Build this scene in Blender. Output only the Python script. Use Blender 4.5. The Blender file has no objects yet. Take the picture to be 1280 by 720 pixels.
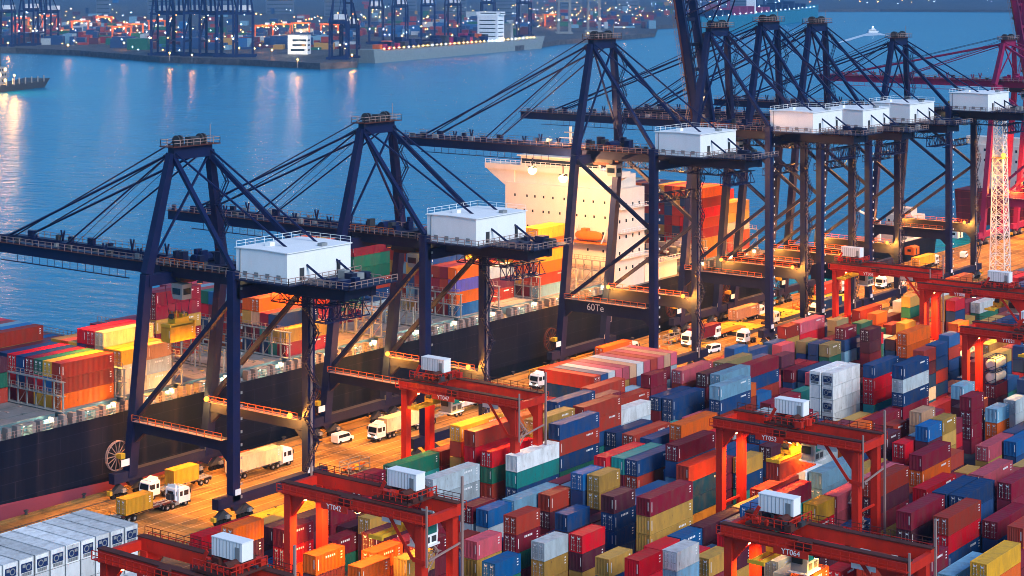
SKY, SUN, EXPO, LAMP, WSPEC = .07, 1.6, 1.0, 1.1, .22
SKYTINT = (.46, .90, 1.25)
HAZE = .00011
import bpy, math, random
from mathutils import Vector, Matrix, Euler
R = math.radians
random.seed(7)
scene = bpy.context.scene
COL = scene.collection

# ------------------------------------------------------------------ materials
MATS = {}
def nodes_of(name):
    m = bpy.data.materials.new(name); m.use_nodes = True
    nt = m.node_tree; b = nt.nodes['Principled BSDF']
    return m, nt, b
def dirt_mix(nt, col_socket_or_rgb, amount=.35, scale=.35, dark=(.03, .025, .02), coord='Object', rust=None):
    """base colour broken up by weather stains of their own shape"""
    N, Lk = nt.nodes, nt.links
    tc = N.new('ShaderNodeTexCoord')
    mp = N.new('ShaderNodeMapping'); mp.inputs['Scale'].default_value = (1, 1, .35)
    Lk.new(tc.outputs[coord], mp.inputs['Vector'])
    oi = N.new('ShaderNodeObjectInfo')
    ad = N.new('ShaderNodeVectorMath'); ad.operation = 'ADD'
    sc = N.new('ShaderNodeVectorMath'); sc.operation = 'SCALE'; sc.inputs['Scale'].default_value = 37.0
    cb = N.new('ShaderNodeCombineXYZ')
    for k in range(3): Lk.new(oi.outputs['Random'], cb.inputs[k])
    Lk.new(cb.outputs[0], sc.inputs[0]); Lk.new(mp.outputs[0], ad.inputs[0]); Lk.new(sc.outputs[0], ad.inputs[1])
    n1 = N.new('ShaderNodeTexNoise'); n1.inputs['Scale'].default_value = scale; n1.inputs['Detail'].default_value = 7; n1.inputs['Roughness'].default_value = .65
    Lk.new(ad.outputs[0], n1.inputs['Vector'])
    rp = N.new('ShaderNodeValToRGB'); rp.color_ramp.elements[0].position = .42; rp.color_ramp.elements[1].position = .72
    rp.color_ramp.elements[0].color = (0, 0, 0, 1); rp.color_ramp.elements[1].color = (amount, amount, amount, 1)
    Lk.new(n1.outputs['Fac'], rp.inputs[0])
    mx = N.new('ShaderNodeMix'); mx.data_type = 'RGBA'
    Lk.new(rp.outputs[0], mx.inputs[0])
    if isinstance(col_socket_or_rgb, tuple): mx.inputs[6].default_value = (*col_socket_or_rgb, 1)
    else: Lk.new(col_socket_or_rgb, mx.inputs[6])
    mx.inputs[7].default_value = (*dark, 1)
    out = mx.outputs[2]
    if rust:
        n2 = N.new('ShaderNodeTexNoise'); n2.inputs['Scale'].default_value = scale * 4; n2.inputs['Detail'].default_value = 8
        Lk.new(ad.outputs[0], n2.inputs['Vector'])
        r2 = N.new('ShaderNodeValToRGB'); r2.color_ramp.elements[0].position = .66; r2.color_ramp.elements[1].position = .76
        r2.color_ramp.elements[0].color = (0, 0, 0, 1); r2.color_ramp.elements[1].color = (.7, .7, .7, 1)
        Lk.new(n2.outputs['Fac'], r2.inputs[0])
        m2 = N.new('ShaderNodeMix'); m2.data_type = 'RGBA'
        Lk.new(r2.outputs[0], m2.inputs[0]); Lk.new(out, m2.inputs[6]); m2.inputs[7].default_value = (*rust, 1)
        out = m2.outputs[2]
    return out, n1
def paint(name, rgb, rough=.5, metal=0, amount=.3, scale=.35, dark=None, rust=None, spec=.15):
    if name in MATS: return MATS[name]
    m, nt, b = nodes_of(name)
    dk = dark or tuple(c * .35 for c in rgb)
    out, n = dirt_mix(nt, rgb, amount, scale, dk, rust=rust)
    nt.links.new(out, b.inputs['Base Color'])
    b.inputs['Roughness'].default_value = rough; b.inputs['Metallic'].default_value = metal
    b.inputs['Specular IOR Level'].default_value = spec
    MATS[name] = m; return m
def glow(name, rgb, strength):
    if name in MATS: return MATS[name]
    m, nt, b = nodes_of(name)
    b.inputs['Base Color'].default_value = (*rgb, 1)
    b.inputs['Emission Color'].default_value = (*rgb, 1); b.inputs['Emission Strength'].default_value = strength
    MATS[name] = m; return m
def boxpaint(name):
    """container paint: each object's own colour, sun-bleached and stained"""
    m, nt, b = nodes_of(name); N, Lk = nt.nodes, nt.links
    oi = N.new('ShaderNodeObjectInfo')
    out, n = dirt_mix(nt, oi.outputs['Color'], .42, .8, (.10, .075, .055), rust=(.12, .05, .03))
    hs = N.new('ShaderNodeHueSaturation')
    mr = N.new('ShaderNodeMapRange'); mr.inputs[3].default_value = .75; mr.inputs[4].default_value = 1.25
    Lk.new(oi.outputs['Random'], mr.inputs[0]); Lk.new(mr.outputs[0], hs.inputs['Value']); Lk.new(out, hs.inputs['Color'])
    Lk.new(hs.outputs[0], b.inputs['Base Color'])
    b.inputs['Roughness'].default_value = .55; b.inputs['Specular IOR Level'].default_value = .10
    return m
M = dict(
    navy=paint('navy_steel', (.007, .014, .062), .45, amount=.45, rust=(.05, .025, .018)),
    navy2=paint('navy_steel_worn', (.012, .016, .048), .5, amount=.4),
    red=paint('red_steel', (.56, .026, .012), .5, amount=.6, dark=(.22, .02, .014), rust=(.16, .05, .03), scale=.5),
    brown=paint('brown_walkway', (.09, .028, .022), .7, amount=.5),
    pink=paint('magenta_steel', (.27, .018, .085), .5, amount=.4),
    white=paint('white_paint', (.84, .87, .88), .5, amount=.14, dark=(.45, .43, .40)),
    rustwhite=paint('rusty_white_paint', (.72, .68, .64), .6, amount=.3, rust=(.38, .16, .08), scale=.5),
    cream=paint('cream_paint', (.74, .68, .58), .5, amount=.2),
    grey=paint('grey_steel', (.25, .27, .28), .6, amount=.4),
    dgrey=paint('dark_grey', (.045, .048, .055), .6, amount=.3),
    black=paint('black_rubber', (.012, .012, .013), .7, amount=.2),
    orange=paint('orange_paint', (.62, .13, .015), .5, amount=.35),
    yellow=paint('yellow_paint', (.70, .40, .03), .5, amount=.3),
    deck=paint('ship_deck_green_grey', (.13, .15, .15), .7, amount=.5, scale=.2, rust=(.22, .12, .07)),
    hatch=paint('hatch_grey', (.22, .21, .21), .75, amount=.55, scale=.25, rust=(.25, .14, .09)),
    coaming=paint('coaming_teal_grey', (.11, .19, .22), .6, amount=.4),
    rail=paint('rail_steel', (.32, .22, .20), .6, amount=.2),
    cable=paint('steel_cable', (.02, .025, .06), .5, amount=.1),
    seam=paint('panel_seam', (.5, .52, .55), .6, amount=.2),
    mark=paint('white_marking', (.8, .8, .8), .6, amount=.15),
    farnavy=paint('far_blue_steel', (.008, .022, .09), .6, amount=.2),
)
def glass_mat():
    m, nt, b = nodes_of('dark_window_glass')
    b.inputs['Base Color'].default_value = (.012, .02, .025, 1); b.inputs['Roughness'].default_value = .08
    return m
M['glass'] = glass_mat()
def tealglass():
    m, nt, b = nodes_of('teal_window_glass')
    b.inputs['Base Color'].default_value = (.01, .16, .14, 1); b.inputs['Roughness'].default_value = .1
    return m
M['tglass'] = tealglass()
M['sodium'] = glow('sodium_lamp', (1.0, .25, .04), 1.35)
M['flood'] = glow('flood_lamp', (1.0, .66, .30), 6)
M['coolamp'] = glow('cool_lamp', (.75, 1.0, .70), 120)
M['warmlamp'] = glow('warm_lamp', (1.0, .50, .14), 160)
M['whitelamp'] = glow('white_lamp', (.85, .92, 1.0), 130)
M['headlamp'] = glow('head_lamp', (1.0, .9, .7), 15)
M['farwarm'] = glow('far_warm_lamp', (1.0, .38, .06), 48)
M['farwhite'] = glow('far_white_lamp', (.6, .82, 1.0), 26)
M['box'] = boxpaint('container_paint')

# ------------------------------------------------------------------ mesh builder
class MB:
    def __init__(s): s.v = []; s.f = []; s.mi = []; s.slots = []; s.cols = None
    def slot(s, m):
        if m not in s.slots: s.slots.append(m)
        return s.slots.index(m)
    def add(s, vs, fs, m):
        o = len(s.v); k = s.slot(m)
        s.v.extend(tuple(p) for p in vs)
        for f in fs: s.f.append(tuple(i + o for i in f)); s.mi.append(k)
    def box(s, c, d, m, rz=0):
        x, y, z = d[0] / 2, d[1] / 2, d[2] / 2
        vs = [(-x, -y, -z), (x, -y, -z), (x, y, -z), (-x, y, -z), (-x, -y, z), (x, -y, z), (x, y, z), (-x, y, z)]
        if rz:
            a, b = math.cos(rz), math.sin(rz); vs = [(p[0] * a - p[1] * b, p[0] * b + p[1] * a, p[2]) for p in vs]
        s.add([(p[0] + c[0], p[1] + c[1], p[2] + c[2]) for p in vs],
              [(0, 3, 2, 1), (4, 5, 6, 7), (0, 1, 5, 4), (1, 2, 6, 5), (2, 3, 7, 6), (3, 0, 4, 7)], m)
    def bb(s, x0, x1, y0, y1, z0, z1, m): s.box(((x0 + x1) / 2, (y0 + y1) / 2, (z0 + z1) / 2), (abs(x1 - x0), abs(y1 - y0), abs(z1 - z0)), m)
    def beam(s, p, q, w, h, m, w2=None, h2=None):
        """box section from p to q; w sideways, h upwards (tapers to w2, h2)"""
        p, q = Vector(p), Vector(q); d = (q - p).normalized()
        up = Vector((0, 0, 1)) if abs(d.z) < .95 else Vector((1, 0, 0))
        sd = d.cross(up).normalized(); u = sd.cross(d).normalized()
        w2 = w if w2 is None else w2; h2 = h if h2 is None else h2
        vs = []
        for c, a, b in ((p, w / 2, h / 2), (q, w2 / 2, h2 / 2)):
            for i, j in ((-1, -1), (1, -1), (1, 1), (-1, 1)): vs.append(c + sd * a * i + u * b * j)
        s.add(vs, [(0, 1, 2, 3), (7, 6, 5, 4), (0, 4, 5, 1), (1, 5, 6, 2), (2, 6, 7, 3), (3, 7, 4, 0)], m)
    def tube(s, p, q, r, m, n=8, r2=None, cap=True):
        p, q = Vector(p), Vector(q); d = (q - p).normalized()
        up = Vector((0, 0, 1)) if abs(d.z) < .95 else Vector((1, 0, 0))
        a = d.cross(up).normalized(); b = a.cross(d).normalized(); r2 = r if r2 is None else r2
        vs = [p + (a * math.cos(2 * math.pi * i / n) + b * math.sin(2 * math.pi * i / n)) * r for i in range(n)]
        vs += [q + (a * math.cos(2 * math.pi * i / n) + b * math.sin(2 * math.pi * i / n)) * r2 for i in range(n)]
        fs = [(i, i + n, (i + 1) % n + n, (i + 1) % n) for i in range(n)]
        if cap: fs += [tuple(range(n)), tuple(range(2 * n - 1, n - 1, -1))]
        s.add(vs, fs, m)
    def ball(s, c, r, m, n=8, k=5):
        vs = [(c[0], c[1], c[2] - r)]
        for j in range(1, k):
            t = math.pi * j / k
            for i in range(n):
                a = 2 * math.pi * i / n; vs.append((c[0] + r * math.sin(t) * math.cos(a), c[1] + r * math.sin(t) * math.sin(a), c[2] - r * math.cos(t)))
        vs.append((c[0], c[1], c[2] + r)); fs = []
        for i in range(n): fs.append((0, 1 + (i + 1) % n, 1 + i))
        for j in range(k - 2):
            for i in range(n): a = 1 + j * n; fs.append((a + i, a + (i + 1) % n, a + n + (i + 1) % n, a + n + i))
        a = 1 + (k - 2) * n
        for i in range(n): fs.append((a + i, a + (i + 1) % n, len(vs) - 1))
        s.add(vs, fs, m)
    def prism(s, prof, axis, a, b, m):
        """closed 2-D profile pushed along axis ('x','y','z') from a to b"""
        n = len(prof)
        def P(u, v, t): return {'x': (t, u, v), 'y': (u, t, v), 'z': (u, v, t)}[axis]
        vs = [P(u, v, a) for u, v in prof] + [P(u, v, b) for u, v in prof]
        fs = [(i, (i + 1) % n, (i + 1) % n + n, i + n) for i in range(n)] + [tuple(range(n - 1, -1, -1)), tuple(range(n, 2 * n))]
        s.add(vs, fs, m)
    def rail(s, p, q, m, h=1.1, step=2.0, r=.05):
        p, q = Vector(p), Vector(q); L = (q - p).length; n = max(1, int(L / step)); u = Vector((0, 0, h))
        for i in range(n + 1): a = p.lerp(q, i / n); s.beam(a, a + u, r * 2, r * 2, m)
        s.beam(p + u, q + u, r * 2, r * 2, m); s.beam(p + u * .5, q + u * .5, r * 1.6, r * 1.6, m)
    def truss(s, p, q, w, h, m, n=8, r=.12):
        """lattice box from p to q"""
        p, q = Vector(p), Vector(q); d = (q - p).normalized()
        up = Vector((0, 0, 1)) if abs(d.z) < .95 else Vector((0, 1, 0))
        sd = d.cross(up).normalized(); u = sd.cross(d).normalized()
        cs = [sd * w / 2 * i + u * h / 2 * j for i, j in ((-1, -1), (1, -1), (1, 1), (-1, 1))]
        for c in cs: s.beam(p + c, q + c, r * 1.6, r * 1.6, m)
        for i in range(n):
            a, b = p.lerp(q, i / n), p.lerp(q, (i + 1) / n)
            for k in range(4):
                c, e = cs[k], cs[(k + 1) % 4]
                if i % 2: c, e = e, c
                s.beam(a + c, b + e, r, r, m); s.beam(a + c, a + e, r, r, m)
    def stairs(s, x, y, z0, z1, m, run=3.0, axis='y', rise=3.2):
        """zigzag flights with landings and handrails"""
        n = max(1, int((z1 - z0) / rise)); dz = (z1 - z0) / n
        for i in range(n):
            a, b = (-run / 2, run / 2) if i % 2 == 0 else (run / 2, -run / 2); z = z0 + i * dz
            P = (lambda t, h, o=0: (x + o, y + t, h)) if axis == 'y' else (lambda t, h, o=0: (x + t, y + o, h))
            for o in (-.35, .35):
                s.beam(P(a, z, o), P(b, z + dz, o), .09, .22, m)
                s.beam(P(a, z + 1, o), P(b, z + dz + 1, o), .06, .06, m)
            for k in range(8): t = a + (b - a) * (k + .5) / 8; h = z + dz * (k + .5) / 8; s.box(P(t, h), (.7, .3, .04) if axis == 'y' else (.3, .7, .04), m)
            s.box(P(b, z + dz), (1.1, .9, .06) if axis == 'y' else (.9, 1.1, .06), m)
            s.beam(P(b, z + dz - .1, -.5), P(b, z + dz + 1, -.5), .06, .06, m)
    def build(s, name, parent=None, loc=(0, 0, 0), rz=0, smooth=False):
        me = bpy.data.meshes.new(name); me.from_pydata(s.v, [], s.f); me.update()
        for m in s.slots: me.materials.append(m)
        me.polygons.foreach_set('material_index', s.mi)
        if smooth: me.polygons.foreach_set('use_smooth', [True] * len(s.f))
        o = bpy.data.objects.new(name, me); COL.objects.link(o)
        o.location = loc; o.rotation_euler = (0, 0, rz)
        if parent: o.parent = parent
        return o
def tag(o, label=None, cat=None, group=None, kind=None):
    for k, v in (('label', label), ('category', cat), ('group', group), ('kind', kind)):
        if v: o[k] = v
    return o
def empty(name, loc, rz=0):
    o = bpy.data.objects.new(name, None); COL.objects.link(o); o.location = loc; o.rotation_euler = (0, 0, rz); o.empty_display_size = .5
    return o
def lamp(kind, loc, energy, color, parent=None, radius=.35, aim=None, spot=100, blend=.6, name='lamp_light'):
    d = bpy.data.lights.new(name, kind); d.energy = energy; d.color = color; d.shadow_soft_size = radius
    if kind == 'SPOT': d.spot_size = R(spot); d.spot_blend = blend
    o = bpy.data.objects.new(name, d); COL.objects.link(o); o.location = loc
    if aim is not None: o.rotation_euler = (Vector(aim) - Vector(loc)).to_track_quat('-Z', 'Y').to_euler()
    if parent: o.parent = parent
    return o
def text(body, size, loc, rot, m, parent, name='lettering'):
    cu = bpy.data.curves.new(name, 'FONT'); cu.body = body; cu.size = size; cu.extrude = .015; cu.align_x = 'CENTER'; cu.align_y = 'CENTER'
    tmp = bpy.data.objects.new(name, cu); me = bpy.data.meshes.new_from_object(tmp); bpy.data.objects.remove(tmp)
    if not me.materials: me.materials.append(m)
    o = bpy.data.objects.new(name, me); COL.objects.link(o); o.location = loc; o.rotation_euler = rot
    if parent: o.parent = parent
    return o
SOD = (1.0, .33, .03)
# ------------------------------------------------------------------ camera, world, sun
THETA = 37.1; CAMH = 92.0
cd = bpy.data.cameras.new('camera'); cam = bpy.data.objects.new('camera', cd); COL.objects.link(cam)
cam.location = (0, 0, CAMH); cam.rotation_euler = (R(90), 0, R(THETA))
cd.sensor_width = 36; cd.lens = 36 * 2300 / 1280; cd.shift_y = -390 / 1280; cd.clip_start = 1; cd.clip_end = 40000
scene.camera = cam
ct, st_ = math.cos(R(THETA)), math.sin(R(THETA))
def rd(r, d, z=0.0):          # metres to the camera's right, metres ahead -> world
    return (r * ct - d * st_, r * st_ + d * ct, z)
def at(x, y, z=0.0):          # where the sight line through a spot of the photo meets height z
    d = 2300 * (CAMH - z) / (y + 30); return rd((x - 640) / 2300 * d, d, z)
SUN_EL, SUN_AZ = 34.0, 105.0   # azimuth clockwise from +Y: the after-glow stands landward
w = bpy.data.worlds.new('World'); scene.world = w; w.use_nodes = True
nt = w.node_tree; bg = nt.nodes['Background']
sky = nt.nodes.new('ShaderNodeTexSky'); sky.sky_type = 'NISHITA'; sky.sun_disc = False
sky.sun_elevation = R(SUN_EL); sky.sun_rotation = R(SUN_AZ); sky.air_density = 1.2; sky.dust_density = .8; sky.ozone_density = 3.5
tn = nt.nodes.new('ShaderNodeMix'); tn.data_type = 'RGBA'; tn.blend_type = 'MULTIPLY'; tn.inputs[0].default_value = 1; tn.inputs[7].default_value = (*SKYTINT, 1)
nt.links.new(sky.outputs[0], tn.inputs[6]); nt.links.new(tn.outputs[2], bg.inputs[0]); bg.inputs[1].default_value = SKY
sl = bpy.data.lights.new('sun', 'SUN'); so = bpy.data.objects.new('sun', sl); COL.objects.link(so)
sl.energy = SUN; sl.angle = R(28); sl.color = (1.0, .92, .88)
dv = Vector((math.sin(R(SUN_AZ)) * math.cos(R(SUN_EL)), math.cos(R(SUN_AZ)) * math.cos(R(SUN_EL)), math.sin(R(SUN_EL))))
so.rotation_euler = dv.to_track_quat('Z', 'Y').to_euler()
vs = scene.view_settings; vs.view_transform = 'Standard'; vs.look = 'None'; vs.exposure = EXPO; vs.gamma = 1; vs.use_curve_mapping = False
scene.cycles.use_denoising = True; scene.cycles.max_bounces = 5; scene.cycles.diffuse_bounces = 2; scene.cycles.glossy_bounces = 2
scene.cycles.volume_bounces = 0; scene.cycles.sample_clamp_indirect = 4; scene.cycles.sample_clamp_direct = 25
scene.cycles.use_light_tree = True; scene.cycles.pixel_filter_type = 'BLACKMAN_HARRIS'; scene.cycles.filter_width = .95

# ------------------------------------------------------------------ water
m, nt, b = nodes_of('harbour_water'); N, Lk = nt.nodes, nt.links
geo = N.new('ShaderNodeNewGeometry'); mp = N.new('ShaderNodeMapping'); mp.inputs['Rotation'].default_value = (0, 0, R(-THETA)); mp.inputs['Scale'].default_value = (.35, 1, 1)
Lk.new(geo.outputs['Position'], mp.inputs[0])
n1 = N.new('ShaderNodeTexNoise'); n1.inputs['Scale'].default_value = .16; n1.inputs['Detail'].default_value = 5; n1.inputs['Roughness'].default_value = .6
n2 = N.new('ShaderNodeTexNoise'); n2.inputs['Scale'].default_value = .02; n2.inputs['Detail'].default_value = 3
Lk.new(mp.outputs[0], n1.inputs['Vector']); Lk.new(mp.outputs[0], n2.inputs['Vector'])
bp = N.new('ShaderNodeBump'); bp.inputs['Strength'].default_value = .6; bp.inputs['Distance'].default_value = 2.2
Lk.new(n1.outputs['Fac'], bp.inputs['Height']); Lk.new(bp.outputs[0], b.inputs['Normal'])
mx = N.new('ShaderNodeMix'); mx.data_type = 'RGBA'; mx.inputs[6].default_value = (.0, .13, .27, 1); mx.inputs[7].default_value = (.0, .185, .36, 1)
Lk.new(n2.outputs['Fac'], mx.inputs[0]); Lk.new(mx.outputs[2], b.inputs['Base Color'])
b.inputs['Roughness'].default_value = .24; b.inputs['IOR'].default_value = 1.33; b.inputs['Specular IOR Level'].default_value = WSPEC
M['water'] = m
mb = MB(); mb.add([(-9000, -3000, -4), (3000, -3000, -4), (3000, 16000, -4), (-9000, 16000, -4)], [(0, 1, 2, 3)], M['water'])
tag(mb.build('water'), kind='structure')

# ------------------------------------------------------------------ quay and yard ground
def ground_mat(name, c1, c2, stain):
    m, nt, b = nodes_of(name); N, Lk = nt.nodes, nt.links
    geo = N.new('ShaderNodeNewGeometry')
    mp = N.new('ShaderNodeMapping'); mp.inputs['Scale'].default_value = (1, .4, 1); Lk.new(geo.outputs['Position'], mp.inputs[0])
    a = N.new('ShaderNodeTexNoise'); a.inputs['Scale'].default_value = .22; a.inputs['Detail'].default_value = 8; Lk.new(mp.outputs[0], a.inputs['Vector'])
    c = N.new('ShaderNodeTexNoise'); c.inputs['Scale'].default_value = .12; c.inputs['Detail'].default_value = 9; c.inputs['Roughness'].default_value = .7; Lk.new(geo.outputs['Position'], c.inputs['Vector'])
    r1 = N.new('ShaderNodeValToRGB'); r1.color_ramp.elements[0].position = .35; r1.color_ramp.elements[1].position = .65
    r1.color_ramp.elements[0].color = (*c1, 1); r1.color_ramp.elements[1].color = (*c2, 1); Lk.new(a.outputs['Fac'], r1.inputs[0])
    r2 = N.new('ShaderNodeValToRGB'); r2.color_ramp.elements[0].position = .47; r2.color_ramp.elements[1].position = .62
    r2.color_ramp.elements[0].color = (0, 0, 0, 1); r2.color_ramp.elements[1].color = (.75, .75, .75, 1); Lk.new(c.outputs['Fac'], r2.inputs[0])
    mx = N.new('ShaderNodeMix'); mx.data_type = 'RGBA'; Lk.new(r2.outputs[0], mx.inputs[0]); Lk.new(r1.outputs[0], mx.inputs[6]); mx.inputs[7].default_value = (*stain, 1)
    Lk.new(mx.outputs[2], b.inputs['Base Color']); b.inputs['Roughness'].default_value = .75; b.inputs['Specular IOR Level'].default_value = .25
    return m
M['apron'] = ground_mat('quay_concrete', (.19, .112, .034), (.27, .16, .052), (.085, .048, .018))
M['yard'] = ground_mat('yard_asphalt', (.06, .055, .052), (.10, .09, .085), (.035, .032, .03))
M['line'] = paint('road_line', (.42, .34, .22), .7, amount=.8, scale=.5, dark=(.2, .13, .06))
M['joint'] = paint('slab_joint', (.045, .03, .018), .8, amount=.4); M['oil'] = paint('oil_stain', (.06, .038, .018), .5, amount=.6, scale=1.5, dark=(.14, .09, .035)); M['tyre'] = paint('tyre_mark', (.10, .06, .024), .8, amount=.8, scale=.8, dark=(.18, .11, .04))
QX = -255.2
mb = MB(); mb.bb(QX, 900, -400, 1500, -8, 0, M['yard']); tag(mb.build('ground'), kind='structure')
mb = MB(); mb.bb(QX + .9, -222.0, -400, 1495, .002, .05, M['apron']); tag(mb.build('quay_apron'), kind='structure')
mb = MB(); mb.bb(QX - .25, QX + .85, -400, 1500, -5, .3, M['apron']); tag(mb.build('quay_kerb'), kind='structure')
mb = MB()
for X in (-247.5, -244.2, -240.9, -237.6, -234.3, -231.0, -227.8): mb.bb(X - .09, X + .09, 100, 900, .05, .056, M['line'])
for X in (-251.0, -225.0): mb.bb(X - .25, X + .25, 60, 1200, .05, .062, M['dgrey'])
for b_ in range(4):
    L0 = -212.5 + 28.7 * b_
    for X in (L0 - .9, L0 + .9, L0 + 3.6, L0 + 23.9, L0 + 25.7): mb.bb(X - .1, X + .1, 100, 900, .004, .012, M['line'])
tag(mb.build('road_markings'), kind='structure')
mb = MB()
for k in range(90): y = 150 + 7.5 * k; mb.bb(QX + 1, -222.2, y - .05, y + .05, .051, .053, M['joint'])
for X in (-249.4, -242.6, -235.9, -229.2): mb.bb(X - .05, X + .05, 100, 900, .0512, .0532, M['joint'])
for k in range(60):
    x, y = random.uniform(-248, -228), random.uniform(190, 560); n = 9; a0 = random.uniform(.5, 1.6)
    mb.add([(x + a0 * random.uniform(.5, 1) * math.cos(6.283 * i / n), y + 2.2 * a0 * random.uniform(.5, 1) * math.sin(6.283 * i / n), .0545 + k * .00001) for i in range(n)], [tuple(range(n))], M['oil'])
for k in range(36):
    x, y = random.choice((-246.9, -245.1, -243.5, -241.6, -240, -238.3, -233.5, -231.8)) + random.uniform(-.4, .4), random.uniform(180, 520); L = random.uniform(12, 45); mb.bb(x - .16, x + .16, y, y + L, .0555, .0558 + k * .00001, M['tyre'])
tag(mb.build('ground_stains'), kind='structure')
# ------------------------------------------------------------------ ship-to-shore cranes
def sts(Y0, zg, za, tip, label, steel='navy', house='white', boom_up=False, kbrace=False, sign=None, trolley=None, lights=True, far=False, span=26.0, reel=True, group='blue ship-to-shore cranes along the quay', xoff=0):
    root = empty('quay_crane', (-238 + xoff, Y0 + 9.15, 0)); tag(root, label, 'quay crane', group)
    S = M[steel]; S2 = M['navy2'] if steel == 'navy' else S; RL = M['rail']
    W, Ld, hy = -13.0, 13.0, 9.15
    xw = W + 4.4; xt = W + 5.7; tops = za - 1.0; zp = 12.6 if zg < 45 else 15.5
    for sy in (-1, 1):
        y = sy * hy
        mb = MB(); mb.beam((W, y, 3.4), (xw, y, zg), 1.9, 1.7, S, 1.7, 1.5); mb.build('leg', root)
        mb = MB(); mb.beam((Ld, y, 3.4), (Ld, y, zg + 2.6), 1.7, 1.5, S); mb.build('leg', root)
        mb = MB(); mb.beam((xw, y, zg), (xt, sy * 4.6, tops), 1.7, 1.5, S, 1.4, 1.2)
        mb.build('mast', root)
        mb = MB(); mb.beam((xt + .6, sy * 4.3, tops - 1), (Ld, y, zg + 2.6), .75, .75, S); mb.build('back_stay', root)
        # portal tie with walkway
        xa = W + 4.4 * (zp - 3.4) / (zg - 3.4)
        mb = MB(); mb.beam((xa + .8, y, zp), (Ld - .7, y, zp), 1.3, 2.9 if kbrace else 2.0, S2)
        mb.prism([(xa + .8, zp - 1), (xa + .8, zp - 3), (xa + 3, zp - 1)], 'y', y - .5, y + .5, S2)
        mb.prism([(Ld - .8, zp - 1), (Ld - 3, zp - 1), (Ld - .8, zp - 3)], 'y', y - .5, y + .5, S2)
        pb = mb.build('portal_beam', root)
        mb = MB(); zw = zp + (1.46 if kbrace else 1.02); mb.box(((xa + Ld) / 2, y - 1.15, zw), (Ld - xa - 2.6, .9, .08), RL)
        mb.rail((xa + 1.2, y - 1.6, zw + .03), (Ld - 1.2, y - 1.6, zw + .03), M['orange'] if steel == 'navy' else S, 1.15, 2.0, .042)
        if sy < 0 or not far: mb.build('railing', pb)
        mb = MB()
        if kbrace:
            zm = zg * .68
            mb.beam((xa + .5, y, zp + 1.0), (Ld, y, zm), .75, .75, S2); mb.beam((xw + .3, y, zg - 1), (Ld, y, zm), .75, .75, S2)
        else: mb.beam((xa + .3, y, zp + 1.2), (Ld - .2, y, zg - 2), .8, .8, S2)
        mb.build('diagonal_brace', root)
    for x in (W, Ld):
        mb = MB(); mb.beam((x, -hy - 4.2, 3.6), (x, hy + 4.2, 3.6), 1.5, 1.8, S2)
        mb.prism([(-hy - 1, 2.7), (-hy + 2.2, 2.7), (-hy, 1.6)], 'x', x - .5, x + .5, S2); mb.prism([(hy - 2.2, 2.7), (hy + 1, 2.7), (hy, 1.6)], 'x', x - .5, x + .5, S2)
        mb.build('sill_beam', root)
        for sy in (-1, 1):
            y = sy * hy; mb = MB()
            for t in (-2.6, 2.6):
                mb.prism([(y + t - 2.0, 1.0), (y + t + 2.0, 1.0), (y + t + 1.2, 1.6), (y + t, 2.5), (y + t - 1.2, 1.6)], 'x', x - .45, x + .45, M['dgrey'])
                for u in (-1.35, -.45, .45, 1.35): mb.tube((x - .28, y + t + u, .46), (x + .28, y + t + u, .46), .42, M['black'], 10)
                mb.box((x + .65, y + t + .6, 1.25), (.5, .8, .6), M['grey'])
            mb.box((x + .3, y + sy * 4.9, 1.3), (.9, .5, .7), M['yellow'])
            mb.box((x + .8, y - sy * .3, 4.9), (.08, 1.3, 1.0), M['mark'])
            mb.build('bogie', root)
    mb = MB()
    mb.beam((xt, -4.6, tops), (xt, 4.6, tops), 1.6, 2.2, S)
    mb.beam((xw + .6, -hy, zg + 1), (xt + .2, 3.9, tops - 1.2), .35, .35, S); mb.beam((xw + .6, hy, zg + 1), (xt + .2, -3.9, tops - 1.2), .35, .35, S)
    mb.build('mast_head', root)
    for x, z in ((xw + .1, zg - 1.2), (Ld, zg - 1.2)): mb = MB(); mb.beam((x, -hy, z), (x, hy, z), 1.5, 2.0, S); mb.build('cross_beam', root)
    # apex platform, sheaves
    mb = MB(); mb.box((xt, 0, tops + 1.2), (3.6, 11.5, .15), M['brown'])
    for y in (-5.6, 5.6): mb.rail((xt - 1.7, y, tops + 1.3), (xt + 1.7, y, tops + 1.3), RL, 1.1, 1.2, .05)
    for x in (-1.7, 1.7): mb.rail((xt + x, -5.6, tops + 1.3), (xt + x, 5.6, tops + 1.3), RL, 1.1, 1.4, .05)
    for y in (-3.2, -2.4, 2.4, 3.2): mb.tube((xt - .2, y - .15, tops + 2.1), (xt - .2, y + .15, tops + 2.1), 1.0, M['dgrey'], 12)
    mb.box((xt + .5, 0, tops + 2.0), (1.5, 2.2, 1.4), M['dgrey']); mb.beam((xt, 4.8, tops + 1.3), (xt, 4.8, tops + 4.6), .1, .1, RL)
    mb.prism([(-4.9, tops - .4), (-3.9, tops - 2.4), (-3.9, tops)], 'x', xt - 1.8, xt - .8, S2)
    mb.build('apex_platform', root)
    # girder
    hx = xw - 1.8; ge = Ld + 20.5; gz = zg
    mb = MB()
    for y in (-3.3, 3.3): mb.beam((hx, y, gz), (ge, y, gz), 1.2, 2.3, S2)
    for x in (hx + .6, -2, 6, Ld, Ld + 10, ge - .5): mb.beam((x, -3.3, gz - .3), (x, 3.3, gz - .3), .8, 1.3, S2)
    gd = mb.build('girder', root)
    mb = MB()
    for y in (-4.6, 4.6):
        mb.box(((hx + ge) / 2, y, gz + .9), (ge - hx, 1.2, .08), M['brown'])
        mb.rail((hx, y * 1.12, gz + .9), (ge, y * 1.12, gz + .9), RL, 1.15, 1.7, .055)
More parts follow.
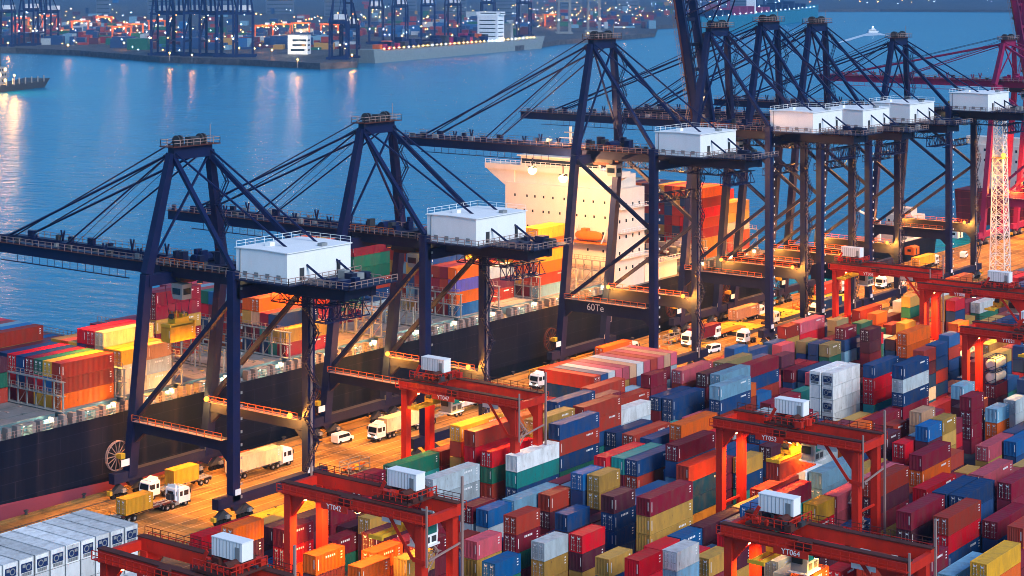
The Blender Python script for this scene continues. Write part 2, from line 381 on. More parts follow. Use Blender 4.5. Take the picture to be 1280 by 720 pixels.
    for k in range(16): x = hx + 2 + (ge - hx - 4) * k / 15; mb.box((x, random.choice((-4.4, 4.4)), gz + 1.3), (random.uniform(.4, 1.2), .6, random.uniform(.4, .9)), random.choice((M['dgrey'], M['grey'], S)))
    mb.build('walkway', gd)
    # boom
    bl = tip - (-hx)   # metres from hinge to tip
    if boom_up:
        a = R(80); dx, dz = -math.cos(a), math.sin(a)
        P = lambda t, y, o=0: (hx - .6 + dx * t + dz * o * -1, y, gz + .6 + dz * t - dx * o * -1)
    else:
        P = lambda t, y, o=0: (hx - .4 - t, y, gz + o)
    mb = MB()
    for y in (-3.3, 3.3): mb.beam(P(.3, y), P(bl, y), 1.15, 2.2, S)
    for k in range(9): t = bl * (k + .3) / 8.4; mb.beam(P(t, -3.3), P(t, 3.3), .6, .9, S2)
    for k in range(8):
        t0, t1 = bl * (k + .3) / 8.4, bl * (k + 1.3) / 8.4; mb.beam(P(t0, -3.3), P(t1, 3.3), .3, .3, S2)
    bo = mb.build('boom', root)
    mb = MB()
    for k in range(int(bl / 1.9)):
        t = 1 + k * 1.9; mb.beam(P(t, -4.5, 1.0), P(t, -4.5, 2.15), .09, .09, RL); mb.beam(P(t, 4.5, 1.0), P(t, 4.5, 2.15), .09, .09, RL)
        if k % 2: mb.box(P(t, random.choice((-3.3, 3.3)), 1.6), (random.uniform(.5, 1.3), .7, random.uniform(.5, 1.1)), random.choice((M['dgrey'], S2, M['grey'])))
    for o in (1.6, 2.15):
        for y in (-4.5, 4.5): mb.beam(P(.5, y, o), P(bl, y, o), .08, .08, RL)
    for y in (-4.3, 4.3): mb.beam(P(.5, y, .95), P(bl, y, .95), .9, .08, M['brown'])
    for y in (-4.3,):
        mb.beam(P(8, y, -2.4), P(bl - 8, y, -2.4), .25, .16, S2)
        for k in range(int(bl / 2.2) - 8): t = 9 + k * 2.2; mb.beam(P(t, y, -2.4), P(t, y, -1), .08, .08, S2)
    mb.build('walkway', bo)
    mb = MB()
    for t, e in ((bl * .52, .55), (bl * .86, .9)):
        for y in (-3.3, 3.3): q = P(t, y, 1.1); mb = MB(); mb.box((q[0], q[1], q[2] + .5), (1.6, .7, 1.4), S); mb.build('stay_bracket', bo)
    for t in (bl * .12, bl * .3, bl * .68):
        for y in (-3.3, 3.3):
            q = P(t, y, 1.1); mb = MB(); mb.beam(q, (q[0] - .5, q[1], q[2] + 2.0), .25, .25, S); mb.beam(q, (q[0] + .5, q[1], q[2] + 2.0), .25, .25, S); mb.build('rope_fork', bo)
    if not boom_up:
        for t, r_ in ((bl * .52, .17), (bl * .86, .24)):
            for y in (-3.3, 3.3):
                q = P(t, y, 1.6); mb = MB()
                mb.tube((xt - .9, y * 1.25, tops - .2), q, r_, S, 6); mb.build('fore_stay', root)
        mb = MB()
        for y in (-2.6, -2.2, 2.2, 2.6): mb.tube((xt - .5, y, tops + 2.4), P(bl * .83, y, 1.8), .07, M['cable'], 5)
        for y in (-1.6, 1.6): mb.tube((xt - .5, y, tops + 1.6), P(bl * .5, y, 1.8), .06, M['cable'], 5)
        mb.build('hoist_rope', root)
    else:
        mb = MB()
        for y in (-3.3, 3.3):
            q = P(bl * .52, y, 1.4); mid = (xt + 3.5, y, tops + 9)
            mb.tube((xt - .2, y * 1.3, tops + .5), mid, .2, S, 6); mb.tube(mid, q, .2, S, 6)
            mb.tube((xt - .5, y * .8, tops + 2), P(bl * .8, y * .8, 1), .08, M['cable'], 5)
        mb.build('fore_stay', root)
    for y in (-4.2, 4.2):
        mb = MB(); mb.tube((xt + .8, y, tops), (ge - 3.5, y * .85, gz + 1.2), .2, S, 6); mb.build('rear_stay', root)
    # machinery house
    hx0, hx1, hy0, hy1 = 12.9, 24.8, -8.4, 7.2; z0 = gz + 1.45
    mb = MB(); H = M[house]
    mb.prism([(hx0, z0), (hx1, z0), (hx1, z0 + 5.0), ((hx0 + hx1) / 2, z0 + 5.12), (hx0, z0 + 5.0)], 'y', hy0, hy1, H)
    mb.prism([(hx0 - .25, z0 + 4.95), (hx0 - .25, z0 + 5.1), ((hx0 + hx1) / 2, z0 + 5.24), (hx1 + .25, z0 + 5.1), (hx1 + .25, z0 + 4.95), ((hx0 + hx1) / 2, z0 + 5.14)], 'y', hy0 - .2, hy1 + .2, H)
    ho = mb.build('machinery_house', root)
    mb = MB()
    zr = z0 + 5.1
    mb.rail((hx0, hy1, zr), (hx0, hy0, zr), M['white'], 1.0, 2.0, .03); mb.rail((hx1, hy1, zr), (hx0, hy1, zr), M['white'], 1.0, 2.0, .03)
    mb.build('railing', ho)
    mb = MB(); mb.box((hx1 + .02, hy0 + 3.5, z0 + 1.2), (.1, 1.1, 2.1), M['dgrey']); mb.build('door', ho)
    mb = MB(); mb.box((hx1 + .02, hy0 + 12.5, z0 + 1.3), (.1, .9, 2.3), M['dgrey']); mb.build('door', ho)
    for k in range(4): mb = MB(); mb.box((hx0 + 2.2 + k * 2.6, hy0 - .02, z0 + .9), (.9, .12, .7), M['grey']); mb.build('vent', ho)
    mb = MB()
    mb.box((hx1 - 1, hy1 - 6, z0 + 5.4), (1.0, 1.4, .5), M['grey']); mb.build('roof_hatch', ho); mb = MB(); mb.box((hx0 + 4, hy0 + 4, z0 + 5.4), (1.2, 1.2, .9), M['white']); mb.build('roof_hatch', ho); mb = MB()
    mb.beam((hx0 + 1, hy0 - .05, z0 + .2), (hx0 + 1, hy0 - .05, z0 + 4.9), .12, .12, M['grey'])
    mb.build('downpipe', ho)
    mb = MB(); mb.box(((hx0 + hx1) / 2, (hy0 + hy1) / 2, z0 - .15), (hx1 - hx0 + 3, hy1 - hy0 + 2.4, .25), S2)
    mb.rail((hx1 + 1.4, hy0 - 1.1, z0), (hx1 + 1.4, hy1 + 1.1, z0), RL, 1.1, 1.6, .05); mb.rail((hx0 - 1.4, hy0 - 1.1, z0), (hx1 + 1.4, hy0 - 1.1, z0), RL, 1.1, 1.6, .05)
    # rear service deck with equipment
    mb.box((ge - 2.5, 0, gz + 1.25), (11, 12, .2), S2); mb.rail((ge + 2.9, -6, gz + 1.3), (ge + 2.9, 6, gz + 1.3), RL, 1.1, 1.4, .05); mb.rail((ge - 7, -6, gz + 1.3), (ge + 2.9, -6, gz + 1.3), RL, 1.1, 1.4, .05)
    for k in range(7): mb.box((ge - 6 + random.uniform(0, 8), random.uniform(-5, 5), gz + 1.9), (random.uniform(.8, 2), random.uniform(.8, 2.2), random.uniform(.7, 1.8)), random.choice((S, M['dgrey'], M['grey'], S2)))
    mb.truss((ge - 4, -5.5, gz - 3.6), (ge - 4, 5.5, gz - 3.6), 2.4, 2.6, S, 6, .12)
    mb.truss((Ld + 3, -2, gz - 2.2), (ge - 5, -2, gz - 2.2), 2.4, 1.6, S2, 6, .1)
    mb.build('service_deck', root)
    if kbrace:
        mb = MB(); mb.truss((xw + 2, hy - 1.5, gz - 3.2), (Ld - 1.5, hy - 1.5, gz - 3.2), 1.6, 1.8, S2, 9, .11); mb.truss((Ld - 1.6, -hy + 1, gz - 9), (Ld - 1.6, hy - 1, gz - 9), 1.5, 1.8, S2, 7, .11); mb.build('access_gantry', root)
    # trolley and cab
    tx = trolley if trolley is not None else -4.0
    mb = MB(); mb.box((tx, 0, gz - 1.5), (7.5, 6.0, 1.0), M['dgrey']); mb.box((tx, 0, gz - 2.3), (4.5, 4.5, .9), M['brown'])
    for i in (-2.6, 2.6):
        for j in (-2.0, 2.0): mb.tube((tx + i, j - .2, gz - 1.9), (tx + i, j + .2, gz - 1.9), .6, M['dgrey'], 10)
    tr = mb.build('trolley', root)
    mb = MB(); mb.prism([(tx + 3, gz - 5), (tx + 5.4, gz - 5), (tx + 5.4, gz - 2.3), (tx + 2.6, gz - 2.3), (tx + 2.6, gz - 4)], 'y', -4.0, -1.8, M['grey']); cb = mb.build('operator_cab', tr)
    mb = MB(); mb.box((tx + 3.9, -4.02, gz - 3.6), (2.0, .06, 1.1), M['glass']); mb.box((tx + 5.42, -2.9, gz - 3.6), (.06, 1.7, 1.1), M['glass']); mb.build('window', cb)
    # machinery at the hinge, between the masts
    mb = MB()
    mb.box((hx + 6.2, 0, gz + 1.2), (11.5, 10, .12), S2)
    for k in range(9): h_ = random.uniform(.8, 2.6); mb.box((hx + 1.5 + random.uniform(0, 9), random.uniform(-4, 4), gz + 1.2 + h_ / 2), (random.uniform(.7, 1.8), random.uniform(.7, 1.6), h_), random.choice((S, M['dgrey'], S2)))
    mb.rail((hx + .6, -5, gz + 1.25), (hx + 11.8, -5, gz + 1.25), M['orange'] if steel == 'navy' else S, 1.1, 1.2, .045)
    mb.tube((hx + 6, -2, gz + 2), (hx + 6, 2, gz + 2), .9, S, 12); mb.beam((hx + 11, -3.6, gz + 1.2), (Ld - 2, -3.6, gz + 1.2), .5, .12, S2); mb.box((Ld - 2, -3.6, gz + 2.4), (1.1, 1.1, 2.6), M['yellow'])
    mb.build('hinge_machinery', root)
    # stairs up the far landward leg and beside the near mast
    mb = MB(); mb.stairs(Ld + 1.7, hy - 1.0, 5, zg - 1, S2, 3.2, 'y', 4.4); mb.build('stair', root)
    mb = MB(); mb.stairs(xt + 1.6, 6.4, zg + 3, tops - 2, S, 2.4, 'y'); mb.build('stair', root)
    mb = MB(); mb.beam((Ld + .95, hy - .2, 3), (Ld + .95, hy - .2, zg - 2), .5, .12, RL)
    for k in range(int(zg / 2.2)): mb.box((Ld + 1.0, -hy + .9, 4 + k * 2.2), (.12, .35, .45), M['mark' if kbrace else 'grey'])
    mb.build('cable_tray', root)
    # cable reel on the seaward sill
    if reel:
        RLC = M['rail'] if Y0 < 230 else M['brown']
        mb = MB(); c = (W - 1.4, -hy - 1.6, 7.0); n = 28; r = 2.6
        for i in range(n):
            a, b_ = 2 * math.pi * i / n, 2 * math.pi * (i + 1) / n
            for o in (-.2, .2): mb.beam((c[0] + o, c[1] + r * math.cos(a), c[2] + r * math.sin(a)), (c[0] + o, c[1] + r * math.cos(b_), c[2] + r * math.sin(b_)), .13, .18, RLC)
            if i % 2 == 0: mb.beam(c, (c[0], c[1] + r * math.cos(a), c[2] + r * math.sin(a)), .1, .13, RLC)
        mb.tube((c[0] - .3, c[1], c[2]), (c[0] + 1.3, c[1], c[2]), .45, M['yellow'], 10); mb.box((c[0] + 1.0, c[1], c[2] + .1), (.9, 1.0, .9), M['yellow'])
        mb.box((W + .98, -hy - 1.9, 6.2), (.06, 1.9, 1.2), M['mark'])
        mb.build('cable_reel', root)
    if sign: text(sign, 2.3, (-2.5, -hy - .68, zp), (R(90), 0, 0), M['mark'], root)
    # lamps
    if lights:
        LP = [(xa + 1.9, hy - 2.7, zp + 1.9), (Ld - 1.9, hy - 2.7, zp + 1.9)]
        for p in LP:
            mb = MB(); mb.ball(p, .5, M['sodium']); mb.beam((p[0], hy - .5, zp + .8), (p[0], p[1], p[2]), .14, .14, RL); mb.build('portal_lamp', root)
            lamp('POINT', (p[0], p[1] - .75, p[2] - .55), 8000 * LAMP, SOD, root, .12)
        for x, y in ((0, -4.6), (Ld - 5, 4.6)):
            p = (x, y, gz - 1.5); mb = MB(); mb.box((x, y, gz - 1.2), (.9, .6, .35), M['dgrey']); mb.box((x, y, gz - 1.4), (.7, .45, .06), M['sodium']); mb.build('floodlight', gd)

        fl = bpy.data.objects.new('girder_floodlight', FLOOD); COL.objects.link(fl); fl.parent = root; fl.location = (0, 0, gz - 4.8)
        fl2 = bpy.data.objects.new('girder_floodlight', FLOOD); COL.objects.link(fl2); fl2.parent = root; fl2.location = (9.5, 9, gz - 2.4)
        if not boom_up: fl3 = bpy.data.objects.new('boom_floodlight', FLOOD); COL.objects.link(fl3); fl3.parent = root; fl3.location = (hx - 14, 0, gz - 3.2)
        lamp('SPOT', (Ld - 3.2, -5.4, gz + .6), 500 * LAMP, (1, .6, .1), root, .2, (Ld - 4.2, -4.0, gz - 2.5), 120)
    else: pass
    return root
FLOOD_ = 0
FLOOD = bpy.data.lights.new('girder_floodlight', 'SPOT'); FLOOD.energy = 66000 * LAMP; FLOOD.color = SOD; FLOOD.spot_size = R(115); FLOOD.spot_blend = .8; FLOOD.shadow_soft_size = .6
cr1 = sts(219.5, 39.6, 61.5, 50+13, 'nearest navy crane, low boom reaching out of view over the first container bays', trolley=-10.5)
cr2 = sts(270.0, 40.0, 62.5, 64.0, 'low navy crane second along the quay, its whole boom tip over open water', trolley=1.5)
cr3 = sts(350.5, 50.3, 77.0, 67.0, 'tall navy crane with 60Te lettered on its portal beam and two blazing floodlights', kbrace=True, sign='60Te', trolley=-6)
cr4 = sts(403.5, 52.0, 78.5, 66.0, 'navy crane with its boom raised upright, the only blue one so', boom_up=True, kbrace=True)
cr5 = sts(430.5, 51.0, 79.5, 88.0, 'navy crane right behind the raised boom, sharing its leg line', kbrace=True)
cr6 = sts(458.5, 51.0, 78.5, 70.0, 'navy crane with the tallest mast head below the small ferry wake', kbrace=True)
cr7 = sts(511.5, 51.0, 73.0, 70.0, 'farthest navy crane, standing alone beside the white lattice mast', kbrace=True)
cr8 = sts(598.0, 55.0, 70.0, 78.0, 'magenta crane with its boom lowered above the far navy crane', 'pink', 'rustwhite', kbrace=True, reel=False, group='magenta ship-to-shore cranes')
cr9 = sts(628.0, 55.0, 92.0, 78.0, 'magenta crane with upright boom at the far end of the quay', 'pink', 'rustwhite', boom_up=True, kbrace=True, reel=False, group='magenta ship-to-shore cranes')
# the two big floodlights under the third crane
for (x, y, z) in ((-12.5, -8.6, 44.6), (-24.5, -4.5, 45.4)):
    mb = MB(); mb.box((x, y, z + .7), (1.6, 1.2, .5), M['dgrey']); mb.box((x, y, z + 1.9), (.2, .2, 2.2), M['dgrey']); mb.ball((x, y, z), 1.05, M['flood'], 10, 6); mb.build('floodlight', cr3)
    lamp('POINT', (x + .2, y + .9, z - 1.0), 38000 * LAMP, (1, .45, .16), cr3, .25)
lamp('SPOT', (-13, 2, 58), 60000 * LAMP, (1, .4, .06), cr4, .4, (-14, 2, 84), 60)
mb = MB(); mb.box((-12.6, 2, 57.6), (.8, .8, .5), M['dgrey']); mb.box((-12.8, 2, 57.9), (.6, .6, .08), M['sodium']); mb.build('floodlight', cr4)
# ------------------------------------------------------------------ rubber-tyred yard gantries
def spreader(x, y, z, hook, label, half=5.9):
    """telescopic spreader with its headblock, hanging HOOK metres below a trolley"""
    sp = empty('container_spreader', (x, y, z)); tag(sp, label, 'spreader', 'spreaders hanging on ropes')
    mb = MB(); Yl = M['yellow']
    for x in (-.6, .6): mb.beam((x, -half, .35), (x, half, .35), .35, .45, Yl)
    for y in (-half, half): mb.beam((-1.2, y, .3), (1.2, y, .3), .35, .5, Yl)
    mb.beam((-.6, 0, .3), (.6, 0, .3), 1.2, .3, Yl)
    mb.build('frame', sp)
    mb = MB(); mb.box((0, 0, 1.0), (1.9, 3.4, .9), Yl); mb.box((0, -1, 1.8), (1.2, 1.0, .8), M['orange']); mb.box((0, 1, 1.7), (1.2, 1.2, .6), M['yellow'])
    for y in (-1.5, 1.5): mb.tube((-.5, y, 1.7), (.5, y, 1.7), .5, M['dgrey'], 10)
    for k in range(8): mb.box((random.uniform(-.9, .9), random.uniform(-1.6, 1.6), 2.0), (.3, .3, random.uniform(.4, 1.3)), random.choice((M['orange'], Yl, M['rail'])))
    mb.build('headblock', sp)
    mb = MB()
    for x in (-1, 1):
        for y in (-1.5, 1.5): mb.tube((x * .8, y, 1.8), (x * 1.6, y * 1.2, hook - .3), .05, M['cable'], 5)
    mb.build('hoist_rope', sp)
    return sp
def rtg(L0, Y, number, label, tx=.35, cab=False, zt=19.9, plate=True, hook=5.0, boxlabel=None):
    root = empty('yard_gantry_crane', (L0, Y, 0)); tag(root, label, 'yard crane', 'red gantry cranes over the container yard')
    S = M['red']; SP = 24.3; hy = 3.3; RL = M['brown']
    for x in (0, SP):
        for y in (-hy, hy):
            mb = MB(); mb.beam((x, y, 1.9), (x, y, zt - 1.6), 1.35, 1.15, S)
            sx = 1 if x == 0 else -1
            mb.prism([(x + sx * .6, zt - 1.7), (x + sx * 3.0, zt - 1.7), (x + sx * .6, zt - 4.6)], 'y', y - .35, y + .35, S)
            mb.build('leg', root)
        mb = MB(); mb.beam((x, -5.4, 1.7), (x, 5.4, 1.7), 1.0, 1.1, S); mb.box((x + (.9 if x else -.9), 0, 2.3), (1.0, 4.5, 1.9), M['dgrey'] if x else M['grey'])
        mb.build('sill_beam', root)
        for y in (-4.2, 4.2):
            mb = MB()
            for t in (-.9, .9): mb.tube((x - .35, y + t, .75), (x + .35, y + t, .75), .75, M['black'], 14); mb.tube((x - .37, y + t, .75), (x + .37, y + t, .75), .3, M['grey'], 8)
            mb.build('wheel', root)
    for y in (-hy, hy):
        mb = MB(); mb.beam((-1.2, y, zt - .85), (SP + 1.2, y, zt - .85), 1.0, 1.6, S); gd = mb.build('girder', root)
        mb = MB(); sgn = -1 if y < 0 else 1
        mb.beam((-1.3, y, zt + .06), (SP + 1.3, y, zt + .06), 1.15, .16, RL); mb.beam((-1.3, y + sgn * 1.0, zt - 1.1), (SP + 1.3, y + sgn * 1.0, zt - 1.1), .8, .08, S)
        mb.rail((-1.3, y + sgn * 1.4, zt - 1.1), (SP + 1.3, y + sgn * 1.4, zt - 1.1), S, 1.15, 1.25, .05)
        if y > 0: mb.rail((-1.0, y + .5, zt + .15), (SP + 1, y + .5, zt + .15), RL, 1.0, 1.4, .035)
        mb.box((SP * .47, y + sgn * .9, zt - .35), (2.0, .6, 1.0), RL)
        mb.build('walkway', gd)
    for x in (-.9, SP + .9): mb = MB(); mb.beam((x, -hy, zt - 1.0), (x, hy, zt - 1.0), .7, 1.2, S); mb.build('end_tie', root)
    for x, z in ((SP, 8.7), (0, 6.0)): mb = MB(); mb.beam((x, -hy, z), (x, hy, z), .3, .3, S); mb.build('leg_brace', root)
    # trolley with white electrical house
    cx = SP * tx; mb = MB()
    mb.box((cx, 0, zt + .5), (6.5, 6.2, .35), M['brown']); mb.box((cx + .5, 1, zt + .95), (3.0, 2.2, .7), S)
    for i in range(26): mb.box((cx + random.uniform(-3.2, 3.6), random.uniform(-3, 3), zt + 1.0), (random.uniform(.2, 1.4), random.uniform(.2, 1.2), random.uniform(.3, 1.1)), random.choice((S, S, M['brown'], M['dgrey'])))
    mb.tube((cx + 1.5, -2.4, zt + 1.4), (cx + 1.5, 2.4, zt + 1.4), .55, M['brown'], 12); mb.rail((cx - 3.2, -3.1, zt + .7), (cx + 3.2, -3.1, zt + .7), S, 1.1, 1.0, .05); mb.rail((cx + 3.2, -3.1, zt + .7), (cx + 3.2, 3.1, zt + .7), S, 1.1, 1.0, .05)
    mb.beam((cx - 2.8, -2.2, zt + .8), (cx - 1.6, -2.2, zt + 2.8), .12, .5, S)
    tr = mb.build('trolley', root)
    mb = MB(); bx = cx - .2; by = .6
    mb.box((bx, by, zt + 2.75), (5.2, 1.9, 2.2), M['white'])
    for i in range(9): mb.box((bx - 2.3 + i * .57, by - .965, zt + 2.75), (.05, .03, 2.1), M['grey'])
    mb.box((bx, by, zt + 3.9), (5.3, 2.0, .1), M['white'])
    eh = mb.build('electrical_house', tr)
    mb = MB(); mb.box((bx + 1.8, by - .98, zt + 2.5), (.7, .05, 1.6), M['grey']); mb.build('door', eh)
    # cab and headblock
    mb = MB(); kx = (SP - 2.6) if cab else cx + 3.6
    kz = zt - .4 if cab else zt
    mb.prism([(-1.5, kz - 4.9), (1.5, kz - 4.9), (1.7, kz - 3.3), (1.5, kz - 1.9), (-1.5, kz - 1.9)], 'x', kx - 1.0, kx + 1.4, M['white' if cab else 'grey'])
    mb.box((kx + .2, 0, kz - 1.8), (2.8, 3.5, .15), M['white']); mb.box((kx + .2, 0, kz - 5.0), (2.9, 3.6, .18), M['mark'])
    cb = mb.build('operator_cab', tr)
    mb = MB(); mb.box((kx + 1.43, .1, kz - 2.9), (.06, 2.4, 1.1), M['tglass']); mb.box((kx + 1.43, -.65, kz - 4.2), (.06, .95, .8), M['dgrey']); mb.box((kx + 1.43, .75, kz - 4.2), (.06, .95, .8), M['dgrey']); mb.box((kx, -1.6, kz - 3.2), (1.5, .25, 1.2), M['glass']); mb.build('window', cb)
    # stair on the landward leg, masts
    mb = MB(); mb.stairs(SP - 1.6, 0, 2.5, zt - 3, M['rail'], 3.6); mb.beam((SP - 5.2, -hy - .7, zt - 1), (SP - 1, -hy - .7, zt - 6.2), .1, .5, S)
    mb.beam((SP - 1.0, -hy - .7, zt - 6.2), (SP + 1.2, -hy - .7, zt - 6.4), .1, .6, S); mb.beam((SP + 1.3, -hy - .5, zt - 7), (SP + 1.3, -hy - .5, zt + 1.2), .22, .22, M['rail']); mb.beam((SP + 1.3, hy + .5, 2.5), (SP + 1.3, hy + .5, zt + 3.6), .3, .3, M['rail'])
    mb.beam((SP + 1.3, -hy, zt - 6.2), (SP + 1.3, hy, zt - 5.4), .22, .22, M['rail'])
    mb.build('stair', root)
    mb = MB(); mb.box((SP * .40, -hy - 1.45, zt - 1.5), (5.0, .06, .95), S); nb = mb.build('number_board', root)
    text(number, 1.0, (SP * .40, -hy - 1.49, zt - 1.5), (R(90), 0, 0), M['mark'], nb)
    if plate:
        mb = MB(); mb.box((SP * .80, -hy - .55, zt - 1.7), (3.4, .06, .75), M['mark']); mb.build('sign_plate', root)
    mb = MB(); mb.box((SP * .52, -hy + .2, zt - 1.85), (.8, .7, .3), M['dgrey']); mb.box((SP * .52, -hy + .2, zt - 2.03), (.6, .5, .05), M['warmlamp'])
    mb.box((2.5, -hy + .2, zt - 2.03), (.6, .5, .05), M['warmlamp']); mb.build('floodlight', gd)
    for x in (3.6, SP * .55):
        fl = bpy.data.objects.new('gantry_floodlight', GFL); COL.objects.link(fl); fl.parent = root; fl.location = (x, 0, zt - 2.3)
    spreader(L0 + cx, Y, zt - hook, hook, boxlabel or 'yellow spreader')
    return root
GFL = bpy.data.lights.new('gantry_floodlight', 'SPOT'); GFL.energy = 15000 * LAMP; GFL.color = (1, .45, .06); GFL.spot_size = R(140); GFL.spot_blend = .7; GFL.shadow_soft_size = .5
LB = [-212.5, -183.6, -154.6, -125.8]
rtg(LB[1] + 3.6, 157.0, 'YT041', 'red gantry nearest the reefer stacks, cut off by the lower frame edge', tx=.76, hook=4, boxlabel='yellow spreader under the gantry nearest the reefers, mostly below the frame')
rtg(LB[1] + .6, 193.0, 'YT042', 'red gantry whose white cab with teal windows hangs at its landward leg', tx=.76, cab=True, hook=4, boxlabel='yellow spreader under the gantry with the white cab')
rtg(LB[0] - .4, 253.5, 'YT047', 'red gantry over the block beside the quay trucks, green container at its foot', tx=.16, hook=4.2, boxlabel='yellow spreader under the gantry beside the quay trucks')
rtg(LB[2] + .9, 263.0, 'YT053', 'red gantry lifting an orange-lit maroon container on its spreader', tx=.455, hook=4.9, boxlabel='yellow spreader gripping the lifted orange-lit container')
rtg(LB[3] + 2.8, 213.5, 'YT064', 'red gantry in front, standing nearest below the lifted container', tx=.22, hook=3.6, boxlabel='yellow spreader under the frontmost gantry')
rtg(LB[0] - 1, 420.0, 'YT006', 'farthest red gantry with pinkish girder beside the white lattice mast', tx=.12, hook=3.4, boxlabel='yellow spreader under the far pinkish gantry')
rtg(LB[1], 406.0, 'YT008', 'red gantry with dark girder walkway right of the far pinkish one', tx=.72, hook=4.2, plate=False, boxlabel='yellow spreader under the far orange-legged gantry')
rtg(LB[2] + 1, 361.0, 'YT021', 'red gantry at the frame edge above two white tank containers', tx=.55, hook=4.2, boxlabel='yellow spreader above the white tank containers')
# ------------------------------------------------------------------ container ship at the quay
def hullmat(name, up, low, zline):
    m, nt, b = nodes_of(name); N, Lk = nt.nodes, nt.links
    geo = N.new('ShaderNodeNewGeometry'); sx = N.new('ShaderNodeSeparateXYZ'); Lk.new(geo.outputs['Position'], sx.inputs[0])
    mp = N.new('ShaderNodeMapping'); mp.inputs['Scale'].default_value = (1, .8, .06); Lk.new(geo.outputs['Position'], mp.inputs[0])
    ns = N.new('ShaderNodeTexNoise'); ns.inputs['Scale'].default_value = .5; ns.inputs['Detail'].default_value = 8; Lk.new(mp.outputs[0], ns.inputs['Vector'])
    rp = N.new('ShaderNodeValToRGB'); rp.color_ramp.elements[0].position = .5; rp.color_ramp.elements[1].position = .75
    rp.color_ramp.elements[0].color = (*up, 1); rp.color_ramp.elements[1].color = (up[0] * 1.8 + .008, up[1] * 1.4 + .005, up[2] * 1.2 + .003, 1); Lk.new(ns.outputs['Fac'], rp.inputs[0])
    gt = N.new('ShaderNodeMath'); gt.operation = 'GREATER_THAN'; gt.inputs[1].default_value = zline; md = N.new('ShaderNodeMath'); md.operation = 'MULTIPLY_ADD'; md.inputs[1].default_value = .05; Lk.new(sx.outputs[1], md.inputs[0]); Lk.new(sx.outputs[2], md.inputs[2]); Lk.new(md.outputs[0], gt.inputs[0])
    mx = N.new('ShaderNodeMix'); mx.data_type = 'RGBA'; Lk.new(gt.outputs[0], mx.inputs[0]); mx.inputs[6].default_value = (*low, 1)
    cx = N.new('ShaderNodeCombineXYZ'); Lk.new(sx.outputs[1], cx.inputs[0]); Lk.new(sx.outputs[2], cx.inputs[1]); bk = N.new('ShaderNodeTexBrick'); bk.inputs['Scale'].default_value = .1; bk.inputs['Mortar Size'].default_value = .006; bk.inputs['Row Height'].default_value = .28; bk.inputs['Brick Width'].default_value = .95
    Lk.new(cx.outputs[0], bk.inputs['Vector']); bk.inputs['Color1'].default_value = (1, 1, 1, 1); bk.inputs['Color2'].default_value = (.75, .75, .78, 1); bk.inputs['Mortar'].default_value = (2.6, 2.0, 1.7, 1)
    mm = N.new('ShaderNodeMix'); mm.data_type = 'RGBA'; mm.blend_type = 'MULTIPLY'; mm.inputs[0].default_value = 1; Lk.new(rp.outputs[0], mm.inputs[6]); Lk.new(bk.outputs[0], mm.inputs[7]); Lk.new(mm.outputs[2], mx.inputs[7])
    Lk.new(mx.outputs[2], b.inputs['Base Color']); b.inputs['Roughness'].default_value = .6; b.inputs['Specular IOR Level'].default_value = .06
    return m
M['hull'] = hullmat('black_hull_paint', (.004, .008, .021), (.24, .055, .085), 12.2)
M['hull2'] = hullmat('dark_red_hull_paint', (.16, .02, .03), (.08, .02, .02), 30.0)
M['lsw'] = paint('superstructure_white', (.66, .60, .53), .5, amount=.25, dark=(.5, .42, .33))
ship = empty('container_ship', (-278.5, 320, 0)); tag(ship, 'long black-hulled container ship moored under the navy cranes, white bridge near its stern', 'container ship')
HX = 21.5; SY0, SY1 = -215.0, 146.0; DZ = 13.2
mb = MB(); secs = []
for y, hw, fl in ((SY0, .6, 1.02), (SY0 + 12, 7, 1), (SY0 + 30, 15, 1), (SY0 + 52, 20, 1), (SY0 + 72, HX, 1), (0, HX, 1), (SY1 - 28, HX, 1), (SY1 - 8, HX - 1, 1), (SY1, HX - 2.5, 1)):
    secs.append([(-hw, y, DZ), (-hw * .99, y, 2), (-hw * .9, y, -6), (hw * .9, y, -6), (hw * .99, y, 2), (hw, y, DZ)])
vs_ = [p for s_ in secs for p in s_]; fs = []
for i in range(len(secs) - 1):
    for k in range(5): a = i * 6 + k; fs.append((a, a + 1, a + 7, a + 6))
fs += [(0, 5, 4, 3, 2, 1), tuple(range(len(vs_) - 6, len(vs_)))]
mb.add(vs_, fs, M['hull']); mb.build('hull', ship)
mb = MB(); dk = []
for s_ in secs: dk += [(s_[0][0] + .02, s_[0][1], DZ - .05), (s_[5][0] - .02, s_[5][1], DZ - .05)]
mb.add(dk, [(i * 2, i * 2 + 1, i * 2 + 3, i * 2 + 2) for i in range(len(secs) - 1)], M['deck']); mb.build('deck', ship)
BAYS = [(170, 0), (184, 0), (198, 0), (212, 0), (226, 0), (240, 1), (255, 0), (269, 0), (283, 1), (297, 1), (310, 0), (324, 0), (340, 0), (355, 0), (369, 1), (416, 1), (431, 0), (444, 0)]
random.seed(31)
mbd, mbp = MB(), MB()
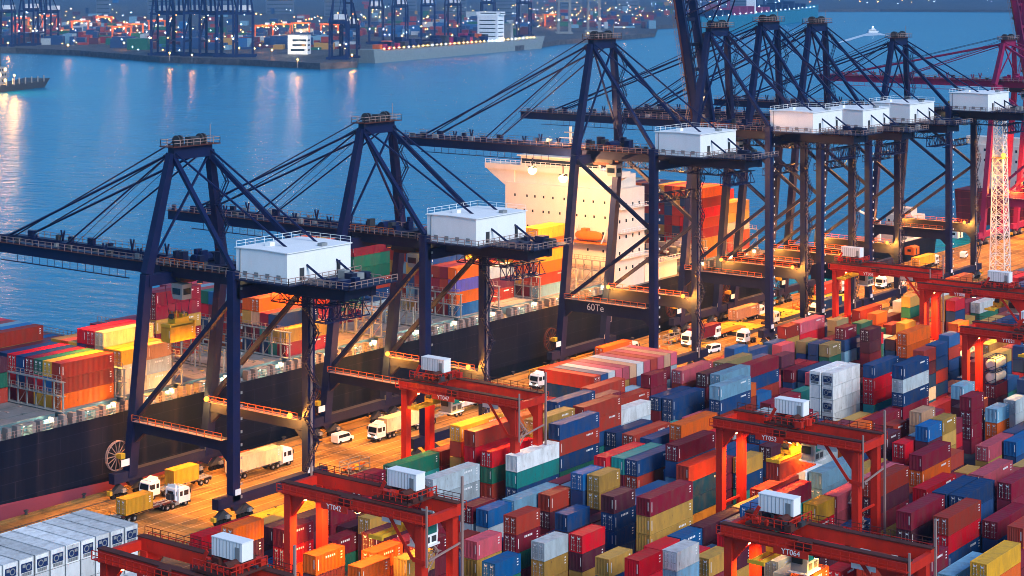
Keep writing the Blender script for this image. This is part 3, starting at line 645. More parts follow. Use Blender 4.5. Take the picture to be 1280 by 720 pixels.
for k, (y, _) in enumerate(BAYS):
    yy = y - 320
    mb = MB(); mb.box((0, yy + 6.1, 14.05), (2 * HX - 6.4, 12.5, 1.7), M['coaming']); mb.box((0, yy + 6.1, 14.93), (2 * HX - 6.2, 12.6, .12), M['hatch'])
    for j in range(6): mb.box((-15 + j * 6, yy + 6.1, 15.0), (.25, 12.2, .06), M['deck'])
    for i in range(20):
        mb.box((random.uniform(-17, 17), yy + random.uniform(.5, 11.8), 15.05), (random.uniform(.3, 1.2), random.uniform(.2, .8), .12), random.choice((M['rail'], M['deck'], M['yellow'])))
    mb.build('hatch_cover', ship)
    # side pedestals carrying the outer stacks
    for sx in (1, -1):
        mb = MB()
        for t in (.2, 2.2, 5.4, 7.0, 10.0, 12.1): mb.box((sx * (HX - .9), yy + t, 14.1), (1.5, .75, 1.75), M['hatch'])
        mb.box((sx * (HX - 1.7), yy + 6.1, 13.9), (.3, 12.4, 1.3), M['coaming']); mb.box((sx * (HX - .9), yy + 3.8, 14.85), (1.7, 2.0, .25), M['hatch'])
        mb.box((sx * (HX - 1.1), yy + 8.5, 13.6), (.9, 1.6, .9), M['coaming']); mb.rail((sx * (HX - .1), yy - .4, DZ), (sx * (HX - .1), yy + 12.6, DZ), M['rail'], 1.1, 1.5, .04)
        mb.build('stack_pedestal', ship)
    # lashing bridge behind each bay
    mb = MB(); yb = yy + 12.75
    for x in [(-20 + 2.5 * i) for i in range(17)]: mb.beam((x, yb, DZ), (x, yb, 20.5), .2, .3, M['grey'])
    for z in (15.2, 17.9, 20.4): mb.box((0, yb, z), (40.5, .9, .1), M['grey'])
    mb.rail((-20, yb - .45, 20.45), (20, yb - .45, 20.45), M['rail'], 1.1, 1.25, .04)
    mb.rail((-20, yb - .45, 17.95), (20, yb - .45, 17.95), M['rail'], 1.1, 1.25, .04)
    for i in range(16):
        if i % 2: mb.beam((-20 + 2.5 * i, yb, 15), (-17.5 + 2.5 * i, yb, 18), .1, .1, M['rail'])
    mb.build('lashing_bridge', ship)
    for t in (3.6, 9.5):
        mb = MB(); p = (HX - .7, yy + t, 14.7); mb.ball(p, .2, M['coolamp'], 6, 4); mb.beam((p[0], p[1], DZ), (p[0], p[1], 14.6), .08, .08, M['rail']); mb.build('deck_lamp', ship)
        if 190 < y < 400 : lamp('POINT', (p[0] - .1, p[1] - .3, 14.9), 140 * LAMP, (1, .85, .45), ship, .21)
# bridge superstructure
mb = MB(); Wt = M['lsw']; y0, y1 = 64.5, 78.0
mb.bb(-14.5, 20.2, y0, y1, DZ, 38, Wt); mb.bb(-12, 17.5, y0 + 1, y1, 38, 41.2, Wt); mb.bb(-21.5, 21.5, y0 + .2, y0 + 5, 41.2, 42.6, Wt)
mb.bb(-10, 15, y0 + .8, y1 - 3, 42.6, 45.0, Wt); mb.bb(-11, 16, y0 + .4, y1 - 2.5, 45, 45.3, Wt)
mb.prism([(-21.5, 41.2), (-12, 41.2), (-12, 36.5), (-14.2, 36.5)], 'y', y0 + .6, y0 + 3.5, Wt); mb.prism([(21.5, 41.2), (14, 36.5), (12, 36.5), (12, 41.2)], 'y', y0 + .6, y0 + 3.5, Wt)
for z in (20.5, 27, 33): mb.bb(20.2, 21.3, y0 + 1.5, y1 + 1, z, z + .15, Wt); mb.rail((21.2, y0 + 1.5, z), (21.2, y1 + 1, z), M['mark'], 1.1, 1.3, .04)
mb.rail((-21.3, y0 + .3, 42.6), (21.3, y0 + .3, 42.6), M['mark'], 1.1, 1.6, .04)
su = mb.build('superstructure', ship)
mb = MB()
for z, n in ((18.5, 6), (22.5, 7), (27, 9), (31, 11), (34.8, 10)):
    for i in range(n):
        x = -12.5 + 31 * (i + .5) / n + random.uniform(-.6, .6); mb = MB(); mb.box((x, y0 - .02, z), (.45, .08, .65), M['glass']); mb.build('porthole', su)
for z in (18, 22, 26, 30, 34):
    for i in range(4): mb = MB(); mb.box((20.22, y0 + 2 + i * 3, z), (.06, .6, .8), M['glass']); mb.build('porthole', su)
mb = MB(); mb.bb(-9.6, 14.6, y0 + .7, y0 + .9, 43.2, 44.4, M['glass']); mb.bb(14.9, 15.06, y0 + 1.2, y1 - 4, 43.2, 44.4, M['glass']); mb.build('bridge_window', su)
mb = MB(); mb.beam((3, y0 + 5, 45.3), (3, y0 + 5, 53), .5, .5, Wt); mb.beam((-.5, y0 + 5, 50), (6.5, y0 + 5, 50), .25, .25, Wt); mb.box((3, y0 + 4.4, 51.5), (3.2, .3, .3), M['grey']); mb.build('radar_mast', su); mb = MB(); mb.ball((-4, y0 + 6, 46.2), 1.0, Wt); mb.build('radome', su)
mb = MB(); mb.prism([(y1 + 4, DZ), (y1 + 13, DZ), (y1 + 12, 36), (y1 + 5, 36)], 'x', -7, 5, M['orange']); mb.bb(-5, 3, y1 + 6, y1 + 11, 36, 37.5, M['black']); mb.build('funnel', ship)
mb = MB()
mb.bb(-19.5, 20, y1 + .5, y1 + 16, DZ, 17.5, Wt)
for i in range(60): mb.box((random.uniform(-19, 20.5), y1 + random.uniform(.5, 31), random.uniform(17.6, 20)), (random.uniform(.4, 3), random.uniform(.4, 2), random.uniform(.4, 2.5)), random.choice((Wt, Wt, M['grey'], M['cream'], M['deck'])))
mb.bb(19.5, 21.0, y1 + 3, y1 + 20, 17.5, 17.7, Wt); mb.rail((20.9, y1 + 3, 17.7), (20.9, y1 + 30, 17.7), M['mark'], 1.1, 1.3, .05)
mb.build('aft_deckhouse', ship)
# lifeboat on its platform before the bridge front
mb = MB(); mb.bb(8, 19.5, y0 - 3.2, y0 - .3, 24.6, 24.85, M['orange']); mb.beam((9, y0 - 3, 24.8), (9, y0 - .3, 28.5), .25, .25, Wt); mb.beam((18, y0 - 3, 24.8), (18, y0 - .3, 28.5), .25, .25, Wt); mb.build('lifeboat_platform', su)
mb = MB(); n = 14
prof = [(math.cos(t), max(-.72, math.sin(t))) for t in [2 * math.pi * i / n for i in range(n)]]
rings = [(9.2, .15), (10, .7), (11.2, 1.0), (15.4, 1.0), (16.8, .75), (17.6, .2)]
vs_ = [(x, y0 - 1.75 + p[0] * 1.35 * r, 26.3 + p[1] * 1.35 * (r * .8 + .2)) for x, r in rings for p in prof]
fs = [(i * n + k, i * n + (k + 1) % n, (i + 1) * n + (k + 1) % n, (i + 1) * n + k) for i in range(len(rings) - 1) for k in range(n)]
mb.add(vs_, fs, M['orange']); mb.bb(11.5, 13.2, y0 - 2.5, y0 - 1, 27.4, 28.2, M['orange']); tag(mb.build('lifeboat', su), 'orange enclosed lifeboat')
# gangway-like cell guides between bays
mb = MB()
for y in (240, 283, 297):
    for x in range(-18, 19, 4): mb.beam((x, y - 320 + 11.5, 15), (x, y - 320 + 11.5, 19.5), .25, .25, M['grey'])
mb.build('cell_guide', ship)
mb = MB(); mb.box((HX + .03, 60, 6.5), (.04, 1.6, 1.4), M['mark']); mb.box((HX + .05, 60, 6.5), (.04, 1.3, 1.1), M['black']); mb.box((HX + .07, 60, 6.5), (.04, .25, 1.1), M['mark']); mb.build('hull_mark', ship)

# second ship and the small dark coaster beyond
sh2 = empty('cargo_ship', (-277, 742, 0)); tag(sh2, 'dark red cargo ship with pale bridge block under the magenta cranes', 'cargo ship')
mb = MB(); mb.prism([(-18, 9), (-17, -5), (17, -5), (18, 9)], 'y', -66, 150, M['hull2']); mb.build('hull', sh2)
mb = MB(); mb.bb(-15, 16, -56, -42, 9, 26, M['rustwhite']); mb.bb(-18, 18, -55, -50, 26, 29, M['rustwhite']); su = mb.build('superstructure', sh2)
mb = MB()
for z in (12, 16, 20, 24):
    for i in range(9): mb = MB(); mb.box((-13 + 3.2 * i, -56.03, z), (.8, .06, 1), M['glass']); mb.build('porthole', su)
mb = MB()
for k in range(5): mb = MB(); mb.box((0, -25 + k * 22, 10), (28, 18, 2.4), M['hatch']); mb.build('hatch_cover', sh2)
cs = empty('coaster', (-271, 560, 0)); tag(cs, 'small dark coaster with a white deck crane between the container ship and the red ship', 'small ship')
mb = MB(); mb.prism([(-7, 3.6), (-6, -5), (6, -5), (7, 3.6)], 'y', -34, 30, M['hull']); mb.build('hull', cs)
mb = MB(); mb.bb(-6.4, 6.4, -32, 28, 3.6, 3.75, M['lsw']); mb.bb(-4.5, 4.5, -22, 12, 3.75, 5.6, M['hatch']); mb.build('deck', cs)
mb = MB(); mb.bb(-5, 5, 16, 25, 3.75, 11, M['lsw']); mb.bb(-3.5, 3.5, 17, 22, 11, 13.4, M['lsw']); su = mb.build('deckhouse', cs)
mb = MB()
for i in range(5): mb.box((-4 + 2 * i, 15.97, 9), (.7, .06, .8), M['glass']); mb.box((5.02, 17 + i * 1.6, 9), (.06, .7, .8), M['glass'])
mb.build('window', su)
mb = MB(); mb.beam((4, -8, 3.7), (4, -8, 12), .9, .9, M['white']); mb.beam((4, -8, 12), (1, -20, 17), .6, .6, M['white']); mb.build('deck_crane', cs)
THINGS = '''
-188.03 266.93 11 4 N y d 0 y|long navy container atop a brick-brown one with nothing level beside it
-188.03 266.93 8.25 4 r y d 0 y|long brick-brown container under a navy one with nothing level beside it
-188.03 266.93 5.5 4 N y d 1 y|long navy container under a brick-brown one near the quayside gantry
-198.46 300.06 5.5 4 W y d 1 y|long white container atop a pale grey one
-192.2 280.27 11 4 r y d 0 y|long brick-brown container atop a brick-brown one, first from left near the end-on row
-192.2 280.27 8.25 4 r y d 0 y|long brick-brown container under a brick-brown one near the end-on row
-198.35 280.58 11 4 N y d 0 y|long navy container atop a navy one, first from left near the end-on row
-193.33 266.83 11 4 G y d 1 y|long mustard container atop a mustard one near the end-on row
-203.95 276.5 8.25 4 O y d 0 y|long orange container atop a brick-brown one near the quayside gantry
-187.69 254.09 8.25 4 W y d 0 y|long white container atop a teal one
-187.69 254.09 5.5 4 T y d 0 y|long teal container under a white one
-187.69 254.09 2.75 4 N y d 1 y|long navy container under a teal one near the quayside gantry
-189.43 286.67 5.5 4 N y d 1 y|long navy container atop a navy one, second from left near the end-on row
-179.87 277.86 8.25 4 r y d 1 y|long brick-brown container atop a maroon one, rightmost near the end-on row
-175.78 277.36 8.25 4 N y d 0 y|long navy container atop a navy one, third from left near the end-on row
-175.25 262.36 8.25 4 R y d 0 y|long crimson container atop a crimson one near the end-on row
-172.6 263.71 8.25 4 T y d 0 y|long teal container atop a maroon one near the end-on row
-170.03 264 8.25 4 N y d 1 y|long navy container atop a brick-brown one beside a teal one
-170.03 264 5.5 4 r y d 1 y|long brick-brown container under a navy one beside a maroon one
-195.55 315.75 5.5 4 N y d 1 y|long navy container atop a navy one, rightmost near the end-on row
-195.55 315.75 2.75 4 N y d 1 y|long navy container under a navy one, rightmost near the end-on row
-198.35 315.36 5.5 4 N y d 1 y|long navy container atop a maroon one near the end-on row
-172.45 248.52 8.25 2 B y d 1 y|short bright blue container atop a navy one near the quayside gantry
-169.65 249.19 8.25 2 G y d 1 y|short mustard container atop a mustard one near bottom frame edge
-169.65 249.19 5.5 2 G y d 1 y|short mustard container under a mustard one beside a navy one
-175.25 243.37 5.5 2 r y d 0 y|short brick-brown container atop a plum one near bottom frame edge
-175.25 243.37 2.75 2 D y d 1 y|short plum container under a brick-brown one near bottom frame edge
-166.85 236.34 5.5 2 N y d 0 y|short navy container atop a plum one
-166.85 223.12 8.25 2 r y d 1 y|short brick-brown container atop a maroon one with nothing level beside it
-166.85 223.12 5.5 2 M y d 1 y|short maroon container under a brick-brown one with nothing level beside it
-161.25 222.56 5.5 2 w y d 1 y|short pale grey container atop a mustard one
-161.25 222.56 2.75 2 G y d 1 y|short mustard container under a pale grey one
-158.9 228.98 5.5 2 R y d 1 y|short crimson container atop a plum one near bottom frame edge
-158.9 228.98 2.75 2 D y d 0 y|short plum container under a crimson one near bottom frame edge
-161.25 240.92 8.25 2 D y d 0 y|short plum container atop a navy one near bottom frame edge
-161.25 240.92 5.5 2 N y d 1 y|short navy container under a plum one near bottom frame edge
-161.25 240.92 2.75 2 N y d 0 y|short navy container under a navy one beside a brick-brown one
-150.86 238.19 11 4 M y d 0 y|long maroon container atop a mustard one near container-lifting gantry
-150.86 238.19 8.25 4 G y d 0 y|long mustard container under a maroon one near bottom frame edge
-150.86 238.19 5.5 4 G y d 0 y|long mustard container under a mustard one near bottom frame edge
-149.48 222.21 5.5 2 G y d 0 y|short mustard container atop a navy one near bottom frame edge
-140.95 217 8.25 2 R y d 0 y|short crimson container atop a crimson one near bottom frame edge
-138.75 223.26 8.25 2 W y d 1 y|short white container atop a light blue one
-138.75 223.26 5.5 2 L y d 0 y|short light blue container under a white one
-178.05 230.69 5.5 2 B y d 0 y|short bright blue container atop a pale grey one
-181.35 230.78 5.5 2 M y d 1 y|short maroon container atop a pale grey one
-169.65 217.14 5.5 2 P y d 0 y|short rose-red container atop a mustard one
-169.65 217.14 2.75 2 G y d 0 y|short mustard container under a rose-red one
-161.25 210.69 5.5 2 B y d 1 y|short bright blue container atop a dark green one
-178.05 203.72 8.25 2 D y d 1 y|short plum container atop a maroon one, first from left near the white-cab gantry
-189.95 216.21 5.5 2 G y d 1 y|short mustard container atop a plum one, first from left near the white-cab gantry
-169.65 191.46 8.25 2 O y d 0 y|short orange container atop an orange one near the white-cab gantry
-172.45 197.45 8.25 2 O y d 1 y|short orange container atop a brick-brown one near the white-cab gantry
-166.85 197.86 8.25 2 G y d 0 y|short mustard container atop a plum one, rightmost near the white-cab gantry
-193.04 211 2.75 2 M y d 1 y|short maroon container atop a dark green one
-198.45 206.85 5.5 4 D y d 0 y|long plum container atop a plum one beside a mustard one
-189.95 197.56 8.25 2 M y d 0 y|short maroon container atop a crimson one near the white-cab gantry
-189.95 197.56 5.5 2 R y d 1 y|short crimson container under a maroon one near the white-cab gantry
-189.95 197.56 2.75 2 O y d 0 y|short orange container under a crimson one
-178.05 191.41 8.25 2 O y d 0 y|short orange container atop a plum one near the white-cab gantry
-203.95 197.28 5.5 4 R y d 0 y|long crimson container atop a maroon one near reefer-side gantry
-203.95 197.28 2.75 4 M y d 1 y|long maroon container under a crimson one near reefer-side gantry
-189.95 187.14 11 2 O y d 1 y|short orange container atop a plum one near reefer-side gantry
-189.95 187.14 8.25 2 D y d 1 y|short plum container under an orange one near reefer-side gantry
-189.95 187.14 5.5 2 r y d 0 y|short brick-brown container under a plum one near reefer-side gantry
-206.75 244.47 5.5 4 E y d 1 y|long dark green container atop a teal one
-206.75 244.47 2.75 4 T y d 0 y|long teal container under a dark green one
-189.95 234.53 8.25 4 w y d 1 y|long pale grey container atop a pale grey one near the quayside gantry
-189.95 234.53 5.5 4 w y d 0 y|long pale grey container under a pale grey one near the quayside gantry
-189.95 234.53 2.75 4 B y d 1 y|long bright blue container under a pale grey one
-196.91 254.37 11 4 r y d 0 y|long brick-brown container atop a crimson one near the quayside gantry
-196.91 254.37 8.25 4 R y d 0 y|long crimson container under a brick-brown one near the quayside gantry
-201.15 255.66 11 4 Y y d 1 y|long yellow container atop a brick-brown one near the quayside gantry
-192.81 253.71 8.25 4 R y d 1 y|long crimson container atop a dark green one
-192.81 253.71 5.5 4 E y d 0 y|long dark green container under a crimson one
-192.81 253.71 2.75 4 r y d 0 y|long brick-brown container under a dark green one near the quayside gantry
-192.75 329.41 8.25 4 L y d 1 y|long light blue container atop a navy one, rightmost near the khaki boxes
-195.55 328.67 8.25 4 D y d 1 y|long plum container atop a maroon one near the khaki boxes
-201.15 328.16 8.25 4 P y d 1 y|long rose-red container atop a brick-brown one
-192.75 341.62 8.25 4 M y d 0 y|long maroon container atop a navy one, first from left near the khaki boxes
-192.75 341.62 5.5 4 N y d 0 y|long navy container under a maroon one beside a navy one
-198.35 340.12 8.25 4 k y d 1 y|long olive container atop an olive one
-195.55 365.06 2.75 4 M y d 0 y|long maroon container atop a navy one, rightmost near the khaki boxes
-178.05 344.47 8.25 4 W y r 0 y|long white refrigerated container atop a white one near the khaki boxes
-175.25 344.65 8.25 4 W y r 0 y|long white refrigerated container atop a white one near white reefer stack
-175.25 344.65 5.5 4 W y r 1 y|long white reefer container under a white one, fourth from left near white reefer stack
-175.25 344.65 2.75 4 W y r 0 y|long white reefer container under a white one, fifth from left near white reefer stack
-175.25 344.65 0 4 W y r 1 y|long white reefer container under a white one, rightmost near white reefer stack
-195.55 379.07 5.5 2 k y d 0 y|short olive container atop a dark green one
-195.55 386.86 8.25 2 M y d 1 y|short maroon container atop a navy one
-189.95 388.21 8.25 2 D y d 1 y|short plum container atop a plum one near far pinkish gantry
-172.06 356.66 8.25 4 N y d 0 y|long navy container atop a crimson one near white reefer stack
-172.06 356.66 5.5 4 R y d 1 y|long crimson container under a navy one near white reefer stack
-172.06 356.66 2.75 4 R y d 1 y|long crimson container under a crimson one near white reefer stack
-161.25 347.74 11 4 N y d 0 y|long navy container atop a pale grey one near far orange gantry
-161.25 347.74 8.25 4 w y d 1 y|long pale grey container under a navy one with nothing level beside it
-161.25 347.74 5.5 4 N y d 1 y|long navy container under a pale grey one
-161.25 347.74 2.75 4 M y d 0 y|long maroon container under a navy one near white reefer stack
-189.95 454.2 5.5 4 W y d 1 y|long white container atop a dark green one
-209.39 425.86 5.5 4 r y d 0 y|long brick-brown container atop a brick-brown one, first from left near far pinkish gantry
-175.25 379.53 11 4 O y d 1 y|long orange container atop an orange one near far orange gantry
-175.25 379.53 8.25 4 O y d 1 y|long orange container under an orange one near far orange gantry
-149.35 362.99 11 2 Z y t 1 y|white tank container atop a white-tank one
-149.35 362.99 8.25 2 Z y t 0 y|white tank container under a white-tank one
-149.35 362.99 5.5 2 M y d 1 y|short maroon container under a white-tank one
-187.38 320.24 8.25 4 L y d 0 y|long light blue container atop a navy one with nothing level beside it
-187.38 320.24 5.5 4 N y d 1 y|long navy container under a light blue one
-187.38 320.24 2.75 4 r y d 0 y|long brick-brown container under a navy one beside a rose-red one
-170.98 279.46 11 4 O y d 1 y|long orange container atop a crimson one near the end-on row
-164.05 267.19 11 4 M y d 1 y|long maroon container atop a navy one near container-lifting gantry
-161.25 266.07 8.25 4 r y d 0 y|long brick-brown container atop a navy one near container-lifting gantry
-161.25 266.07 5.5 4 N y d 1 y|long navy container under a brick-brown one near container-lifting gantry
-161.25 266.07 2.75 4 N y d 1 y|long navy container under a navy one, first from left near container-lifting gantry
-161.25 266.07 0 4 G y d 0 y|long mustard container under a navy one near container-lifting gantry
-161.25 281.71 5.5 2 G y d 1 y|short mustard container atop a navy one near container-lifting gantry
-161.25 281.71 2.75 2 N y d 1 y|short navy container under a mustard one near container-lifting gantry
-146.55 284.79 5.5 4 L y d 0 y|long light blue container atop a light blue one near container-lifting gantry
-146.55 284.79 2.75 4 L y d 1 y|long light blue container under a light blue one near container-lifting gantry
-161.74 294.71 5.5 4 D y d 1 y|long plum container atop a navy one
-138.15 231.06 5.5 2 G y d 1 y|short mustard container atop a maroon one
-140.95 242.05 5.5 2 R y d 0 y|short crimson container atop a plum one, first from left near the frontmost gantry
-140.95 242.05 2.75 2 D y d 0 y|short plum container under a crimson one near the frontmost gantry
-137.98 251.11 0 2 c y d 1 y|short cream container alone on the ground beside a maroon one
-129.65 245.35 2.75 2 D y d 1 y|short plum container atop a plum one near the frontmost gantry
-115.05 217.29 11 2 O y d 1 y|short orange container atop a plum one near the frontmost gantry
-120.44 237.43 5.5 2 R y d 1 y|short crimson container atop a plum one, rightmost near the frontmost gantry
-138.35 264.27 5.5 2 Y y d 0 y|short yellow container atop a crimson one
-138.35 264.27 2.75 2 R y d 0 y|short crimson container under a yellow one
-151.15 318.96 5.5 2 r y d 0 y|short brick-brown container atop a brick-brown one near white reefer stack
-146.55 321.17 8.25 2 t y d 0 y|short tan container atop a tan one
-140.95 311.61 8.25 2 B y d 0 y|short bright blue container atop a plum one
-144.07 338.3 8.25 2 M y d 0 y|short maroon container atop a maroon one near gantry by the tanks
-144.07 338.3 5.5 2 M y d 1 y|short maroon container under a maroon one, first from left near gantry by the tanks
-144.07 338.3 2.75 2 M y d 1 y|short maroon container under a maroon one, rightmost near gantry by the tanks
-137.88 305.42 5.5 4 M y d 0 y|long maroon container atop an orange one near right frame edge
-137.88 305.42 2.75 4 O y d 1 y|long orange container under a maroon one near right frame edge
-143.75 307.98 5.5 2 R y d 1 y|short crimson container atop a crimson one near white reefer stack
-135.35 328.39 2.75 4 P y d 1 y|long rose-red container atop a mustard one
-132.55 334.86 2.75 4 B y d 0 y|long bright blue container atop a navy one
-140.95 352.45 5.5 2 w y d 1 y|short pale grey container atop a pale grey one
-149.35 346.25 8.25 2 L y d 0 y|short light blue container atop a plum one
-148.98 311.41 5.5 2 D y d 1 y|short plum container atop a maroon one near white reefer stack
-132.41 276.24 8.25 4 r y d 1 y|long brick-brown container atop a plum one
-132.41 276.24 5.5 4 D y d 1 y|long plum container under a brick-brown one
-132.41 276.24 2.75 4 M y d 0 y|long maroon container under a plum one near the frontmost gantry
-120.15 290.09 8.25 4 P y d 1 y|long rose-red container atop a maroon one near right frame edge
-132.55 295.35 2.75 4 R y d 0 y|long crimson container atop a maroon one near right frame edge
-120.65 276.68 8.25 4 N y d 1 y|long navy container atop a navy one, first from left near right frame edge
-117.85 276.86 8.25 4 N y d 1 y|long navy container atop a navy one, second from left near right frame edge
-120.65 263.86 8.25 4 M y d 0 y|long maroon container atop a plum one near right frame edge
-120.65 263.86 5.5 4 D y d 1 y|long plum container under a maroon one near right frame edge
-115.05 264.72 8.25 4 r y d 1 y|long brick-brown container atop a crimson one near right frame edge
-115.05 264.72 5.5 4 R y d 1 y|long crimson container under a brick-brown one near right frame edge
-115.05 264.72 2.75 4 N y d 1 y|long navy container under a crimson one near right frame edge
-112.02 276.03 5.5 4 M y d 1 y|long maroon container atop a navy one near right frame edge
-104.23 266.61 8.25 4 r y d 0 y|long brick-brown container atop an orange one near right frame edge
-101.91 247.66 8.25 4 Y y d 1 y|long yellow container atop an orange one near right frame edge
-109.45 242.87 8.25 2 M y d 0 y|short maroon container atop a plum one near the frontmost gantry
-107.01 248.25 5.5 4 L y d 0 y|long light blue container atop a navy one near right frame edge
-115.05 236.24 8.25 2 r y d 0 y|short brick-brown container atop a plum one near the frontmost gantry
-114.79 288.42 8.25 4 M y d 1 y|long maroon container atop a maroon one near right frame edge
-206.75 230.09 5.5 4 M y d 1 y|long maroon container atop a maroon one, first from left near the white-cab gantry
-206.75 303.45 8.25 4 r y d 1 y|long brick-brown container atop a maroon one, first from left near the end-on row
-206.75 379.9 8.25 2 r y d 0 y|short brick-brown container atop a mustard one
-206.75 389.38 8.25 4 P y d 0 y|long rose-red container atop a crimson one
-203.95 308.36 5.5 4 r y d 0 y|long brick-brown container atop a brick-brown one, rightmost near the end-on row
-203.95 317.83 8.25 2 M y d 0 y|short maroon container atop a maroon one near the end-on row
-201.15 226.98 5.5 2 M y d 1 y|short maroon container atop a plum one near the white-cab gantry
-201.15 443.42 8.25 4 r y d 1 y|long brick-brown container atop a brick-brown one, rightmost near far pinkish gantry
-201.15 455.96 8.25 4 W y d 1 y|long white container atop a brick-brown one near far orange gantry
-198.35 216.44 5.5 2 M y d 1 y|short maroon container atop a maroon one, first from left near the white-cab gantry
-195.55 227.17 5.5 4 R y d 1 y|long crimson container atop a crimson one near the white-cab gantry
-189.95 222.94 2.75 2 D y d 1 y|short plum container atop a maroon one beside a crimson one
-178.05 240.54 5.5 4 L y d 1 y|long light blue container atop a brick-brown one near bottom frame edge
-178.05 324.03 5.5 4 M y d 0 y|long maroon container atop a maroon one, second from left near white reefer stack
-175.25 304.7 5.5 4 W y d 1 y|long white container atop a maroon one
-175.25 431.73 5.5 4 N y d 1 y|long navy container atop a navy one, first from left near gantry by the tanks
-172.45 207 8.25 4 M y d 1 y|long maroon container atop a maroon one, rightmost near the white-cab gantry
-169.65 204.44 8.25 2 M y d 1 y|short maroon container atop a maroon one beside a maroon one
-169.65 301.75 8.25 2 w y d 1 y|short pale grey container atop a navy one
-169.65 301.75 5.5 2 N y d 1 y|short navy container under a pale grey one
-169.65 313.23 5.5 4 M y d 1 y|long maroon container atop a dark green one near white reefer stack
-166.85 404.87 5.5 4 G y d 1 y|long mustard container atop a mustard one near gantry by the tanks
-164.05 307.31 5.5 4 N y d 0 y|long navy container atop a navy one near white reefer stack
-161.25 307.18 5.5 4 r y d 1 y|long brick-brown container atop a pale grey one
-161.25 307.18 2.75 4 w y d 0 y|long pale grey container under a brick-brown one
-161.25 321.72 2.75 4 O y d 0 y|long orange container atop an orange one near white reefer stack
-161.25 334.26 2.75 4 M y d 0 y|long maroon container atop a maroon one, rightmost near white reefer stack
-149.35 269.69 5.5 4 r y d 1 y|long brick-brown container atop a brick-brown one, first from left near container-lifting gantry
-149.35 300.11 5.5 2 N y d 1 y|short navy container atop a maroon one
-146.55 236.98 5.5 2 B y d 0 y|short bright blue container atop a navy one near bottom frame edge
-146.55 246.45 5.5 4 D y d 1 y|long plum container atop a plum one near container-lifting gantry
-146.55 297.58 2.75 4 G y d 1 y|long mustard container atop a mustard one, rightmost near container-lifting gantry
-140.95 248.85 8.25 2 B y d 1 y|short bright blue container atop a maroon one with nothing level beside it
-140.95 248.85 5.5 2 M y d 1 y|short maroon container under a bright blue one
-140.95 248.85 2.75 2 M y d 1 y|short maroon container under a maroon one, first from left near the frontmost gantry
-140.95 258.32 8.25 4 M y d 0 y|long maroon container atop a teal one near container-lifting gantry
-140.95 258.32 5.5 4 T y d 1 y|long teal container under a maroon one near container-lifting gantry
-140.95 258.32 2.75 4 R y d 1 y|long crimson container under a teal one
-140.95 317.92 8.25 2 G y d 0 y|short mustard container atop a mustard one near gantry by the tanks
-140.95 343.28 5.5 2 L y d 0 y|short light blue container atop an orange one
-140.95 343.28 2.75 2 O y d 1 y|short orange container under a light blue one
-138.15 273.96 5.5 4 P y d 0 y|long rose-red container atop a rose-red one near container-lifting gantry
-138.15 273.96 2.75 4 P y d 1 y|long rose-red container under a rose-red one
-132.55 256.18 2.75 4 R y d 1 y|long crimson container atop a plum one
-132.55 265.65 2.75 2 N y d 0 y|short navy container atop a tan one
-120.65 247.13 5.5 4 w y d 1 y|long pale grey container atop a pale grey one, rightmost near the frontmost gantry
-117.85 255.17 2.75 4 r y d 1 y|long brick-brown container atop a brick-brown one near the frontmost gantry
-214.6 182.65 8.25 4 W x r 1 r|white refrigerated container, first from the quay end, top tier of the front reefer row
-214.6 179.93 5.5 4 W x r 1 r|white refrigerated container, second from the quay end, second tier down of the front reefer row
-214.6 179.93 8.25 4 W x r 1 r|white refrigerated container, second from the quay end, top tier of the front reefer row
-214.6 177.21 8.25 4 W x r 1 r|white refrigerated container, third from the quay end, top tier of the front reefer row
-214.6 174.49 8.25 4 W x r 1 r|white refrigerated container, fourth from the quay end, top tier of the front reefer row
-214.6 171.77 8.25 4 W x r 1 r|white refrigerated container, fifth from the quay end, top tier of the front reefer row
-214.6 169.05 8.25 4 W x r 1 r|white refrigerated container, sixth from the quay end, top tier of the front reefer row
-214.6 166.33 8.25 4 W x r 1 r|white refrigerated container, seventh from the quay end, top tier of the front reefer row
-214.6 163.61 8.25 4 W x r 1 r|white refrigerated container, eighth from the quay end, top tier of the front reefer row
-214.6 160.89 8.25 4 W x r 1 r|white refrigerated container, ninth from the quay end, top tier of the front reefer row
-217.3 307.85 5.5 4 N x d 1 e|navy container, first from the near end of the end-on row, third tier
-217.3 307.85 8.25 4 r x d 1 e|brick-brown container, first from the near end of the end-on row, top tier
-142.6 263 12.3 4 r y d 0 l|long container hanging from the spreader of the lifting gantry, side lit orange
-261.95 218.1 20.5 4 r y d 0 s|long brick-brown container atop a brick-brown one in bay left of first crane
-261.95 218.1 17.75 4 r y d 1 s|long brick-brown container under a brick-brown one in bay left of first crane
-261.95 218.1 15 4 O y d 1 s|long orange container under a brick-brown one in bay left of first crane
-264.45 218.1 20.5 4 Y y d 1 s|long yellow container atop a bright blue one
-266.95 218.1 20.5 4 E y d 1 s|long dark green container atop a crimson one in bay left of first crane
-269.45 218.1 20.5 4 M y d 1 s|long maroon container atop a maroon one in bay left of first crane
-271.95 218.1 20.5 4 N y d 0 s|long navy container atop a navy one, rightmost in bay left of first crane
-274.45 218.1 20.5 4 R y d 1 s|long crimson container atop a crimson one in bay left of first crane
-281.95 218.1 23.25 4 r y d 1 s|long brick-brown container atop a mustard one in bay left of first crane
-261.95 229.03 20.5 2 Y y d 1 s|short yellow container atop a cream one
-261.95 235.16 20.5 2 t y d 0 s|short tan container atop a pale grey one
-261.95 229.03 17.75 2 c y d 1 s|short cream container under a yellow one
-261.95 235.16 17.75 2 w y d 0 s|short pale grey container under a tan one
-261.95 229.03 15 2 c y d 1 s|short cream container under a cream one
-261.95 235.16 15 2 c y d 0 s|short cream container under a pale grey one
-266.95 232.1 23.25 4 c y d 1 s|long cream container atop a cream one
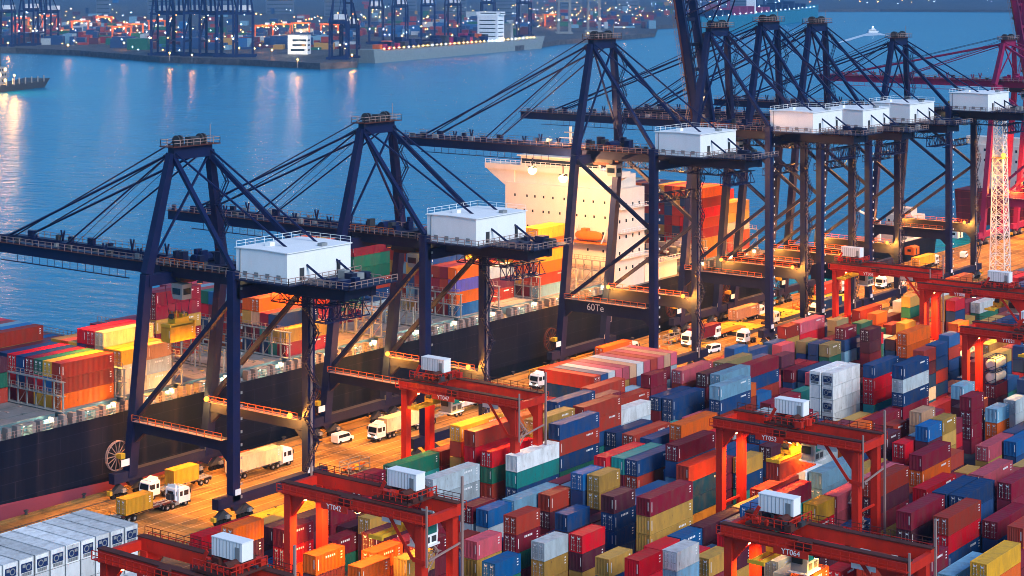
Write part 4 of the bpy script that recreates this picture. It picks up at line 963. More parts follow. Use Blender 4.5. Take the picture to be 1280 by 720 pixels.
-269.45 232.1 23.25 4 R y d 1 s|long crimson container atop a maroon one in bay behind nearest crane
-271.95 232.1 23.25 4 R y d 0 s|long crimson container atop a navy one in bay behind nearest crane
-279.45 256.1 26 4 M y d 1 s|long maroon container atop a maroon one, rightmost in bay beneath nearest boom
-279.45 256.1 23.25 4 M y d 1 s|long maroon container under a maroon one, rightmost in bay beneath nearest boom
-279.45 256.1 20.5 4 G y d 1 s|long mustard container under a maroon one, rightmost in bay beneath nearest boom
-279.45 256.1 17.75 4 M y d 1 s|long maroon container under a mustard one in bay beneath nearest boom
-279.45 256.1 15 4 r y d 0 s|long brick-brown container under a maroon one in bay beneath nearest boom
-261.95 275.1 17.75 4 G y d 0 s|long mustard container atop a maroon one in bay between two cranes
-261.95 275.1 15 4 M y d 0 s|long maroon container under a mustard one in bay between two cranes
-264.45 275.1 20.5 4 N y d 0 s|long navy container atop a mustard one in bay between two cranes
-269.45 275.1 23.25 4 O y d 1 s|long orange container atop a tan one
-279.45 315.1 28.75 4 M y d 0 s|long maroon container atop a dark green one, rightmost in bay beside second crane
-279.45 315.1 26 4 E y d 0 s|long dark green container under a maroon one, rightmost in bay beside second crane
-279.45 315.1 23.25 4 E y d 0 s|long dark green container under a dark green one, rightmost in bay beside second crane
-279.45 315.1 20.5 4 r y d 1 s|long brick-brown container under a dark green one in bay beside second crane
-279.45 315.1 17.75 4 N y d 1 s|long navy container under a brick-brown one in bay beside second crane
-279.45 315.1 15 4 w y d 1 s|long pale grey container under a navy one in bay beside second crane
-271.95 289.1 20.5 4 r y d 0 s|long brick-brown container atop a maroon one, rightmost in bay short of second crane
-276.95 302.5 23.25 4 r y d 1 s|long brick-brown container atop a navy one, rightmost in bay just before the green boxes
-276.95 302.5 20.5 4 N y d 1 s|long navy container under a brick-brown one in bay just before the green boxes
-276.95 302.5 17.75 4 E y d 1 s|long dark green container under a navy one in bay just before the green boxes
-276.95 302.5 15 4 M y d 0 s|long maroon container under a dark green one
-284.45 302.5 23.25 4 r y d 0 s|long brick-brown container atop an orange one in bay just before the green boxes
-261.95 330.1 23.25 4 O y d 0 s|long orange container atop a violet one
-261.95 330.1 20.5 4 V y d 0 s|long violet container under an orange one
-261.95 330.1 17.75 4 O y d 1 s|long orange container under a violet one
-261.95 330.1 15 4 B y d 1 s|long bright blue container under an orange one
-269.45 330.1 26 4 N y d 1 s|long navy container atop a brick-brown one in bay behind second crane
-274.45 330.1 28.75 4 D y d 1 s|long plum container atop a bright blue one in bay behind second crane
-266.95 346.1 20.5 4 w y d 1 s|long pale grey container atop a plum one
-266.95 346.1 17.75 4 D y d 0 s|long plum container under a pale grey one
-266.95 346.1 15 4 r y d 0 s|long brick-brown container under a plum one in the low ship bay
-261.95 361.1 28.75 4 Y y d 0 s|long yellow container atop an orange one, rightmost in bay before white bridge
-261.95 361.1 26 4 O y d 0 s|long orange container under a yellow one, second from left in bay before white bridge
-261.95 361.1 23.25 4 Y y d 1 s|long yellow container under an orange one beside a tan one
-261.95 361.1 20.5 4 O y d 1 s|long orange container under a yellow one, rightmost in bay before white bridge
-261.95 361.1 17.75 4 r y d 0 s|long brick-brown container under an orange one, rightmost in bay before white bridge
-261.95 361.1 15 4 L y d 1 s|long light blue container under a brick-brown one in bay before white bridge
-261.95 437.1 31.5 4 O y d 1 s|long orange container atop a brick-brown one in bay abaft white bridge
-261.95 437.1 28.75 4 r y d 1 s|long brick-brown container under an orange one in bay abaft white bridge
-261.95 437.1 26 4 R y d 1 s|long crimson container under a brick-brown one, rightmost in bay abaft white bridge
-261.95 437.1 23.25 4 r y d 0 s|long brick-brown container under a crimson one beside a maroon one
-261.95 437.1 20.5 4 M y d 0 s|long maroon container under a brick-brown one, rightmost in bay abaft white bridge
-261.95 437.1 17.75 4 G y d 0 s|long mustard container under a maroon one beside a brick-brown one
-261.95 437.1 15 4 O y d 1 s|long orange container under a mustard one beside a maroon one
'''
MASS = '''
-188.03 266.93 2.75 4 E y
-188.03 266.93 0 4 r y
-198.46 300.06 2.75 4 w y
-198.46 300.06 0 4 r y
-192.2 280.27 5.5 4 N y
-192.2 280.27 2.75 4 T y
-192.2 280.27 0 4 r y
-198.35 280.58 8.25 4 N y
-198.35 280.58 5.5 4 N y
-198.35 280.58 2.75 4 N y
-198.35 280.58 0 4 M y
-193.33 266.83 8.25 4 G y
-193.33 266.83 5.5 4 N y
-193.33 266.83 2.75 4 B y
-193.33 266.83 0 4 R y
-203.95 276.5 5.5 4 r y
-203.95 276.5 2.75 4 M y
-203.95 276.5 0 4 D y
-187.69 254.09 0 4 M y
-189.43 286.67 2.75 4 N y
-189.43 286.67 0 4 R y
-179.87 277.86 5.5 4 M y
-179.87 277.86 2.75 4 G y
-179.87 277.86 0 4 M y
-175.78 277.36 5.5 4 N y
-175.78 277.36 2.75 4 P y
-175.78 277.36 0 4 P y
-175.25 262.36 5.5 4 R y
-175.25 262.36 2.75 4 B y
-175.25 262.36 0 4 N y
-172.6 263.71 5.5 4 M y
-172.6 263.71 2.75 4 M y
-172.6 263.71 0 4 M y
-170.03 264 2.75 4 r y
-170.03 264 0 4 M y
-195.55 315.75 0 4 N y
-198.35 315.36 2.75 4 M y
-198.35 315.36 0 4 M y
-172.45 248.52 5.5 2 N y
-172.45 248.52 2.75 2 M y
-172.45 248.52 0 2 D y
-169.65 249.19 2.75 2 D y
-169.65 249.19 0 2 M y
-175.25 243.37 0 2 M y
-166.85 236.34 2.75 2 D y
-166.85 236.34 0 2 N y
-166.85 223.12 2.75 2 E y
-166.85 223.12 0 2 M y
-161.25 222.56 0 2 G y
-158.9 228.98 0 2 G y
-161.25 240.92 0 2 N y
-150.86 238.19 2.75 4 r y
-150.86 238.19 0 4 r y
-149.48 222.21 2.75 2 N y
-149.48 222.21 0 2 W y
-146.55 230.54 5.5 2 R y
-146.55 230.54 2.75 2 G y
-146.55 230.54 0 2 N y
-140.95 217 5.5 2 R y
-140.95 217 2.75 2 B y
-140.95 217 0 2 r y
-138.75 223.26 2.75 2 B y
-138.75 223.26 0 2 r y
-178.05 230.69 2.75 2 w y
-178.05 230.69 0 2 D y
-181.35 230.78 2.75 2 w y
-181.35 230.78 0 2 t y
-169.65 217.14 0 2 M y
-161.25 210.69 2.75 2 E y
-161.25 210.69 0 2 t y
-178.05 203.72 5.5 2 M y
-178.05 203.72 2.75 2 W y
-178.05 203.72 0 2 G y
-189.95 216.21 2.75 2 D y
-189.95 216.21 0 2 D y
-169.65 191.46 5.5 2 O y
-169.65 191.46 2.75 2 M y
-169.65 191.46 0 2 D y
-172.45 197.45 5.5 2 r y
-172.45 197.45 2.75 2 M y
-172.45 197.45 0 2 R y
-166.85 197.86 5.5 2 D y
-166.85 197.86 2.75 2 r y
-166.85 197.86 0 2 W y
-195.55 217.61 2.75 2 D y
-195.55 217.61 0 2 D y
-193.04 211 0 2 E y
-198.45 206.85 2.75 4 D y
-198.45 206.85 0 4 r y
-189.95 197.56 0 2 W y
-178.05 191.41 5.5 2 D y
-178.05 191.41 2.75 2 M y
-178.05 191.41 0 2 M y
-203.95 197.28 0 4 T y
-189.95 187.14 2.75 2 P y
-189.95 187.14 0 2 r y
-206.75 244.47 0 4 M y
-189.95 234.53 0 4 R y
-196.91 254.37 5.5 4 D y
-196.91 254.37 2.75 4 M y
-196.91 254.37 0 4 D y
-201.15 255.66 8.25 4 r y
-201.15 255.66 5.5 4 G y
-201.15 255.66 2.75 4 P y
-201.15 255.66 0 4 R y
-192.81 253.71 0 4 M y
-192.75 329.41 5.5 4 N y
-192.75 329.41 2.75 4 D y
-192.75 329.41 0 4 M y
-195.55 328.67 5.5 4 M y
-195.55 328.67 2.75 4 M y
-195.55 328.67 0 4 R y
-201.15 328.16 5.5 4 r y
-201.15 328.16 2.75 4 M y
-201.15 328.16 0 4 N y
-192.75 341.62 2.75 4 r y
-192.75 341.62 0 4 M y
-203.95 351.11 8.25 2 B y
-203.95 351.11 5.5 2 N y
-203.95 351.11 2.75 2 G y
-203.95 351.11 0 2 M y
-198.35 340.12 5.5 4 k y
-198.35 340.12 2.75 4 B y
-198.35 340.12 0 4 M y
-195.55 365.06 0 4 N y
-192.75 366.69 2.75 4 N y
-192.75 366.69 0 4 w y
-178.05 344.47 5.5 4 W y
-178.05 344.47 2.75 4 W y
-178.05 344.47 0 4 W y
-201.56 379.32 5.5 2 k y
-201.56 379.32 2.75 2 N y
-201.56 379.32 0 2 r y
-198.35 378.91 5.5 2 N y
-198.35 378.91 2.75 2 N y
-198.35 378.91 0 2 M y
-195.55 379.07 2.75 2 E y
-195.55 379.07 0 2 D y
-195.55 386.86 5.5 2 N y
-195.55 386.86 2.75 2 L y
-195.55 386.86 0 2 P y
-201.2 393.93 8.25 2 k y
-201.2 393.93 5.5 2 k y
-201.2 393.93 2.75 2 M y
-201.2 393.93 0 2 R y
-189.95 388.21 5.5 2 D y
-189.95 388.21 2.75 2 M y
-189.95 388.21 0 2 D y
-201.62 407.59 5.5 2 E y
-201.62 407.59 2.75 2 N y
-201.62 407.59 0 2 E y
-192.75 407.21 2.75 2 D y
-192.75 407.21 0 2 N y
-172.06 356.66 0 4 T y
-161.25 347.74 0 4 r y
-164.27 361.03 11 2 r y
-164.27 361.03 8.25 2 D y
-164.27 361.03 5.5 2 N y
-164.27 361.03 2.75 2 W y
-164.27 361.03 0 2 B y
-164.62 367.96 11 2 N y
-164.62 367.96 8.25 2 N y
-164.62 367.96 5.5 2 r y
-164.62 367.96 2.75 2 N y
-164.62 367.96 0 2 M y
-172.59 392.7 8.25 2 B y
-172.59 392.7 5.5 2 r y
-172.59 392.7 2.75 2 N y
-172.59 392.7 0 2 N y
-192.75 429.52 2.75 2 O y
-192.75 429.52 0 2 r y
-201.15 433.99 8.25 2 G y
-201.15 433.99 5.5 2 E y
-201.15 433.99 2.75 2 O y
-201.15 433.99 0 2 t y
-189.95 435.79 8.25 2 R y
-189.95 435.79 5.5 2 N y
-189.95 435.79 2.75 2 M y
-189.95 435.79 0 2 D y
-189.95 454.2 2.75 4 E y
-189.95 454.2 0 4 R y
-204.19 421.08 5.5 2 O y
-204.19 421.08 2.75 2 O y
-204.19 421.08 0 2 D y
-209.39 425.86 2.75 4 r y
-209.39 425.86 0 4 D y
-176.8 407.47 8.25 2 O y
-176.8 407.47 5.5 2 r y
-176.8 407.47 2.75 2 r y
-176.8 407.47 0 2 M y
-201.15 423.55 2.75 2 r y
-201.15 423.55 0 2 r y
-193.13 414.01 5.5 2 Y y
-193.13 414.01 2.75 2 r y
-193.13 414.01 0 2 M y
-175.25 379.53 5.5 4 N y
-175.25 379.53 2.75 4 D y
-175.25 379.53 0 4 N y
-149.35 362.99 2.75 2 D y
-149.35 362.99 0 2 r y
-187.38 320.24 0 4 r y
-170.98 279.46 8.25 4 R y
-170.98 279.46 5.5 4 O y
-170.98 279.46 2.75 4 r y
-170.98 279.46 0 4 N y
-164.05 267.19 8.25 4 N y
-164.05 267.19 5.5 4 L y
-164.05 267.19 2.75 4 M y
-164.05 267.19 0 4 M y
-161.25 281.71 0 2 T y
-146.55 284.79 0 4 w y
-161.74 294.71 2.75 4 N y
-161.74 294.71 0 4 D y
-138.15 231.06 2.75 2 M y
-138.15 231.06 0 2 M y
-140.95 242.05 0 2 G y
-133.91 246.48 0 2 c y
-129.65 245.35 0 2 D y
-115.05 217.29 8.25 2 D y
-115.05 217.29 5.5 2 O y
-115.05 217.29 2.75 2 M y
-115.05 217.29 0 2 O y
-120.44 237.43 2.75 2 D y
-120.44 237.43 0 2 L y
-138.35 264.27 0 2 N y
-151.15 318.96 2.75 2 r y
-151.15 318.96 0 2 r y
-146.55 321.17 5.5 2 t y
-146.55 321.17 2.75 2 M y
-146.55 321.17 0 2 M y
-140.95 311.61 5.5 2 D y
-140.95 311.61 2.75 2 P y
-140.95 311.61 0 2 D y
-144.07 338.3 0 2 M y
-137.88 305.42 0 4 G y
-143.75 307.98 2.75 2 R y
-143.75 307.98 0 2 M y
-135.35 328.39 0 4 G y
-132.55 334.86 0 4 N y
-140.95 352.45 2.75 2 w y
-140.95 352.45 0 2 D y
-149.35 346.25 5.5 2 D y
-149.35 346.25 2.75 2 w y
-149.35 346.25 0 2 N y
-148.98 311.41 2.75 2 M y
-148.98 311.41 0 2 D y
-132.41 276.24 0 4 G y
-120.15 290.09 5.5 4 M y
-120.15 290.09 2.75 4 M y
-120.15 290.09 0 4 M y
-132.55 295.35 0 4 M y
-120.65 276.68 5.5 4 N y
-120.65 276.68 2.75 4 N y
-120.65 276.68 0 4 W y
-117.85 276.86 5.5 4 N y
-117.85 276.86 2.75 4 N y
-117.85 276.86 0 4 N y
-120.65 263.86 2.75 4 D y
-120.65 263.86 0 4 T y
-115.05 264.72 0 4 M y
-112.02 276.03 2.75 4 N y
-112.02 276.03 0 4 M y
-104.23 266.61 5.5 4 O y
-104.23 266.61 2.75 4 D y
-104.23 266.61 0 4 r y
-101.91 247.66 5.5 4 O y
-101.91 247.66 2.75 4 M y
-101.91 247.66 0 4 M y
-109.45 242.87 5.5 2 D y
-109.45 242.87 2.75 2 r y
-109.45 242.87 0 2 N y
-107.01 248.25 2.75 4 N y
-107.01 248.25 0 4 M y
-115.05 236.24 5.5 2 D y
-115.05 236.24 2.75 2 r y
-115.05 236.24 0 2 E y
-114.79 288.42 5.5 4 M y
-114.79 288.42 2.75 4 P y
-114.79 288.42 0 4 B y
-206.75 230.09 2.75 4 M y
-206.75 230.09 0 4 M y
-206.75 254.07 5.5 2 r y
-206.75 254.07 2.75 2 r y
-206.75 254.07 0 2 r y
-206.75 262.48 0 2 M y
-206.75 271.96 5.5 4 M y
-206.75 271.96 2.75 4 G y
-206.75 271.96 0 4 M y
-206.75 284.5 5.5 4 G y
-206.75 284.5 2.75 4 r y
-206.75 284.5 0 4 r y
-206.75 293.97 2.75 2 M y
-206.75 293.97 0 2 W y
-206.75 303.45 5.5 4 M y
-206.75 303.45 2.75 4 B y
-206.75 303.45 0 4 D y
-206.75 312.92 5.5 2 L y
-206.75 312.92 2.75 2 G y
-206.75 312.92 0 2 D y
-206.75 322.4 2.75 4 w y
-206.75 322.4 0 4 M y
-206.75 336.94 5.5 4 B y
-206.75 336.94 2.75 4 B y
-206.75 336.94 0 4 B y
-206.75 349.48 5.5 4 r y
-206.75 349.48 2.75 4 r y
-206.75 349.48 0 4 D y
-206.75 362.02 5.5 4 N y
-206.75 362.02 2.75 4 R y
-206.75 362.02 0 4 R y
-206.75 373.49 5.5 2 B y
-206.75 373.49 2.75 2 B y
-206.75 373.49 0 2 N y
-206.75 379.9 5.5 2 G y
-206.75 379.9 2.75 2 G y
-206.75 379.9 0 2 G y
-206.75 389.38 5.5 4 R y
-206.75 389.38 2.75 4 T y
-206.75 389.38 0 4 T y
-206.75 401.92 5.5 4 N y
-206.75 401.92 2.75 4 M y
-206.75 401.92 0 4 M y
-206.75 413.39 2.75 2 D y
-206.75 413.39 0 2 M y
-206.75 419.8 2.75 2 G y
-206.75 419.8 0 2 O y
-206.75 431.28 2.75 4 D y
-206.75 431.28 0 4 D y
-206.75 440.75 5.5 2 W y
-206.75 440.75 2.75 2 W y
-206.75 440.75 0 2 W y
-206.75 450.23 5.5 4 N y
-206.75 450.23 2.75 4 N y
-206.75 450.23 0 4 P y
-206.75 462.77 5.5 4 G y
-206.75 462.77 2.75 4 N y
-206.75 462.77 0 4 O y
-206.75 475.31 5.5 4 w y
-206.75 475.31 2.75 4 w y
-206.75 475.31 0 4 D y
-206.75 487.85 2.75 4 M y
-206.75 487.85 0 4 M y
-206.75 500.39 2.75 4 r y
-206.75 500.39 0 4 G y
-206.75 514.93 2.75 4 r y
-206.75 514.93 0 4 r y
-206.75 527.47 2.75 4 B y
-206.75 527.47 0 4 W y
-206.75 536.94 2.75 2 G y
-206.75 536.94 0 2 G y
-206.75 546.42 2.75 4 M y
-206.75 546.42 0 4 M y
-203.95 221.53 2.75 2 M y
-203.95 221.53 0 2 R y
-203.95 233 0 4 G y
-203.95 242.48 0 2 N y
-203.95 251.95 0 4 M y
-203.95 261.43 5.5 2 M y
-203.95 261.43 2.75 2 M y
-203.95 261.43 0 2 M y
-203.95 286.34 8.25 2 G y
-203.95 286.34 5.5 2 G y
-203.95 286.34 2.75 2 G y
-203.95 286.34 0 2 D y
-203.95 295.82 2.75 4 B y
-203.95 295.82 0 4 O y
-203.95 308.36 2.75 4 r y
-203.95 308.36 0 4 r y
-203.95 317.83 5.5 2 M y
-203.95 317.83 2.75 2 r y
-203.95 317.83 0 2 M y
-203.95 327.31 2.75 4 N y
-203.95 327.31 0 4 N y
-203.95 336.78 5.5 2 N y
-203.95 336.78 2.75 2 N y
-203.95 336.78 0 2 O y
-203.95 343.19 2.75 2 r y
-203.95 343.19 0 2 O y
-203.95 357.6 0 2 t y
-203.95 366.01 2.75 2 r y
-203.95 366.01 0 2 N y
-203.95 372.42 5.5 2 P y
-203.95 372.42 2.75 2 P y
-203.95 372.42 0 2 N y
-203.95 385.83 2.75 2 M y
-203.95 385.83 0 2 M y
-203.95 395.31 2.75 4 N y
-203.95 395.31 0 4 N y
-203.95 414.28 2.75 2 G y
-203.95 414.28 0 2 M y
-203.95 430.76 0 4 M y
-203.95 443.3 5.5 4 D y
-203.95 443.3 2.75 4 M y
-203.95 443.3 0 4 M y
-203.95 457.84 5.5 4 M y
-203.95 457.84 2.75 4 G y
-203.95 457.84 0 4 M y
-203.95 470.38 8.25 4 O y
-203.95 470.38 5.5 4 R y
-203.95 470.38 2.75 4 D y
-203.95 470.38 0 4 O y
-203.95 482.92 2.75 4 r y
-203.95 482.92 0 4 M y
-203.95 492.39 2.75 2 M y
-203.95 492.39 0 2 M y
-203.95 501.87 0 4 N y
-203.95 514.41 2.75 4 R y
-203.95 514.41 0 4 M y
-203.95 523.88 0 2 G y
-203.95 533.36 2.75 4 R y
-203.95 533.36 0 4 D y
-203.95 545.9 2.75 4 N y
-203.95 545.9 0 4 N y
-201.15 200.09 5.5 4 G y
-201.15 200.09 2.75 4 G y
-201.15 200.09 0 4 G y
-201.15 218.57 5.5 2 N y
-201.15 218.57 2.75 2 N y
-201.15 218.57 0 2 r y
-201.15 226.98 2.75 2 D y
-201.15 226.98 0 2 D y
-201.15 238.45 2.75 4 B y
-201.15 238.45 0 4 M y
-201.15 268.5 0 4 R y
-201.15 281.04 2.75 4 D y
-201.15 281.04 0 4 D y
-201.15 293.58 8.25 4 M y
-201.15 293.58 5.5 4 M y
-201.15 293.58 2.75 4 w y
-201.15 293.58 0 4 w y
-201.15 306.12 2.75 4 r y
-201.15 306.12 0 4 O y
-201.15 315.59 2.75 2 T y
-201.15 315.59 0 2 w y
-201.15 341.07 2.75 4 r y
-201.15 341.07 0 4 M y
-201.15 353.61 5.5 4 N y
-201.15 353.61 2.75 4 w y
-201.15 353.61 0 4 M y
-201.15 368.15 0 4 W y
-201.15 386.12 2.75 2 R y
-201.15 386.12 0 2 R y
-201.15 400.53 0 2 G y
-201.15 413.94 2.75 2 E y
-201.15 413.94 0 2 N y
-201.15 443.42 5.5 4 r y
-201.15 443.42 2.75 4 r y
-201.15 443.42 0 4 r y
-201.15 455.96 5.5 4 r y
-201.15 455.96 2.75 4 E y
-201.15 455.96 0 4 N y
-201.15 465.43 2.75 2 M y
-201.15 465.43 0 2 M y
-201.15 474.91 5.5 4 M y
-201.15 474.91 2.75 4 r y
-201.15 474.91 0 4 r y
-201.15 489.45 2.75 4 r y
-201.15 489.45 0 4 M y
-201.15 498.92 2.75 2 R y
-201.15 498.92 0 2 G y
-201.15 505.33 0 2 N y
-201.15 514.81 2.75 4 M y
-201.15 514.81 0 4 M y
-201.15 527.35 2.75 4 M y
-201.15 527.35 0 4 M y
-201.15 539.89 2.75 4 M y
-201.15 539.89 0 4 T y
-198.35 194.03 5.5 2 M y
-198.35 194.03 2.75 2 M y
-198.35 194.03 0 2 M y
-198.35 216.44 2.75 2 M y
-198.35 216.44 0 2 M y
-198.35 225.91 2.75 4 D y
-198.35 225.91 0 4 D y
-198.35 238.45 2.75 4 M y
-198.35 238.45 0 4 T y
-198.35 263.93 5.5 2 N y
-198.35 263.93 2.75 2 N y
-198.35 263.93 0 2 O y
-198.35 270.34 2.75 2 r y
-198.35 270.34 0 2 r y
-198.35 290.25 2.75 2 D y
-198.35 290.25 0 2 M y
-198.35 325.16 2.75 2 r y
-198.35 325.16 0 2 r y
-198.35 352.64 2.75 4 M y
-198.35 352.64 0 4 M y
-198.35 362.11 5.5 2 D y
-198.35 362.11 2.75 2 D y
-198.35 362.11 0 2 r y
-198.35 368.52 2.75 2 M y
-198.35 368.52 0 2 B y
-198.35 388.5 5.5 4 M y
-198.35 388.5 2.75 4 M y
-198.35 388.5 0 4 r y
-198.35 401.04 2.75 4 N y
-198.35 401.04 0 4 r y
-198.35 413.58 0 4 N y
-198.35 426.12 0 4 E y
-198.35 438.66 0 4 N y
-198.35 451.2 5.5 4 O y
-198.35 451.2 2.75 4 O y
-198.35 451.2 0 4 O y
-198.35 463.74 2.75 4 w y
-198.35 463.74 0 4 T y
-198.35 478.28 2.75 4 P y
-198.35 478.28 0 4 M y
-198.35 490.82 2.75 4 r y
-198.35 490.82 0 4 r y
-198.35 503.36 2.75 4 N y
-198.35 503.36 0 4 N y
-198.35 515.9 2.75 4 D y
-198.35 515.9 0 4 D y
-198.35 525.37 2.75 2 M y
-198.35 525.37 0 2 N y
-195.55 194.09 2.75 4 D y
-195.55 194.09 0 4 M y
-195.55 206.63 0 4 G y
-195.55 227.17 2.75 4 R y
-195.55 227.17 0 4 R y
-195.55 239.71 5.5 4 N y
-195.55 239.71 2.75 4 N y
-195.55 239.71 0 4 r y
-195.55 279.75 0 4 M y
-195.55 292.3 2.75 4 M y
-195.55 292.3 0 4 r y
-195.55 301.77 0 2 N y
-195.55 341.25 5.5 4 N y
-195.55 341.25 2.75 4 N y
-195.55 341.25 0 4 L y
-195.55 350.72 2.75 2 P y
-195.55 350.72 0 2 r y
-195.55 393.63 2.75 2 N y
-195.55 393.63 0 2 N y
-195.55 403.11 2.75 4 L y
-195.55 403.11 0 4 L y
-195.55 423.65 2.75 4 D y
-195.55 423.65 0 4 D y
-195.55 436.19 5.5 4 G y
-195.55 436.19 2.75 4 M y
-195.55 436.19 0 4 O y
-195.55 448.73 2.75 4 t y
-195.55 448.73 0 4 t y
-195.55 461.27 2.75 4 M y
-195.55 461.27 0 4 w y
-195.55 473.81 5.5 4 G y
-195.55 473.81 2.75 4 N y
-195.55 473.81 0 4 L y
-195.55 483.28 2.75 2 r y
-195.55 483.28 0 2 G y
-195.55 492.76 0 4 r y
-195.55 505.3 2.75 4 r y
-195.55 505.3 0 4 E y
-195.55 517.84 2.75 4 w y
-195.55 517.84 0 4 N y
-192.75 188.03 0 2 G y
-192.75 197.5 2.75 4 B y
-192.75 197.5 0 4 r y
-192.75 217.48 0 2 M y
-192.75 223.89 2.75 2 R y
-192.75 223.89 0 2 R y
-192.75 235.36 0 4 L y
-192.75 292.9 2.75 4 N y
-192.75 292.9 0 4 D y
-192.75 305.44 0 4 D y
-192.75 314.92 0 2 D y
-192.75 351.33 0 2 M y
-192.75 379.31 0 4 D y
-192.75 388.78 0 2 R y
-192.75 395.19 5.5 2 R y
-192.75 395.19 2.75 2 E y
-192.75 395.19 0 2 E y
-192.75 420.6 2.75 2 r y
-192.75 420.6 0 2 O y
-192.75 439.08 8.25 4 G y
-192.75 439.08 5.5 4 G y
-192.75 439.08 2.75 4 M y
-192.75 439.08 0 4 M y
-192.75 451.62 5.5 4 M y
-192.75 451.62 2.75 4 r y
-192.75 451.62 0 4 r y
-192.75 461.09 5.5 2 D y
-192.75 461.09 2.75 2 D y
-192.75 461.09 0 2 D y
-192.75 467.5 8.25 2 W y
-192.75 467.5 5.5 2 r y
-192.75 467.5 2.75 2 G y
-192.75 467.5 0 2 G y
-192.75 473.91 0 2 N y
-192.75 485.39 2.75 4 M y
-192.75 485.39 0 4 M y
-192.75 497.93 2.75 4 R y
-192.75 497.93 0 4 M y
-192.75 507.4 2.75 2 r y
-192.75 507.4 0 2 R y
-192.75 516.88 2.75 4 D y
-192.75 516.88 0 4 D y
-189.95 204.03 2.75 2 D y
-189.95 204.03 0 2 D y
-189.95 222.94 0 2 M y
-189.95 244.35 0 2 M y
-189.95 296.26 2.75 2 D y
-189.95 296.26 0 2 N y
-189.95 302.67 2.75 2 T y
-189.95 302.67 0 2 T y
-189.95 314.15 2.75 4 P y
-189.95 314.15 0 4 M y
-189.95 323.62 5.5 2 G y
-189.95 323.62 2.75 2 L y
-189.95 323.62 0 2 L y
-189.95 330.03 5.5 2 O y
-189.95 330.03 2.75 2 r y
-189.95 330.03 0 2 M y
-189.95 336.44 2.75 2 B y
-189.95 336.44 0 2 B y
-189.95 345.92 0 4 M y
-189.95 355.39 0 2 T y
-189.95 361.8 2.75 2 P y
-189.95 361.8 0 2 D y
-189.95 371.28 0 4 r y
-189.95 380.75 0 2 D y
-189.95 410.27 2.75 4 O y
-189.95 410.27 0 4 N y
-189.95 442.28 2.75 2 G y
-189.95 442.28 0 2 B y
-189.95 466.76 5.5 4 D y
-189.95 466.76 2.75 4 D y
-189.95 466.76 0 4 D y
-189.95 479.3 2.75 4 E y
-189.95 479.3 0 4 E y
-189.95 491.84 2.75 4 G y
-189.95 491.84 0 4 G y
-189.95 504.38 2.75 4 R y
-189.95 504.38 0 4 P y
-178.05 213.09 5.5 4 O y
-178.05 213.09 2.75 4 R y
-178.05 213.09 0 4 D y
-178.05 222.57 2.75 2 r y
-178.05 222.57 0 2 M y
-178.05 240.54 2.75 4 r y
-178.05 240.54 0 4 r y
-178.05 253.08 5.5 4 M y
-178.05 253.08 2.75 4 M y
-178.05 253.08 0 4 P y
-178.05 262.56 2.75 2 w y
-178.05 262.56 0 2 w y
-178.05 290.54 0 4 D y
-178.05 302.01 2.75 2 E y
-178.05 302.01 0 2 E y
-178.05 311.49 2.75 4 r y
-178.05 311.49 0 4 r y
-178.05 324.03 2.75 4 M y
-178.05 324.03 0 4 M y
-178.05 353.91 2.75 2 N y
-178.05 353.91 0 2 r y
-178.05 363.39 2.75 4 D y
-178.05 363.39 0 4 B y
-178.05 377.93 2.75 4 R y
-178.05 377.93 0 4 O y
-178.05 390.47 5.5 4 D y
-178.05 390.47 2.75 4 D y
-178.05 390.47 0 4 D y
-178.05 417.01 2.75 4 T y
-178.05 417.01 0 4 M y
-178.05 429.55 5.5 4 G y
-178.05 429.55 2.75 4 G y
-178.05 429.55 0 4 G y
-178.05 442.09 5.5 4 r y
-178.05 442.09 2.75 4 M y
-178.05 442.09 0 4 P y
-178.05 454.63 2.75 4 N y
-178.05 454.63 0 4 N y
-178.05 464.1 5.5 2 G y
-178.05 464.1 2.75 2 L y
-178.05 464.1 0 2 M y
-178.05 470.51 5.5 2 G y
-178.05 470.51 2.75 2 G y
-178.05 470.51 0 2 w y
-175.25 191.09 0 4 M y
-175.25 203.63 0 4 W y
-175.25 216.17 2.75 4 M y
-175.25 216.17 0 4 B y
-175.25 228.71 0 4 N y
-175.25 249.69 5.5 2 W y
-175.25 249.69 2.75 2 W y
-175.25 249.69 0 2 P y
-175.25 290.16 5.5 4 N y
-175.25 290.16 2.75 4 N y
-175.25 290.16 0 4 M y
-175.25 304.7 2.75 4 M y
-175.25 304.7 0 4 M y
-175.25 319.25 0 4 N y
-175.25 330.72 0 2 G y
-175.25 357.2 0 4 M y
-175.25 366.67 5.5 2 r y
-175.25 366.67 2.75 2 r y
-175.25 366.67 0 2 M y
-175.25 392.15 2.75 4 G y
-175.25 392.15 0 4 G y
-175.25 417.19 2.75 4 P y
-175.25 417.19 0 4 P y
-175.25 431.73 2.75 4 N y
-175.25 431.73 0 4 N y
-175.25 444.27 5.5 4 r y
-175.25 444.27 2.75 4 r y
-175.25 444.27 0 4 r y
-175.25 453.74 5.5 2 B y
-175.25 453.74 2.75 2 D y
-175.25 453.74 0 2 R y
-175.25 463.22 2.75 4 B y
-175.25 463.22 0 4 B y
-172.45 188.03 5.5 2 M y
-172.45 188.03 2.75 2 r y
-172.45 188.03 0 2 D y
-172.45 207 5.5 4 M y
-172.45 207 2.75 4 N y
-172.45 207 0 4 M y
-172.45 219.54 2.75 4 N y
-172.45 219.54 0 4 N y
-172.45 232.08 0 4 R y
-172.45 241.56 0 2 N y
-172.45 292.03 2.75 4 N y
-172.45 292.03 0 4 M y
-172.45 306.57 5.5 4 M y
-172.45 306.57 2.75 4 M y
-172.45 306.57 0 4 M y
-172.45 316.05 5.5 2 r y
-172.45 316.05 2.75 2 R y
-172.45 316.05 0 2 R y
-172.45 325.53 0 4 t y
